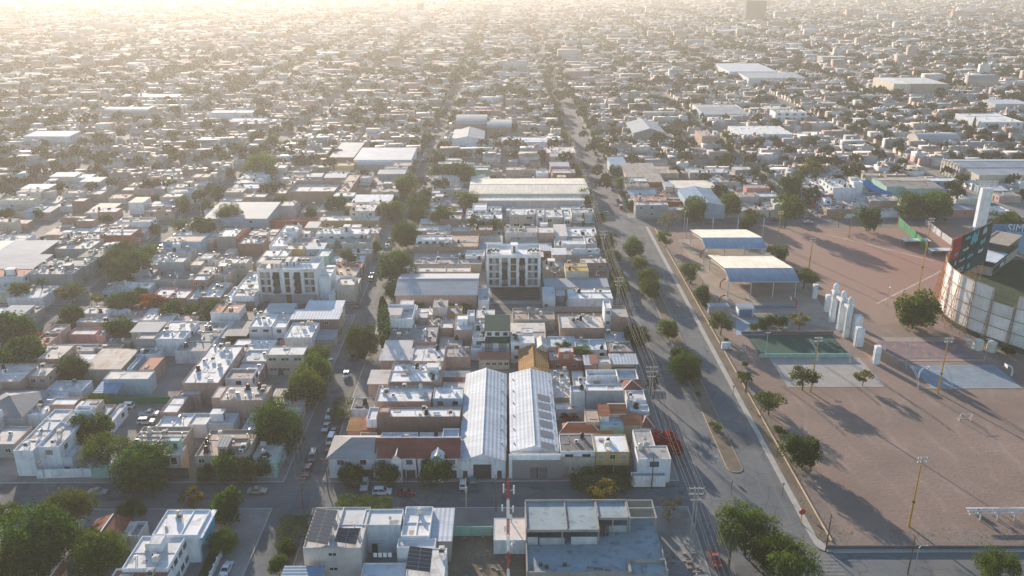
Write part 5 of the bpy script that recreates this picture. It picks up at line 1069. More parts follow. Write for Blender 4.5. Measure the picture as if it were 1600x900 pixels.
# ------------------------------------------------------------------ trees
LEAF = {'d': leafmat("leaf_dark", (.030,.07,.016), (.066,.12,.022), .42), 'l': leafmat("leaf_olive", (.062,.098,.028), (.105,.145,.036), .42), 'y': leafmat("leaf_yellow", (.13,.125,.03), (.20,.165,.035), .4),
        'b': leafmat("leaf_bright", (.055,.105,.016), (.105,.155,.026), .42), 'r': leafmat("bougainvillea", (.30,.012,.03), (.20,.01,.02), .35), 'o': leafmat("flame_flower", (.40,.10,.03), (.10,.09,.03), .35),
        'g': leafmat("leaf_grey", (.15,.135,.10), (.11,.105,.065), .25), 'p': leafmat("palm_leaf", (.06,.085,.03), (.13,.12,.045), .3), 'q': leafmat("palm_gold", (.24,.20,.04), (.30,.22,.04), .4)}  # golden palms have a yellow leaf colour of their own
def mesh_np(name, V, F, mat):
    me = bpy.data.meshes.new(name); n = len(F); me.vertices.add(len(V)); me.vertices.foreach_set("co", V.astype(np.float32).ravel())
    me.loops.add(n*4); me.loops.foreach_set("vertex_index", F.astype(np.int32).ravel()); me.polygons.add(n)
    me.polygons.foreach_set("loop_start", np.arange(0, n*4, 4, dtype=np.int32)); me.polygons.foreach_set("loop_total", np.full(n, 4, dtype=np.int32))
    me.materials.append(mat); me.update(calc_edges=True); me.validate(); return me
def leaves(C0, Nn, size, rs):
    """one small four-cornered leaf clump per centre, facing roughly along its normal"""
    n = len(C0); r = rs.normal(size=(n,3)); Nn = Nn + .75*r; Nn /= np.linalg.norm(Nn, axis=1)[:,None]
    a = np.cross(Nn, rs.normal(size=(n,3))); a /= np.linalg.norm(a, axis=1)[:,None]; b = np.cross(Nn, a)
    s = (size*rs.uniform(.55,1.3,n))[:,None]; k = rs.uniform(.5,1.0,n)[:,None]
    V = np.stack([C0-a*s-b*s*k*.35, C0+b*s*k*-.9, C0+a*s+b*s*k*.3, C0+b*s*k*.9], 1).reshape(-1,3)
    return V, np.arange(n*4).reshape(n,4)
def crown(seed, n, leaf, lobes, spread, flat=.75, shell=.62, low=-.5, gap=0.0):
    rs = np.random.RandomState(seed); C_, N_ = [], []
    ctr = []
    for i in range(lobes):
        a = rs.uniform(0, 2*pi); rr = spread*sqrt(rs.uniform(0.02,1)); z = rs.uniform(-.62,.62)*flat*(1-.45*rr/spread); ctr.append((rr*cos(a), rr*sin(a), z, rs.uniform(.20,.40)))
    per = n//lobes
    for (x, y, z, r) in ctr:
        d = rs.normal(size=(per*2,3)); d /= np.linalg.norm(d, axis=1)[:,None]; d = d[d[:,2] > low][:per]
        q = r*(shell+(1-shell)*rs.uniform(0,1,len(d))**.5)*(1+.12*rs.normal(size=len(d)))
        C_.append(np.array((x,y,z)) + d*q[:,None]*np.array((1,1,flat))); N_.append(d)
    Cc, Nn = np.concatenate(C_), np.concatenate(N_)
    if gap: keep = rs.uniform(size=len(Cc)) > gap; Cc, Nn = Cc[keep], Nn[keep]
    m = np.percentile(np.hypot(Cc[:,0], Cc[:,1]), 95); Cc = Cc/max(m, .01)
    return leaves(Cc, Nn, leaf, rs)
def trunk_mesh(seed, h, r, branches, reach, crook=.12):
    rg = random.Random(seed); mb = MB(); p = [(0,0,0)]
    for i in range(3): p.append((p[-1][0]+rg.uniform(-crook,crook)*h/3, p[-1][1]+rg.uniform(-crook,crook)*h/3, h*(i+1)/3))
    mb.tube(p, r, 7, r1=r*.7)
    for i in range(branches):
        a = 2*pi*i/branches+rg.uniform(-.3,.3); s = p[2] if i % 2 else p[3]; q = (s[0]+reach*.5*cos(a), s[1]+reach*.5*sin(a), s[2]+reach*rg.uniform(.3,.5)); e = (s[0]+reach*cos(a), s[1]+reach*sin(a), s[2]+reach*rg.uniform(.5,.9))
        mb.tube([s,q,e], r*.45, 5, r1=r*.15)
    return mb.mesh("trunk", [WOODTRUNK])
# a kind: list of (crown mesh of unit radius, trunk mesh made for radius 1, crown centre height in radii)
KIND = {}
def mk(kind, mat, n, leaf, lobes, spread, flat, cz, tr, variants=3, **kw):
    L = []
    for s in range(variants):
        V, F = crown(hash((kind, s)) % 9973 if False else sum(map(ord, kind))*7+s*31, n, leaf, lobes, spread, flat, **kw); L.append((mesh_np("crown", V, F, mat), trunk_mesh(s*7+3, cz*.75, tr, 6, .55), cz))
    KIND[kind] = L
mk('d', LEAF['d'], 5200, .066, 28, .55, 1.0, .92, .06, 4)
mk('D', LEAF['d'], 17000, .036, 46, .60, 1.0, .92, .06, 2)           # big near trees, finer leaves
mk('l', LEAF['l'], 3200, .058, 20, .72, .8, 1.0, .05, 3, gap=.15, shell=.3)
mk('L', LEAF['l'], 11000, .033, 34, .74, .8, 1.0, .05, 2, gap=.1, shell=.3)
mk('b', LEAF['b'], 5200, .066, 28, .57, 1.0, .92, .06, 2); mk('B', LEAF['b'], 13000, .037, 42, .6, 1.0, .92, .06, 2)
mk('y', LEAF['y'], 1500, .08, 13, .7, .8, 1.15, .05, 2, gap=.2, shell=.3); mk('o', LEAF['o'], 2000, .08, 14, .75, .6, .95, .05, 1); mk('r', LEAF['r'], 2600, .075, 16, .7, .75, .8, .04, 2)
mk('g', LEAF['g'], 900, .06, 14, .8, .8, 1.0, .04, 2, gap=.3, shell=.2)
def hedge_mesh(seed):
    rs = np.random.RandomState(seed); n = 4200; P = rs.uniform(-1, 1, (n,3)); ax = rs.choice(5, n, p=[.16,.16,.16,.16,.36]); Nn = np.zeros((n,3))
    for k, (i, s) in enumerate(((0,1),(0,-1),(1,1),(1,-1),(2,1))): q = ax == k; P[q,i] = s*rs.uniform(.84,1.0,q.sum()); Nn[q,i] = s
    P *= (1+.16*np.sin(P[:,[1,2,0]]*5+seed)+.06*rs.normal(size=P.shape)); P[:,2] *= .9
    V, F = leaves(P, Nn, .05, rs); return mesh_np("foliage", V, F, LEAF['b'])
HEDGE = [hedge_mesh(3), hedge_mesh(5)]
def palm_meshes(seed, mat, nf=26, droop=1.0):
    rg = random.Random(seed); V, F = [], []
    for k in range(nf):
        a = 2*pi*k/nf+rg.uniform(-.2,.2); el = rg.uniform(-.5,1.2); L = rg.uniform(.85,1.1); prev = None
        for i in range(8):
            t = i/7; r = L*t*cos(el*(1-.4*t)); z = L*(t*sin(el)-droop*.55*t*t); w = .13*sin(pi*min(1,t*.9+.12))
            c = np.array((r*cos(a), r*sin(a), z)); s = np.array((-sin(a), cos(a), 0))*w
            cur = (c-s+np.array((0,0,-w*.6)), c, c+s+np.array((0,0,-w*.6)))
            if prev is not None:
                for u, v in ((0,1),(1,2)): b = len(V); V += [prev[u], prev[v], cur[v], cur[u]]; F.append((b,b+1,b+2,b+3))
            prev = cur
    return mesh_np("crown", np.array(V), np.array(F), mat)
def palm_trunk():
    mb = MB(); mb.tube([(0,0,0),(.01,0,.35),(.0,.01,.7),(0,0,1)], .055, 8, r1=.04); return mb.mesh("trunk", [WOODTRUNK])
PALM = [palm_meshes(2, LEAF['p']), palm_meshes(5, LEAF['q'], 18, .8), palm_meshes(9, LEAF['p'], 34, 1.5)]; PTR = palm_trunk()
def cyp():
    rs = np.random.RandomState(8); n = 1500; z = rs.uniform(0,1,n); a = rs.uniform(0,2*pi,n); r = .1*np.sin(pi*np.clip(z*.9+.08,0,1))**.7*(.8+.25*rs.uniform(size=n))
    P = np.stack([r*np.cos(a), r*np.sin(a), z], 1); V, F = leaves(P, np.stack([np.cos(a),np.sin(a),np.full(n,.6)],1), .022, rs); return mesh_np("crown", V, F, LEAF['d'])
CYP = cyp()
TREES = []                                      # (kind, x, y, radius, root) for labels and counting
TRG = random.Random(21)
def tree(kind, x, y, r, z0=.12, hs=1.0, note=None):
    if kind == 'p' or kind == 'q':
        h = r*hs; root = thing("palm_tree", "", "palm tree", (x, y, z0)); link("crown", PALM[1 if kind == 'q' else TRG.choice((0,2))], root, (0,0,h), TRG.uniform(0,6), (2.3,)*3); link("trunk", PTR, root, (0,0,0), 0, (4.5,4.5,h))
    elif kind == 'c':
        root = thing("cypress_tree", "", "cypress", (x, y, z0)); link("crown", CYP, root, (0,0,.3), TRG.uniform(0,6), (r*1.1,r*1.1,r)); link("trunk", PTR, root, (0,0,0), 0, (3,3,r*.6))
    else:
        nm = {'r':'bougainvillea','o':'flowering_tree','g':'bare_tree'}.get(kind, 'tree')
        L = KIND[kind]; cm, tm, cz = L[TRG.randrange(len(L))]; rz = TRG.uniform(0, 6.28); root = thing(nm, "", "shrub" if kind == 'r' else "tree", (x, y, z0))
        s = TRG.uniform(.9,1.1); link("crown", cm, root, (0,0,cz*r*hs), rz, (r*s, r/s, r*TRG.uniform(.92,1.1)*hs)); link("trunk", tm, root, (0,0,0), rz, (r,r,r*hs))
    TREES.append([kind, x, y, r, root, note]); EXT.append((x, y, r)); return root
EXT = []
def tpx(kind, cx, cy, rp, hs=1.0, note=None, z0=.12):
    """tree from the photo pixel of its crown centre and the crown's half width in pixels"""
    k = {'p': None, 'q': None, 'c': None}.get(kind, 1)
    cz = 1.05 if k is None else KIND[kind][0][2]
    z = 4.0
    for _ in range(4):
        X, Y = G(cx, cy, z); dist = sqrt(X*X+Y*Y+(HCAM-z)**2); r = rp*(1.0 if kind in 'DLB' else 1.06)*dist/FPX; z = cz*r*hs if k else z
    return tree(kind, X, Y, r, z0, hs, note)
def hedge(label, cx, cy, wpx, h, d, z0=.12):
    X, Y = G(cx, cy, h*.8); dist = sqrt(X*X+Y*Y+HCAM**2); w = wpx*dist/FPX; r = thing("hedge", label, "hedge", (X, Y, z0)); link("foliage", HEDGE[int(cx) % 2], r, (0,0,h*.5), 0, (w/2, d/2, h*.5))
    t = MB()
    for s in (-.5, 0, .5): t.cyl((s*w*.6,0,0),(s*w*.6,0,h*.5),.1,.08,6)
    t.build("trunk", [WOODTRUNK], r); EXT.append((X, Y, w/2)); return r

T = """D 58 845 50 1 in the walled garden at the lower left corner|L 112 800 34 1 behind the biggest tree at lower left|B 152 868 36 1 in front of the low red tiled roof|L 205 798 20 1 behind the low red tiled roof|l 8 806 22 1 at the left edge on the front street|l 20 880 34 1 at the lower left corner|
D 225 733 37 1 on the front street before the parapet-roofed house|L 166 704 32 1 beside the big white modern house|d 142 673 24 1 behind the big white modern house|b 148 633 15 1 by the parking lot behind the white modern house|y 300 778 17 1 on the front street's near kerb|d 352 790 23 1 at the front crossing's lower left corner|B 348 848 20 1 beside the white and turquoise corner house|
b 354 732 19 1.25 before the beige two-storey house|b 384 736 16 1.25 before the beige two-storey house|d 322 742 13 1 before the beige two-storey house|D 430 667 39 1 at the corner of front and parked-car street|d 412 727 16 1 at the corner of front and parked-car street|b 446 858 13 1 on the kerb beside the solar-panel building|b 434 882 14 1 on the kerb beside the solar-panel building|
b 478 608 27 1 on the parked-car street's west kerb, first block|b 490 582 23 1 on the parked-car street's west kerb, first block|b 497 558 18 1 on the parked-car street's west kerb, first block|d 462 622 18 1 on the parked-car street's west kerb, first block|D 566 534 27 1 beside the cypress on the parked-car street|
d 551 742 20 1 before the grey hip-roofed house|d 605 742 17 1 before the red tiled house with one dormer|d 681 740 23 1 before the red tiled house with glass dome|y 941 766 21 .9 behind the unfinished concrete building|g 1046 795 21 1 beside the unfinished concrete building|L 1168 830 44 1 on the avenue's lower median|L 1232 876 44 1 on the avenue's lower median|L 1195 858 34 1 on the avenue's lower median|L 1556 886 30 1 at the lower right corner|
d 1250 706 24 1 on the dirt field by the avenue|l 1203 628 21 1 at the dirt field's upper left corner|D 1070 575 25 1.1 on the avenue median|b 1045 516 15 1 on the avenue median|d 1062 560 17 1 on the avenue median|b 1011 436 16 1 on the avenue median|b 1016 452 15 1 on the avenue median|l 996 412 14 1 on the avenue median|b 988 388 15 1 on the avenue median|l 1080 424 17 1.2 in the park beside the nearer canopy|g 1045 345 15 1.4 at the park's corner by the avenue|l 1040 372 12 1.3 at the park's corner by the avenue|d 1098 461 13 1.1 in the park beside the nearer canopy|l 1128 502 18 1.2 beside the park's grey kiosk|d 1197 505 11 1 behind the green court|d 1219 503 11 1 behind the green court|y 1250 500 14 1 behind the green court|b 1178 512 6 1 behind the green court|l 1256 590 20 1 on the plaza before the green court|y 1350 588 12 1.1 left of the blue court|b 1430 486 28 .9 beside the curved stadium wall|b 1160 588 8 .8 on the verge by the avenue|
d 1356 343 16 1.1 on the back street beyond the baseball field|d 1237 292 17 1 at the street beyond the canopies|l 1230 325 24 1.2 at the street beyond the canopies|b 1141 321 16 1.1 before the blue-grey gabled shed|b 1087 329 17 1.1 before the blue-grey gabled shed|y 1177 338 14 1 at the street beyond the canopies|d 1168 350 11 1 at the street beyond the canopies|l 1213 392 14 1 between the canopies and baseball field|d 1222 398 9 1 between the canopies and baseball field|l 1258 434 19 .9 between the canopies and baseball field|b 1426 322 20 .9 behind the long white painted wall|b 1465 322 22 1 behind the long white painted wall|l 1572 346 20 .9 at the foot of the stadium light tower|l 1262 268 20 1.1 behind the white school building|d 1576 548 9 .8 under the curved stadium wall|g 1312 340 12 1.2 on the back street beyond the baseball field|b 1527 800 4 .9 beside the white bleachers|
D 994 526 19 1.1 on the avenue's west kerb, first block|b 968 450 14 1 on the avenue's west kerb, second block|d 962 430 10 1 on the avenue's west kerb, second block|l 958 402 14 1 on the avenue's west kerb, second block|d 946 379 15 1 on the avenue's west kerb, second block|d 937 341 9 1 on the avenue's west kerb, second block|l 974 546 12 .9 in gardens of the low stained-roof house|b 906 554 16 .9 in gardens of the low stained-roof house|d 868 562 11 .9 in gardens of the low stained-roof house|d 880 544 13 .9 in gardens of the low stained-roof house|d 925 545 9 .9 in gardens of the low stained-roof house|l 885 568 9 .8 in gardens of the low stained-roof house|d 960 530 10 .9 in gardens of the low stained-roof house|
d 722 522 15 .9 left of the green-roofed house|y 681 501 9 .9 behind the grey flat-roofed house|l 798 527 9 .9 beside the slatted carport|b 820 590 6 .6 before the mossy gable|b 768 585 6 .6 before the green-roofed house|d 655 481 9 .8 before the arched-window hall|l 684 480 8 .8 before the arched-window hall|d 705 481 8 .8 before the arched-window hall|l 727 480 9 .8 before the arched-window hall|b 720 408 8 1 in the brown brick house's yard|
D 619 414 28 .9 on the parked-car street's east kerb, second block|d 611 455 12 1 on the parked-car street's east kerb, second block|D 634 367 24 .9 on the parked-car street's east kerb, second block|d 690 340 18 1 behind the brown brick house's terrace|d 745 350 14 .9 behind the brown brick house's terrace|l 774 352 15 .9 behind the brown brick house's terrace|b 632 292 17 1.1 on the parked-car street, third block|d 655 318 17 1 on the parked-car street, third block|d 652 338 14 1 on the parked-car street, third block|d 668 303 11 1 on the parked-car street, third block|d 690 272 17 .9 on the parked-car street, third block|d 722 272 20 .9 left of the cream warehouse|d 684 249 12 1.1 on the parked-car street, third block|l 728 310 18 .9 left of the cream warehouse|b 612 330 16 1 on the parked-car street, third block|d 546 405 13 1 on the parked-car street's west kerb, second block|b 584 387 12 1 on the parked-car street's west kerb, second block|
d 205 415 24 .9 at the left crossing's second row|D 358 338 22 .9 before the blue-grey metal hall|d 317 355 17 1 on the left street before the metal hall|d 193 428 20 .9 at the left crossing's second row|d 162 411 13 1 at the left crossing's second row|d 182 401 15 1 at the left crossing's second row|b 233 396 13 1 on the left street, second block|l 110 456 18 .9 by the left crossing's corner house|d 115 492 15 1.1 at the left crossing|y 150 467 9 1.2 at the left crossing|d 194 473 20 .8 before the white low corner house|o 228 472 22 .8 before the white low corner house|d 270 487 19 .8 on the second cross street, left block|d 300 488 13 .8 on the second cross street, left block|d 333 488 18 .8 on the second cross street, left block|b 383 488 9 .8 on the second cross street, left block|
d 18 514 24 1 at the left edge beyond the pink house|d 28 556 32 .9 at the left edge behind the pink house|D 112 578 23 1 beside the pink two-storey house|d 190 514 20 .8 behind the pink-walled house|o 78 528 19 .7 beside the pink-walled house|o 82 551 14 .6 before the pink-walled house|l 30 455 14 1.2 at the left edge by the corner house|d 100 515 12 .9 beside the pink-walled house|d 527 320 17 .9 behind the open-roofed brick hall|l 545 330 12 .9 behind the open-roofed brick hall|b 410 262 22 .9 on the left street, third block|
r 1036 686 22 .9 beside the white corner house|r 1046 700 18 .9 beside the white corner house|r 888 650 13 .7 in the orange hip-tiled house's patio"""
for row in T.replace("\n", "").split("|"):
    f = row.split(" ", 5); tpx(f[0], float(f[1]), float(f[2]), float(f[3]), float(f[4]), f[5])
for kind, bx_, by_, ty, note in (('p',1138,890,828,"on the avenue's lower median"),('p',172,442,405,"at the left crossing's second row"),('p',70,467,440,"by the left crossing's corner house"),('p',40,445,425,"by the left crossing's corner house"),('q',465,408,388,"behind the left apartment block"),('p',487,410,395,"behind the left apartment block"),('p',519,395,378,"before the eight-window apartment row"),('q',709,350,328,"behind the brown brick house's terrace"),('p',1165,612,585,"on the verge by the avenue"),('c',602,548,465,"on the parked-car street"),('c',911,356,334,"before the lane of two-storey houses"),('p',115,262,240,"in the far left blocks"),('p',692,400,388,"on the parked-car street's east kerb"),('c',1520,205,184,"near the white retail building"),('c',1475,208,186,"near the white retail building"),('c',1437,200,188,"near the white retail building"),('p',210,200,180,"in the far left blocks"),('p',1022,620,590,"on the avenue's west kerb"),('p',1014,632,600,"on the avenue's west kerb")):
    X, Y = G(bx_, by_); tree(kind, X, Y, max(4, z_at(bx_, ty, Y)), .12, 1.0, note)
hedge("square-trimmed bright green street hedge at the solar-panel building's corner", 461, 822, 44, 3.6, 6.5)
hedge("flat-topped green hedge left of two behind the nearest building", 548, 786, 40, 4.6, 4.2); hedge("flat-topped green hedge right of two behind the nearest building", 589, 788, 38, 4.6, 4.2)
hedge("long dense dark hedge before the yellow-fronted house", 940, 746, 82, 3.6, 6.5); hedge("trimmed leafy street hedge block by the parked-car street, first block", 536, 637, 34, 3.2, 9)
hedge("small square garden hedge behind the trimmed street hedge", 567, 631, 14, 2.6, 4); hedge("oblong topiary hedge in the walled garden near the left crossing", 67, 401, 28, 3.4, 6); hedge("oblong topiary hedge beside the white box house", 307, 411, 34, 3.6, 6)
hedge("low trimmed hedge above the red-walled shop", 412, 361, 30, 3.0, 4); hedge("flat hedge along the second cross street behind the black-tank house", 480, 492, 74, 2.6, 4)

# ------------------------------------------------------------------ cars
def car_meshes(kind):
    L, W, H = {'sedan': (4.5,1.76,1.43), 'suv': (4.6,1.85,1.70), 'pickup': (5.2,1.85,1.75), 'van': (4.7,1.85,1.95), 'hatch': (3.9,1.68,1.48)}[kind]
    h = L/2; gl = .92 if kind != 'sedan' else .88; wb = .31
    # side outline (y along the car, front at -y; z)
    low = .28
    if kind == 'sedan': bel = [(-h,.62),(-h+.1,.72),(-.95,.88),(.95,.92),(h-.05,.90),(h,.6)]; cab = [(-.95,.88),(-.25,H),(.75,H-.02),(1.35,.92)]
    elif kind == 'pickup': bel = [(-h,.7),(-h+.08,.95),(-1.25,1.06),(.45,1.08),(h-.02,1.08),(h,.7)]; cab = [(-1.2,1.06),(-.65,H),(.3,H),(.55,1.08)]
    elif kind == 'van': bel = [(-h,.7),(-h+.05,.92),(-1.6,1.05),(h-.1,1.1),(h,1.0),(h,.6)]; cab = [(-1.7,1.05),(-1.0,H),(h-.25,H),(h-.06,1.1)]
    elif kind == 'suv': bel = [(-h,.7),(-h+.08,.92),(-1.05,1.03),(h-.12,1.08),(h-.02,1.0),(h,.6)]; cab = [(-1.05,1.03),(-.4,H),(h-.5,H-.03),(h-.1,1.08)]
    else: bel = [(-h,.62),(-h+.08,.8),(-.9,.92),(h-.1,.98),(h-.02,.9),(h,.55)]; cab = [(-.9,.92),(-.25,H),(h-.45,H-.04),(h-.08,.98)]
    b = MB(); w = W/2
    prof = [(-h+.05,low)] + bel + [(h-.05,low)]
    for i in range(len(prof)-1):
        (y, z), (y2, z2) = prof[i], prof[i+1]; a, c = (w-.06 if z < .4 or z > .85 else w), (w-.06 if z2 < .4 or z2 > .85 else w); b.quad((-a,y,z),(a,y,z),(c,y2,z2),(-c,y2,z2))
    for s in (-1, 1):
        pts = [(s*(w-.05 if z > .85 else w-.02), y, z) for y, z in prof]; b.poly(pts if s > 0 else pts[::-1])
    cw = w-.1; rw = w-.24
    P = [((cw if i in (0,3) else rw), y, z) for i, (y, z) in enumerate(cab)]
    # roof and pillars painted, glass inset
    b.quad((-rw,cab[1][0],cab[1][1]),(rw,cab[1][0],cab[1][1]),(rw,cab[2][0],cab[2][1]),(-rw,cab[2][0],cab[2][1]))
    for (i, j) in ((0,1),(3,2)):
        for s in (-1,1): b.cyl((s*P[i][0],P[i][1],P[i][2]),(s*P[j][0],P[j][1],P[j][2]-.02),.05,.05,5)
    ym = (cab[1][0]+cab[2][0])/2
    for s in (-1,1): b.cyl((s*cw,ym+.1,cab[0][1]),(s*rw,ym,H-.02),.05,.05,5); b.cyl((s*rw,cab[1][0],H-.01),(s*rw,cab[2][0],cab[2][1]-.01),.05,.05,5)
    if kind == 'pickup': b.box(-w+.15,.62,.75,w-.15,h-.1,.78)
    g = MB(); e = .985; A = [(p[0]*e, p[1], p[2]-.015) for p in P]
    g.quad((-A[0][0],A[0][1]+.01,A[0][2]),(A[0][0],A[0][1]+.01,A[0][2]),(A[1][0],A[1][1]+.01,A[1][2]),(-A[1][0],A[1][1]+.01,A[1][2])); g.quad((A[3][0],A[3][1]-.01,A[3][2]),(-A[3][0],A[3][1]-.01,A[3][2]),(-A[2][0],A[2][1]-.01,A[2][2]),(A[2][0],A[2][1]-.01,A[2][2]))
    for s in (-1,1): q = [(s*a[0],a[1],a[2]) for a in A]; g.poly(q if s > 0 else q[::-1])
    if kind == 'pickup': g.box(-w+.14,.66,1.085,w-.14,h-.12,1.095)
    wh = MB(); wh.cyl((-.11,0,0),(.11,0,0),.33,.33,12)
    rim = MB(); rim.cyl((-.115,0,0),(.115,0,0),.19,.19,10)
    hl = MB(); hl.box(-.18,-.03,-.08,.18,.03,.08)
    return dict(L=L, W=W, h=h, zl=bel[1][1]-.06, body=b.mesh("body", [WHITE]), glass=g.mesh("windows", [GLASS]), wheel=wh.mesh("wheel", [BLACK]), rim=rim.mesh("rim", [STEEL]), head=hl.mesh("headlight", [FRAME]), tail=hl.mesh("taillight", [REDP]))
PAINT = {k: glossy("paint_" + k, c, .3, .6) for k, c in dict(white=(.66,.67,.68), silver=(.36,.37,.39), black=(.02,.02,.022), red=(.36,.035,.025), maroon=(.16,.025,.03), grey=(.13,.135,.14), beige=(.42,.36,.27), teal=(.01,.13,.16), blue=(.06,.12,.26)).items()}
CM = {k: car_meshes(k) for k in ('sedan','suv','pickup','van','hatch')}; PROTO = {}
CARS = []
def car(kind, col, x, y, rz, label, z=.03, group=None):
    m = CM[kind]; r = thing("parked_car", label, "car", (x, y, z), rz, group)
    b = link("body", m['body'], r); b.material_slots[0].link = 'OBJECT'; b.material_slots[0].material = PAINT[col]
    link("windows", m['glass'], r)
    for sx in (-1,1):
        for sy in (-1,1): w = link("wheel", m['wheel'], r, (sx*(m['W']/2-.11), sy*m['L']*.30, .33)); link("rim", m['rim'], w)
        link("headlight", m['head'], r, (sx*(m['W']/2-.32), -m['h'], m['zl'])); link("taillight", m['tail'], r, (sx*(m['W']/2-.3), m['h'], m['zl']))
    EXT.append((x, y, 1.5)); return r
AL = {'x': pi/2, 'X': -pi/2, 'y': 0.0, 'Y': pi, 'd': 1.1}
CT = """sedan silver 153 768 x moving along the front street at left|sedan beige 402 767 x parked at the front street's sunlit corner|suv white 597 768 x on the front street before the red tiled house|sedan maroon 635 770 x parked behind the white one on front street|suv white 570 757 y half under trees before the grey hip-roofed house|hatch white 723 757 Y parked before the left corrugated shed|pickup teal 739 757 Y parked before the left corrugated shed|
suv white 515 648 y farthest in the row beside the trimmed hedge|sedan silver 509 668 y parked beside the trimmed hedge|sedan black 521 676 y parked on the pavement by the trimmed hedge|van white 517 688 y parked on the pavement behind the grey hip-roofed house|hatch red 515 699 y parked on the pavement behind the grey hip-roofed house|van grey 489 714 y parked near the front crossing|suv maroon 480 737 y parked nearest the front crossing|hatch red 457 688 y under the big corner tree|sedan white 354 889 Y parked beside the lower left corner house|pickup red 1117 873 y parked on the avenue at the bottom|
hatch white 541 586 y parked on the west side of the parked-car street|sedan black 552 556 y under the round tree by the cypress|sedan silver 516 566 y parked beside the row of bright kerb trees|hatch grey 511 579 y parked beside the row of bright kerb trees|hatch red 557 477 y turning at the second crossing|sedan black 546 464 d nearest in the slanted row by the apartment car park|suv silver 548 458 d second in the slanted row by the apartment car park|sedan black 552 452 d third in the slanted row by the apartment car park|sedan silver 556 446 d farthest in the slanted row by the apartment car park|sedan silver 581 430 y parked near the big round tree, second block|hatch black 579 437 y parked near the big round tree, second block|
sedan white 480 485 x on the second cross street by the flat hedge|sedan silver 515 471 x in the car park beside the left apartments|suv black 519 476 y in the car park beside the left apartments|suv white 486 474 y in the left apartments' ground-floor car park|van beige 497 475 y in the left apartments' ground-floor car park|sedan grey 417 474 y in the left apartments' ground-floor car park|
suv white 197 635 X by the green net fence in the left parking lot|pickup white 233 647 x farther of two in the left parking lot|suv white 228 659 x nearer of two in the left parking lot|sedan black 384 573 y in the hall's small parking lot|sedan white 397 572 y in the hall's small parking lot|suv silver 409 572 y in the hall's small parking lot|sedan white 404 532 x under sheds behind the black-tank house|sedan silver 435 537 x under sheds behind the black-tank house|pickup beige 181 724 x behind the gate of the white modern house|
sedan grey 757 519 Y under the slatted carport|sedan black 832 520 y under the slatted carport|hatch white 876 468 y in the alley of the white cubic house|suv white 1360 326 d in the scrap yard beside the school|sedan silver 1263 347 x on the street beyond the canopies|sedan black 1211 343 x on the street beyond the canopies|sedan grey 948 333 y on the avenue's west kerb by the long lane|suv white 1258 300 d first in the slanted row by the school|sedan maroon 1262 302 d second in the slanted row by the school|sedan grey 1267 304 d third in the slanted row by the school|sedan black 1272 306 d last in the slanted row by the school|sedan silver 1243 296 d farthest of the slanted row by the school"""
TY = dict(sedan="sedan", suv="SUV", pickup="pickup truck", van="van", hatch="hatchback")
for row in CT.replace("\n", "").split("|"):
    f = row.split(" ", 5); X, Y = G(float(f[2]), float(f[3]), .6); car(f[0], f[1], X, Y, AL[f[4]] + TRG.uniform(-.04,.04), "%s %s %s" % (f[1], TY[f[0]], f[5]), .15 if 'pavement' in f[5] or 'lot' in f[5] or 'park' in f[5][:14] else .03)
crg = random.Random(5); ordw = lambda n: "%d%s" % (n, "th" if 10 <= n % 100 <= 20 else {1:'st',2:'nd',3:'rd'}.get(n % 10, 'th'))
for nm, xk, ys in (("parked-car street's west kerb", -53.0, (300,640)), ("parked-car street's east kerb", -46.2, (304,640)), ("avenue's west kerb", 46, (412,640)), ("avenue's east kerb", 59.2, (412,640)), ("left street's east kerb", -153, (300,420))):
    y = ys[0]; n = 0
    while y < ys[1]:
        y += crg.uniform(7,26)
        if min(abs(y-c) for c in CROSS) < 8 or any(hypot(xk-a, y-b) < c+1.4 and c < 2 for a, b, c in EXT): continue
        n += 1; k, c = crg.choice(('sedan','sedan','hatch','suv','pickup','van')), crg.choice(('white','white','silver','grey','black','red','beige','blue'))
        car(k, c, xk, y, crg.choice((0,pi)), "%s %s parked on %s, %s car beyond the second crossing" % (c, TY[k], nm, ordw(n)), .03, "cars along the " + nm.split("'")[0])

# ------------------------------------------------------------------ poles, lamps and wires
def pole(kind, x, y, h, label, rz=0.0, z0=.1):
    if kind == 'H':
        r = thing("power_pole", label, "power pole", (x, y, z0), rz)
        for s in (-.35,.35): m = MB(); m.cyl((s,0,0),(s,0,h),.17,.12,8); m.build("pole", [CONC], r)
        for z, L in ((h-.3,3.2),(h-1.7,3.2),(h-3.2,2.2)):
            m = MB(); m.box(-L/2,-.12,z-.1,L/2,.12,z+.1); m.build("crossarm", [CONC], r)
            for u in (-.48,-.16,.16,.48): m = MB(); m.cyl((L*u,0,z+.1),(L*u,0,z+.42),.07,.05,6); m.build("insulator", [WALL['l']], r)
    else:
        r = thing("utility_pole", label, "utility pole", (x, y, z0), rz); m = MB(); m.cyl((0,0,0),(0,0,h),.16,.10,7); m.build("pole", [WOOD if kind == 'w' else CONC], r)
        for z, L in ((h-.35,2.2),(h-1.3,1.6)): m = MB(); m.box(-L/2,-.07,z-.07,L/2,.07,z+.07); m.build("crossarm", [WOOD if kind == 'w' else CONC], r)
        for u in (-.45,0,.45): m = MB(); m.cyl((2.2*u,0,h-.28),(2.2*u,0,h+.05),.06,.05,5); m.build("insulator", [WALL['l']], r)
        if kind == 't': m = MB(); m.cyl((.35,0,h-3.4),(.35,0,h-2.3),.3,.3,9); m.build("transformer", [WALL['l']], r)
    return (x, y, h, r)
WIRES = 0
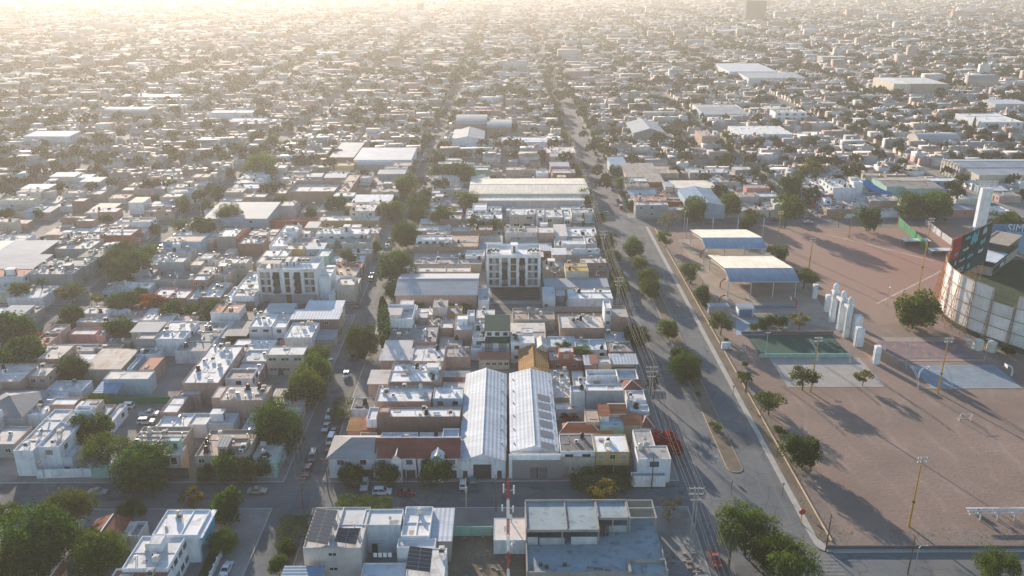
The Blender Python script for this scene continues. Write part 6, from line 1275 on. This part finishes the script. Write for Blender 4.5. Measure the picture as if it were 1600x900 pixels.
def wire(label, a, b, sag=.9, r=.014, n=7):
    m = MB(); a, b = np.array(a, float), np.array(b, float)
    pts = [tuple(a+(b-a)*i/n - np.array((0,0,sag*4*(i/n)*(1-i/n)))-a) for i in range(n+1)]; m.tube(pts, r, 4)
    o = m.build("power_cable", [CABLE], None, tuple(a)); tag(o, label, "cable", "overhead cables between the poles"); return o
CABLE = plain("bare_cable", (.22,.21,.20), .6)
AV = [(40.2, 153.0, 14.5), (40.1, 211.0, 14.5), (39.8, 282.5, 14.5), (40.6, 340, 14), (42.0, 392, 13), (42.5, 450, 13), (42.5, 512, 13), (42.5, 572, 13)]
AVL = ["twin concrete power pole at the avenue's bottom corner by rubble heap", "twin concrete power pole beside the white duct-roofed house", "twin concrete power pole by the brown brick house's stair tower", "twin concrete power pole at the corrugated carport's avenue end", "twin concrete power pole at the third crossing on the avenue", "twin concrete power pole beside the cream warehouse", "twin concrete power pole beyond the cream warehouse", "twin concrete power pole, farthest on the avenue's west kerb"]
for (x, y, h), l in zip(AV, AVL): pole('H', x, y, h, l)
AV0 = [(40.6, 96, 14.5)] + AV
for i, (p, q) in enumerate(zip(AV0[:-1], AV0[1:])):
    for k, (dx, dz) in enumerate(((-1.5,.15),(-.5,.15),(.5,.15),(1.5,.15),(-1.5,-1.3),(1.5,-1.3))):
        if i > 3 and k > 2: continue
        wire("avenue cable, %s span from the bottom, %s from the west%s" % (ordw(i+1), ordw(k % 4+1) if k < 4 else ("first" if k == 4 else "last"), " on the top arm" if k < 4 else " on lower arm"), (p[0]+dx,p[1],p[2]+dz), (q[0]+dx,q[1],q[2]+dz), 1.1)
UP = [('w',475,802,'w',-.3,"leaning wood utility pole at the front crossing's lower right corner"),('w',513,770,'',0,"wood utility pole before the grey hip-roofed house"),('t',729,805,'',0,"concrete utility pole with transformer before the white hut"),('w',775,800,'',0,"wood utility pole behind the radio mast"),('w',791,752,'',0,"dark wood pole between the two corrugated sheds"),('w',1018,764,'',0,"dark thin utility pole before the white corner house"),('w',174,757,'',0,"dark thin pole on the front street by the gates"),('c',75,772,'',0,"utility pole on the front street's near kerb at left"),('t',145,487,'',0,"concrete utility pole at the left crossing beside the yellow bush"),('c',452,532,'',0,"dark utility pole opposite the round tree, parked-car street"),('c',356,470,'',0,"utility pole before the grey-garage house, second cross street"),('c',278,478,'',0,"utility pole beside the orange flowering tree"),('c',222,405,'',0,"pale utility pole among round trees at the left crossing's second row"),('c',286,370,'',0,"utility pole on the left street before the metal hall"),('c',424,470,'',0,"pale street pole beside the left apartments' gate"),('c',543,440,'',0,"utility pole by the slanted cars on the parked-car street"),('c',612,425,'',0,"utility pole beside the big round tree, second block"),('w',1418,898,'',0,"dark wood pole with transformer on the south road"),('w',1290,862,'',0,"thin dark pole at the park's south-west corner"),('c',595,330,'',0,"utility pole on the parked-car street, third block"),('c',316,345,'',0,"dark leaning pole beside the round tree on the left street")]
UPP = []
for k, px, py, _, lean, l in UP: X, Y = G(px, py); UPP.append(pole(k, X, Y, 9.5, l, 0 if abs(X+50) < 12 or abs(X+157) < 10 else pi/2))
def wl(i, j, l):
    a, b = UPP[i], UPP[j]
    for k, d in enumerate((-1,0,1)): wire("%s, %s of three" % (l, ("nearest","middle","farthest")[k]), (a[0]+d*.9,a[1]+d*.6,a[2]+.1), (b[0]+d*.9,b[1]+d*.6,b[2]+.1), 1.2)
wl(0,7,"cable over the front street from the leaning pole to the left"); wl(0,2,"cable over front street from the leaning pole to the transformer pole"); wl(2,3,"short cable between transformer pole and the pole by the mast"); wl(3,5,"cable over the front street toward the white corner house"); wl(0,9,"cable up the parked-car street, first block"); wl(9,15,"cable up the parked-car street, second crossing"); wl(15,16,"cable crossing the parked-car street, second block"); wl(16,19,"cable up the parked-car street, third block"); wl(8,12,"cable up the left street from its crossing"); wl(12,13,"cable up the left street, second block"); wl(13,20,"cable on the left street before the metal hall")
for i, x in enumerate((-53.8,)): pass
n = 0
for y in range(420, 900, 48):
    n += 1; pole('c', -44.9, y, 9.5, "utility pole on the parked-car street, %s pole beyond the third crossing" % ordw(n))
    if n > 1:
        for k, d in enumerate((-.9,.9)): wire("parked-car street cable beyond the third crossing, %s span, %s side" % (ordw(n-1), ("west","east")[k]), (-44.9+d,y-48,9.6), (-44.9+d,y,9.6), .8)
for x, nm in ((-162.5,"left street"),(144.8,"right street")):
    n = 0
    for y in range(412, 760, 50): n += 1; pole('c', x, y, 9.5, "utility pole on the %s, %s pole beyond the third crossing" % (nm, ordw(n)))
def flood(px, py, pt, label, nl=2, col=None):
    X, Y = G(px, py); h = z_at(px, pt, Y); r = thing("floodlight_pole", label, "floodlight pole", (X, Y, .1)); m = MB(); m.cyl((0,0,0),(0,0,h),.26,.13,8); m.build("pole", [col or YPOLE], r)
    for i in range(nl):
        z = h-.15-1.0*i; m = MB(); m.box(-1.1,-.06,z-.06,1.1,.06,z+.06); m.build("crossarm", [STEEL], r)
        for x in (-.95,-.35,.35,.95): m = MB(); m.cyl((x,-.12,z+.1),(x,-.5,z-.12),.16,.26,8); m.build("floodlight", [WALL['l']], r)
    m = MB(); m.cyl((0,0,h*.35),(0,0,h*.37),.34,.34,8); m.build("collar", [DFRAME], r); return r
flood(1420,823,714,"tall leaning-looking yellow pole standing in the open dirt field"); flood(1465,615,528,"tall yellow floodlight pole before the blue court"); flood(1267,613,527,"tall yellow floodlight pole before the green court"); flood(1434,460,341,"tall yellow floodlight pole beside the baseball diamond"); flood(1264,421,372,"yellow floodlight pole between canopies and baseball field"); flood(1326,372,318,"yellow floodlight pole at the baseball field's far side"); flood(1214,385,330,"yellow floodlight pole under the trees behind the farther canopy")
for px, py, pt, w in ((1196,556,521,"left behind the green court wall"),(1415,578,530,"between purple court and blue court path"),(1537,567,531,"beside the white tanks under the stadium wall")):
    X, Y = G(px, py); r = thing("court_post", "thin pale green post with lamps " + w, "lamp post", (X, Y, .12)); h = z_at(px, pt, Y); m = MB(); m.cyl((0,0,0),(0,0,h),.09,.07,6); m.build("pole", [WALL['m']], r); m = MB(); m.box(-.8,-.1,h,.8,.1,h+.2); m.build("lamp_head", [WALL['l']], r)
for i, px in enumerate((1072,1112,1151,1191)):
    X, Y = G(px, 372); r = thing("net_post", "tall white net post behind the farther canopy, %s from the left" % ordw(i+1), "post", (X, Y, .12)); m = MB(); m.cyl((0,0,0),(0,0,9.5),.16,.14,7); m.build("pole", [FRAME], r)
for px, py, w in ((1142,772,"near the median tip"),(1222,775,"on the park pavement by the avenue"),(1145,620,"on the park pavement at mid field")):
    X, Y = G(px, py); r = thing("street_post", "short dark post " + w, "post", (X, Y, .1)); m = MB(); m.cyl((0,0,0),(0,0,3.6),.08,.06,6); m.build("pole", [DFRAME], r); m = MB(); m.box(-.3,-.04,3.0,.3,.04,3.5); m.build("sign_panel", [STEEL], r)
x, y = G(1390, 898); 
for px, py, pt, w in ((1427,900,853,"on the south road before the dirt field"),(1064,420,330,"on the park's avenue side by farther canopy"),(1385,480,448,"at the baseball field's near corner")):
    X, Y = G(px, py); h = z_at(px, pt, Y); r = thing("street_lamp", "slim grey lamp post " + w, "street lamp", (X, Y, .1)); m = MB(); m.tube([(0,0,0),(0,0,h-.6),(.3,0,h-.1),(1.4,0,h)], .09, 6, r1=.05); m.build("pole", [STEEL], r); m = MB(); m.box(1.2,-.12,h-.1,1.8,.12,h+.02); m.build("lamp_head", [WALL['l']], r)
for px, py, w in ((1527,546,"left"),(1548,549,"right")):
    X, Y = G(px, py); r = thing("water_cistern", "round white water tank under the stadium wall, %s of two" % w, "water tank", (X, Y, .1)); m = MB(); m.cyl((0,0,0),(0,0,3.2),1.5,1.5,14); m.cyl((0,0,3.2),(0,0,3.8),1.5,.3,14); m.build("tank_shell", [TANKW], r)
# fence of posts and wire along the park
m = thing("chain_link_fence", "thin chain-link fence on posts beside the dirt field by the avenue", "fence", (71.4, 160, .1)); pm = MB(); wm = MB()
for i in range(28): pm.cyl((0,3.2*i,0),(0,3.2*i,1.9),.03,.03,5)
for z in (.3,.9,1.4,1.85): wm.cyl((0,0,z),(0,3.2*27,z),.02,.02,4)
FG = plain("dull_fence", (.16,.15,.14), .8); pm.build("fence_post", [FG], m); wm.build("wire_strand", [FG], m)

# low shrubs on the verge and the median, weeds as one mass
vrg = random.Random(14)
for i in range(26):
    x, y = (vrg.uniform(71.5, 76), vrg.uniform(156, 385)) if i % 3 else (vrg.uniform(55.6, 58.4), vrg.uniform(186, 360))
    tree(vrg.choice('glgb'), x, y, vrg.uniform(.7,1.5), .14, .9, "low on the dusty park verge by the avenue" if i % 3 else "low on the avenue median")
W_, S_ = [], []
for i in range(5200):
    u = vrg.random()
    if u < .35: x, y = vrg.uniform(68.6, 73.5), vrg.uniform(153, 390)
    elif u < .5: x, y = vrg.uniform(55.2, 58.8), vrg.uniform(183, 365)
    elif u < .7: x, y = vrg.uniform(-11, 3), vrg.uniform(118, 160)
    elif u < .8: x, y = vrg.uniform(69, 120), vrg.uniform(152, 158)
    elif u < .9: x, y = vrg.uniform(33, 41), vrg.uniform(120, 166)
    else: x, y = vrg.uniform(68.7, 73), vrg.uniform(153, 390)
    W_.append((x, y, .2)); S_.append(vrg.uniform(.05,.16))
nr = np.random.RandomState(8); V, F = leaves(np.array(W_), np.tile((0,0,1.), (len(W_),1)), np.array(S_), nr)
o = link("weeds", mesh_np("weeds", V, F, LEAF['l'])); tag(o, "dry weeds and scrub along verges, median and the vacant lot", "weeds", kind="stuff")

# ------------------------------------------------------------------ the rest of the city, lot by lot
def free_runs(a, b, y0, y1, gap=.4):
    """stretches of [a, b] in X not yet built on between y0 and y1"""
    cuts = sorted((e[0]-gap, e[2]+gap) for e in EXCL if e[1] < y1-.6 and e[3] > y0+.6 and e[2] > a and e[0] < b)
    out, x = [], a
    for c, d in cuts:
        if c > x: out.append((x, c))
        x = max(x, d)
    if x < b: out.append((x, b))
    return out
LOTS = []                                       # (x0, x1, y0, y1, street side, column, row, index)
frg = random.Random(77)
NEARY = 520
colname = {}
for i, c in enumerate(COLS): colname[c] = ["", "", "", "", "", "", "ninth", "seventh", "fifth", "third"][i] if i < 10 else ""
def visible(x, y, z=3, pad=40):
    dep = y*cos(PITCH)+(HCAM-z)*sin(PITCH); px = 800+FPX*x/dep; py = 450+FPX*((HCAM-z)*cos(PITCH)-y*sin(PITCH))/dep
    return -pad < px < 1600+pad and py < 900+pad
for ri, (y0, y1) in enumerate(ROWS):
    for col in COLS + (RCOLS if y0 > 400 else []):
        bx0, bx1 = col
        if y0 > 900: continue
        xm = (bx0+bx1)/2
        for side, (a, b) in (('W', (bx0+1.8, xm-frg.uniform(0,3))), ('E', (xm+frg.uniform(0,3), bx1-1.8))):
            y = y0+1.6; k = 0
            while y < y1-5:
                w = frg.uniform(6.2, 10.5)
                if y+w > y1-1.2: w = y1-1.2-y
                if w < 4.5: break
                k += 1
                for (p, q) in free_runs(a, b, y, y+w):
                    if q-p < 5: continue
                    if visible((p+q)/2, y+w/2): LOTS.append((p, q, y, y+w, side, col, ri, k))
                y += w + (0 if frg.random() < .8 else frg.uniform(.5,3))
WK = 'wwwcccbbbpppgkkklxxBsymt'; RKK = 'WWWWPPPPPPGGGBBBLLDRZXMN'
def lot_masses(x0, x1, y0, y1, side):
    """a house at the street end of its lot, lower rooms behind, sometimes an upper room"""
    L = x1-x0; M = []; D = y1-y0
    wk = frg.choice(WK); rk = frg.choice(RKK)
    front = min(L, frg.uniform(9, 17)) if L > 14 else L
    set_ = frg.uniform(0, 3.0) if L > 18 else 0; h = frg.choice((3.6, 3.8, 4.2, 6.4, 6.8, 4.0))
    if side == 'W': fa, fb = x0+set_, min(x1, x0+set_+front)
    else: fa, fb = max(x0, x1-set_-front), x1-set_
    o = dict(world=1, par=frg.choice((.12,.2,.35,.5)), stair=int(frg.random() < .12))
    if rk in 'ZXMN': o.update(rt='metal', rise=frg.uniform(.2,.6))
    if frg.random() < .35: o['ws'] = frg.choice((1,2,2,3))
    o['we' if side == 'E' else 'ww'] = max(1, int(D/3.2))
    o['doors'] = [('E' if side == 'E' else 'W', frg.uniform(.3,.7), frg.choice((1.1,2.6,3.0)), 2.3, frg.choice('kdwbg'))]
    M.append((fa, fb, y0, y1, h, wk, rk, o))
    if L-front-set_ > 5:
        ra, rb = (fb, x1) if side == 'W' else (x0, fa); x = ra; n = 0
        while x < rb-3.5 and n < 3:
            n += 1; w = min(frg.uniform(5, 12), rb-x)
            if frg.random() < .78:
                d0 = frg.choice((0, 0, 0, frg.uniform(0, D*.35))); d1 = frg.choice((0, 0, frg.uniform(0, D*.35)))
                if D-d0-d1 > 2.6 and w > 2.5:
                    r2 = frg.choice(RKK); o2 = dict(world=1, par=frg.choice((.08,.15,.3,.45)), stair=0)
                    if r2 in 'ZXMN': o2.update(rt='metal', rise=frg.uniform(.1,.4), eave=.1)
                    M.append((x+.05, x+w-.05, y0+d0, y1-d1, frg.choice((3.0,3.2,3.4,3.8,6.2)), frg.choice(wk*3+WK), r2, o2))
            x += w
    if frg.random() < .3 and h < 5 and 'rt' not in o and fb-fa > 8:
        xa = frg.uniform(fa+.4, fb-5); M.append((xa, xa+frg.uniform(3.5,5), y0+.3, y0+min(D-.4, frg.uniform(3.5,6)), h+2.7, wk, frg.choice('WWPL'), dict(world=1, z0=h-o['par']+.02, clean=1, par=.1, ws=1)))
    return M
WN = dict(w='white', c='cream', b='beige', p='pink', g='grey', k='brown', l='light-grey', x='off-white', B='blue', s='salmon', y='ochre', m='mint', t='red')
RN = dict(W='white', P='cream', G='grey', B='tan', L='blue-grey', D='dark', R='red', Z='zinc', X='rusty', M='metal', N='sheet')
CN = {}
for i, c in enumerate(COLS): CN[c] = "%s left column" % ordw(len(COLS)-1-i) if i < len(COLS)-1 else "middle column"
CN[COLS[-2]] = "first left column"
for i, c in enumerate(RCOLS): CN[c] = "%s right column" % (ordw(i+1) if i else "first")
def STREET(col, side):
    x = col[0] if side == 'W' else col[1]; names = {-157:"the left street", -49.5:"the parked-car street", 52:"the avenue", 150:"the right street"}
    for k, p in enumerate(NS[:-1][::-1]): names[p] = "the %s street left" % ("2nd","3rd","4th","5th","6th","7th","8th","9th","10th")[k]
    for k, p in enumerate(NSR[1:]): names[p] = "the %s street right" % ("2nd","3rd","4th","5th","6th","7th","8th","9th")[k]
    p = min(names, key=lambda q: abs(q-x)); sd = "east" if side == 'W' else "west"
    n = names[p]; return p, (n+"'s "+sd+" side" if n.endswith(("street","avenue")) else "%s, %s side," % (n, sd))
def rank(l):
    x, y = (l[0]+l[1])/2, (l[2]+l[3])/2; return sqrt(x*x+y*y+HCAM**2)/sqrt((l[1]-l[0])*(l[3]-l[2])/120)
n_hand = sum(1 for o in C.objects if o.get('category') == 'house')
LOTS.sort(key=lambda l: (l[2]+l[3])/2 + .25*abs(l[0]+l[1])/2)
inner = LOTS[:max(0, 298-n_hand)]; FAR = LOTS[len(inner):]
cnt = {}
for l in inner:
    x0, x1, y0, y1, side, col, ri, k = l
    M = lot_masses(x0, x1, y0, y1, side); m0 = M[0]; st = 'two-storey' if m0[4] > 5 else 'low'
    sx, where = STREET(col, side); key = (ri, side, col); cnt[key] = cnt.get(key, 0)+1; nth = ordw(cnt[key])
    where = "%s %s" % (where, "before first crossing" if ri == 0 else "past %s crossing" % ordw(ri))
    lab = "%s %s house, %s-roofed, %s on %s" % (WN[m0[5]], st, RN[m0[6]], nth, where)
    house(lab, M, near=False, rng=frg, group="flat-roofed houses of the city blocks", clut=.8 if (y0 < 420) else .5, excl=False)
    if frg.random() < .45:
        x = frg.uniform(x0+2, x1-2); y = frg.uniform(y0+1, y1-1)
        if not any(m[0]-1 < x < m[1]+1 and m[2]-1 < y < m[3]+1 for m in M): tree(frg.choice('ddddlbby'), x, y, frg.uniform(1.8,3.6), .12, 1.1, "behind %s house, %s" % (nth, where.replace("the ", "", 1)))
# street trees further up the streets
def street_trees(xs, ya, yb, step, note, kinds='dddbl', rmin=2.2, rmax=4.2):
    y = ya
    while y < yb:
        y += frg.uniform(step*.5, step*1.6)
        if min(abs(y-c) for c in CROSS) < 8: continue
        x = xs + frg.uniform(-.5,.5)
        if any(hypot(x-a, y-b) < c+2 for a, b, c in EXT): continue
        tree(frg.choice(kinds), x, y, frg.uniform(rmin,rmax), .12, 1.05, note)
street_trees(41.8, 415, 760, 14, "on the avenue's west kerb beyond the third crossing"); street_trees(64.0, 412, 760, 14, "on the avenue's east kerb beyond the third crossing")
street_trees(-42.6, 415, 760, 17, "on the parked-car street's east kerb beyond the third crossing", rmax=3.0); street_trees(-56.8, 415, 760, 18, "on the parked-car street's west kerb beyond the third crossing", rmax=3.0)
for x, nm in ((-150.6,"left street's east kerb"),(-163.4,"left street's west kerb")): street_trees(x, 300, 640, 26, "on the " + nm)
for x, nm in ((144,"right street's west kerb"),(156,"right street's east kerb")): street_trees(x, 412, 700, 24, "on the " + nm)
for yc, nm in ((CROSS[1],"second cross street"),(CROSS[2],"third cross street"),(CROSS[3],"fourth cross street")):
    x = -330
    while x < -60:
        x += frg.uniform(14,40); y = yc + frg.choice((-6.2, 6.2))
        if any(hypot(x-a, y-b) < c+2.5 for a, b, c in EXT) or any(e[0]-1.5 < x < e[2]+1.5 and e[1]-1.5 < y < e[3]+1.5 for e in EXCL): continue
        if abs(x+157) < 9 or abs(x+265) < 9: continue
        tree(frg.choice('dddl'), x, y, frg.uniform(2.2,3.8), .12, 1.0, "on the " + nm + " in the left columns")
# larger buildings scattered among the far houses, each a thing of its own
brg = random.Random(31)
for i in range(40):
    y = brg.uniform(560, 1700); x = brg.uniform(-.6, .62)*y; w, d, h = brg.uniform(18,40), brg.uniform(12,26), brg.uniform(5.5,9)
    if min(abs(x-s) for s in NS+NSR+[-49.5,52]) < w/2+7: continue
    if any(e[0]-4 < x+w/2 and e[2]+4 > x-w/2 and e[1]-4 < y+d/2 and e[3]+4 > y-d/2 for e in EXCL): continue
    rk = brg.choice('WPMZZGZLVX'); o = dict(world=1, clean=1); wk = brg.choice('wwclBgp')
    if rk in 'ZV': o.update(rt=brg.choice(('gx','barx','metal')), rh=2.0)
    elif rk in 'MNCX': o.update(rt='metal', rise=.6)
    ny = min(range(len(CROSS)), key=lambda k: abs(CROSS[k]-y)); sx = min(NS+NSR+[-49.5,52], key=lambda s: abs(s-x))
    house("%s-walled %s-roofed hall, %d metres wide, %d metres %s of the avenue, %d blocks back" % (WN[wk].split()[-1], {'V':'blue','C':'cream','M':'white','N':'white','Z':'zinc','X':'rusty'}.get(rk, RN.get(rk)), round(w), round(abs(50-x)), "west" if x < 50 else "east", round((y-172)/114)), [(x-w/2, x+w/2, y-d/2, y+d/2, h, wk, rk, o)], cat="hall", name="hall", near=False, clut=0, rng=brg, group="large halls among the far houses")
# ---- the far houses: one mass nobody could count
class NPB:
    def __init__(s): s.b = []; s.k = []
    def box(s, x0, y0, x1, y1, h, k=0, z0=0): s.b.append((x0,y0,z0,x1,y1,h))
    def build(s, name, mat):
        A = np.array(s.b); n = len(A); V = np.empty((n,8,3)); 
        for i, (a, b_, c) in enumerate(((0,1,2),(3,1,2),(3,4,2),(0,4,2),(0,1,5),(3,1,5),(3,4,5),(0,4,5))): V[:,i,0] = A[:,a]; V[:,i,1] = A[:,b_]; V[:,i,2] = A[:,c]
        q = np.array([(0,1,5,4),(1,2,6,5),(2,3,7,6),(3,0,4,7),(4,5,6,7)]); F = (q[None]+8*np.arange(n)[:,None,None]).reshape(-1,4)
        return mesh_np(name, V.reshape(-1,3), F, mat)
def far_mat():
    m, t, b = nt_new("far_house_paint"); g = t.nodes.new("ShaderNodeNewGeometry"); sx = t.nodes.new("ShaderNodeSeparateXYZ"); t.links.new(g.outputs["Normal"], sx.inputs[0])
    def ramp(cols):
        r = t.nodes.new("ShaderNodeValToRGB"); r.color_ramp.interpolation = 'CONSTANT'; e = r.color_ramp.elements
        while len(e) < len(cols): e.new(.5)
        for i, c in enumerate(cols): e[i].position = i/len(cols); e[i].color = (*c, 1)
        return r
    w = ramp([(.58,.55,.50),(.30,.19,.14),(.44,.36,.28),(.36,.33,.30),(.42,.27,.21),(.60,.57,.54),(.33,.36,.38),(.24,.21,.19),(.46,.31,.22),(.30,.28,.26),(.50,.26,.21),(.54,.45,.34)])
    r = ramp([(.58,.54,.50),(.32,.29,.27),(.46,.40,.34),(.64,.62,.59),(.25,.22,.20),(.42,.43,.44),(.52,.47,.42),(.34,.27,.21),(.34,.32,.30),(.30,.30,.31),(.19,.17,.15),(.34,.19,.14)])
    t.links.new(g.outputs["Random Per Island"], w.inputs[0]); mt = t.nodes.new("ShaderNodeMath"); mt.operation = 'MULTIPLY_ADD'; mt.inputs[1].default_value = 7.31; mt.inputs[2].default_value = .17
    fr = t.nodes.new("ShaderNodeMath"); fr.operation = 'FRACT'; t.links.new(g.outputs["Random Per Island"], mt.inputs[0]); t.links.new(mt.outputs[0], fr.inputs[0]); t.links.new(fr.outputs[0], r.inputs[0])
    up = maprange(t, sx.outputs[2], .4, .6, 0, 1); c = mixc(t, up, w.outputs[0], r.outputs[0]); n = noise(t, g.outputs["Position"], .5, 5, .65)
    c = mixc(t, maprange(t, n, .4, .7, 0, .55), c, mixc(t, .6, c, (.12,.10,.085))); t.links.new(c, b.inputs["Base Color"]); b.inputs["Roughness"].default_value = .9; return m
fb = NPB(); ft = []; rs = random.Random(99)
def far_lot(x0, x1, y0, y1, det):
    L, D = x1-x0, y1-y0; x = x0
    while x < x1-3:
        w = min(rs.uniform(14,26) if rs.random() < .2 else rs.uniform(5,13), x1-x)
        u = rs.random()
        if u < .73:
            h = rs.choice((3.2,3.4,3.8,4.0,4.2,6.2,6.6)); a, b = y0+rs.choice((0,0,rs.uniform(0,D*.3))), y1-rs.choice((0,0,rs.uniform(0,D*.3)))
            fb.box(x+.06, a, x+w-.06, b, h)
            if det:
                for _ in range(rs.choice((0,1,1,2,2,3))):
                    s = rs.uniform(.5,1.1); cx_, cy_ = rs.uniform(x+.8, x+w-.8), rs.uniform(a+.7, b-.7)
                    fb.box(cx_-s, cy_-s, cx_+s, cy_+s, h+rs.uniform(.5,2.4), 0, h)
                if rs.random() < .5: fb.box(x+.06, a-.01, x+w-.06, a+.18, h+.5, 0, 0)
                if rs.random() < .3: fb.box(x+w-.25, a+.2, x+w-.04, b, h+.5, 0, 0)
        elif u < .95: ft.append((x+w/2, (y0+y1)/2, rs.uniform(1.8,4.4)))
        x += w
for l in FAR: far_lot(l[0], l[1], l[2], l[3], True)
y = 870.0
while y < 3600:                                 # beyond the last block built lot by lot
    big = 1+max(0, (y-1400)/1500); d = rs.uniform(9,15)*big; x = -.66*y-30
    row = (y-401) % 114
    if 2 < row < 112 or y > 2200:
        while x < .68*y+30:
            w = rs.uniform(8,30)*big; st = any(abs(x+w/2-s) < 6+w*.3 for s in NS+NSR+[-49.5,52]) and y < 2400
            if not st and rs.random() < .80:
                if not any(e[0]-3 < x+w and e[2]+3 > x and e[1]-3 < y+d and e[3]+3 > y for e in EXCL if e[3] > 840):
                    h = rs.choice((3.4,3.8,4.0,4.2,6.2,6.6)) + (rs.random() < .02)*rs.uniform(4,12); fb.box(x, y, x+w-.1, y+d*rs.uniform(.6,.97), h)
                    if rs.random() < .35: fb.box(x+w*.2, y+d*.1, x+w*.6, y+d*.5, h+2.4, 0, h)
            elif rs.random() < .55: ft.append((x+w/2, y+d/2, rs.uniform(2.2,4.6)*(1+.15*(big-1))))
            x += w
    y += d
def roof_kind(): pass
o = link("far_houses", fb.build("far_houses", far_mat())); tag(o, "mass of low flat-roofed houses filling the hazy distance", "houses", kind="stuff")
# far trees: street lines and yard trees as one mass
for x in NS+NSR+[-49.5,52]:
    y = 640 if x in (-49.5, 52) else 430
    while y < 2600:
        y += rs.uniform(7,26)*(1+y/1500)
        if visible(x, y): ft.append((x+rs.choice((-7.4,7.4)) if x != 52 else x+rs.choice((-10.5,11.5)), y, rs.uniform(1.9,3.8)))
for _ in range(1100):
    y = rs.uniform(430, 1500); x = rs.uniform(-.64,.66)*y; ft.append((x, y, rs.uniform(2.2,5.2)))
for _ in range(3200):
    y = rs.uniform(900, 3800); x = rs.uniform(-.64,.66)*y; ft.append((x, y, rs.uniform(2.4,5.5)))
for _ in range(46):                              # parks and wooded lots
    y = rs.uniform(700, 3000); x = rs.uniform(-.62,.64)*y
    for _ in range(22): ft.append((x+rs.gauss(0,28), y+rs.gauss(0,10), rs.uniform(2.5,5)))
C_, N_, S_ = [], [], []; nr = np.random.RandomState(5)
for (x, y, r) in ft:
    if y < 3000 and any(e[0] < x < e[2] and e[1] < y < e[3] for e in EXCL if e[3] > y-60 and e[1] < y+60): continue
    n = 90 if y < 700 else (52 if y < 1300 else 30); d = nr.normal(size=(n,3)); d /= np.linalg.norm(d,axis=1)[:,None]; d[:,2] = np.abs(d[:,2])*1.1-.25
    rr = r*(.7+.35*nr.uniform(size=(n,1)))*(1+.25*np.sin(3*np.arctan2(d[:,1:2],d[:,0:1])+nr.uniform(0,6)))
    C_.append(np.array((x,y,r*1.15+.5))+d*rr*np.array((1,1,.85))); N_.append(d); S_.append(np.full(n, r*(.30 if n == 90 else .38)))
V, F = leaves(np.concatenate(C_), np.concatenate(N_), np.concatenate(S_), nr)
o = link("far_trees", mesh_np("far_trees", V, F, leafmat("leaf_far", (.026,.045,.015), (.055,.075,.024), .3))); tag(o, "mass of street and yard trees scattered through the hazy distance", "trees", kind="stuff")

# ------------------------------------------------------------------ labels of the trees, by place and order along it
KN = dict(d='dark green round tree', D='big dense dark tree', l='loose olive-green tree', L='wide feathery olive-green tree', b='bright green round tree', B='large bright green tree', y='yellowing thin tree', r='crimson bougainvillea shrub', o='orange-tinged flowering tree', g='nearly bare grey tree', p='tall palm', q='golden-yellow palm', c='dark slim cypress')
by = {}
for t in TREES: by.setdefault((KN[t[0]], t[5]), []).append(t)
for (kn, note), L in by.items():
    L.sort(key=lambda t: (round(t[3]/6), t[2]))
    for i, t in enumerate(L):
        t[4]['label'] = "%s %s" % (kn, note) if len(L) == 1 else "%s %s, %s%s" % (kn, note, "nearest" if i == 0 else ordw(i+1) + " along", "")
        if len(L) > 1: t[4]['group'] = "trees " + note

# ------------------------------------------------------------------ haze
m = bpy.data.materials.new("haze_air"); m.use_nodes = True; t = m.node_tree; t.nodes.clear(); out = t.nodes.new("ShaderNodeOutputMaterial"); pv = t.nodes.new("ShaderNodeVolumePrincipled")
pv.inputs["Color"].default_value = (.59,.56,.52,1); pv.inputs["Density"].default_value = HAZE_D; pv.inputs["Anisotropy"].default_value = HAZE_G
for k in ("Density Attribute","Color Attribute","Temperature Attribute"):
    if k in pv.inputs: pv.inputs[k].default_value = ""
t.links.new(pv.outputs[0], out.inputs["Volume"])
hz = MB(); hz.box(-4600,-60,-1,4600,6500,135); o = hz.build("haze", [m]); tag(o, "warm dusty haze over the city", "haze", kind="stuff")
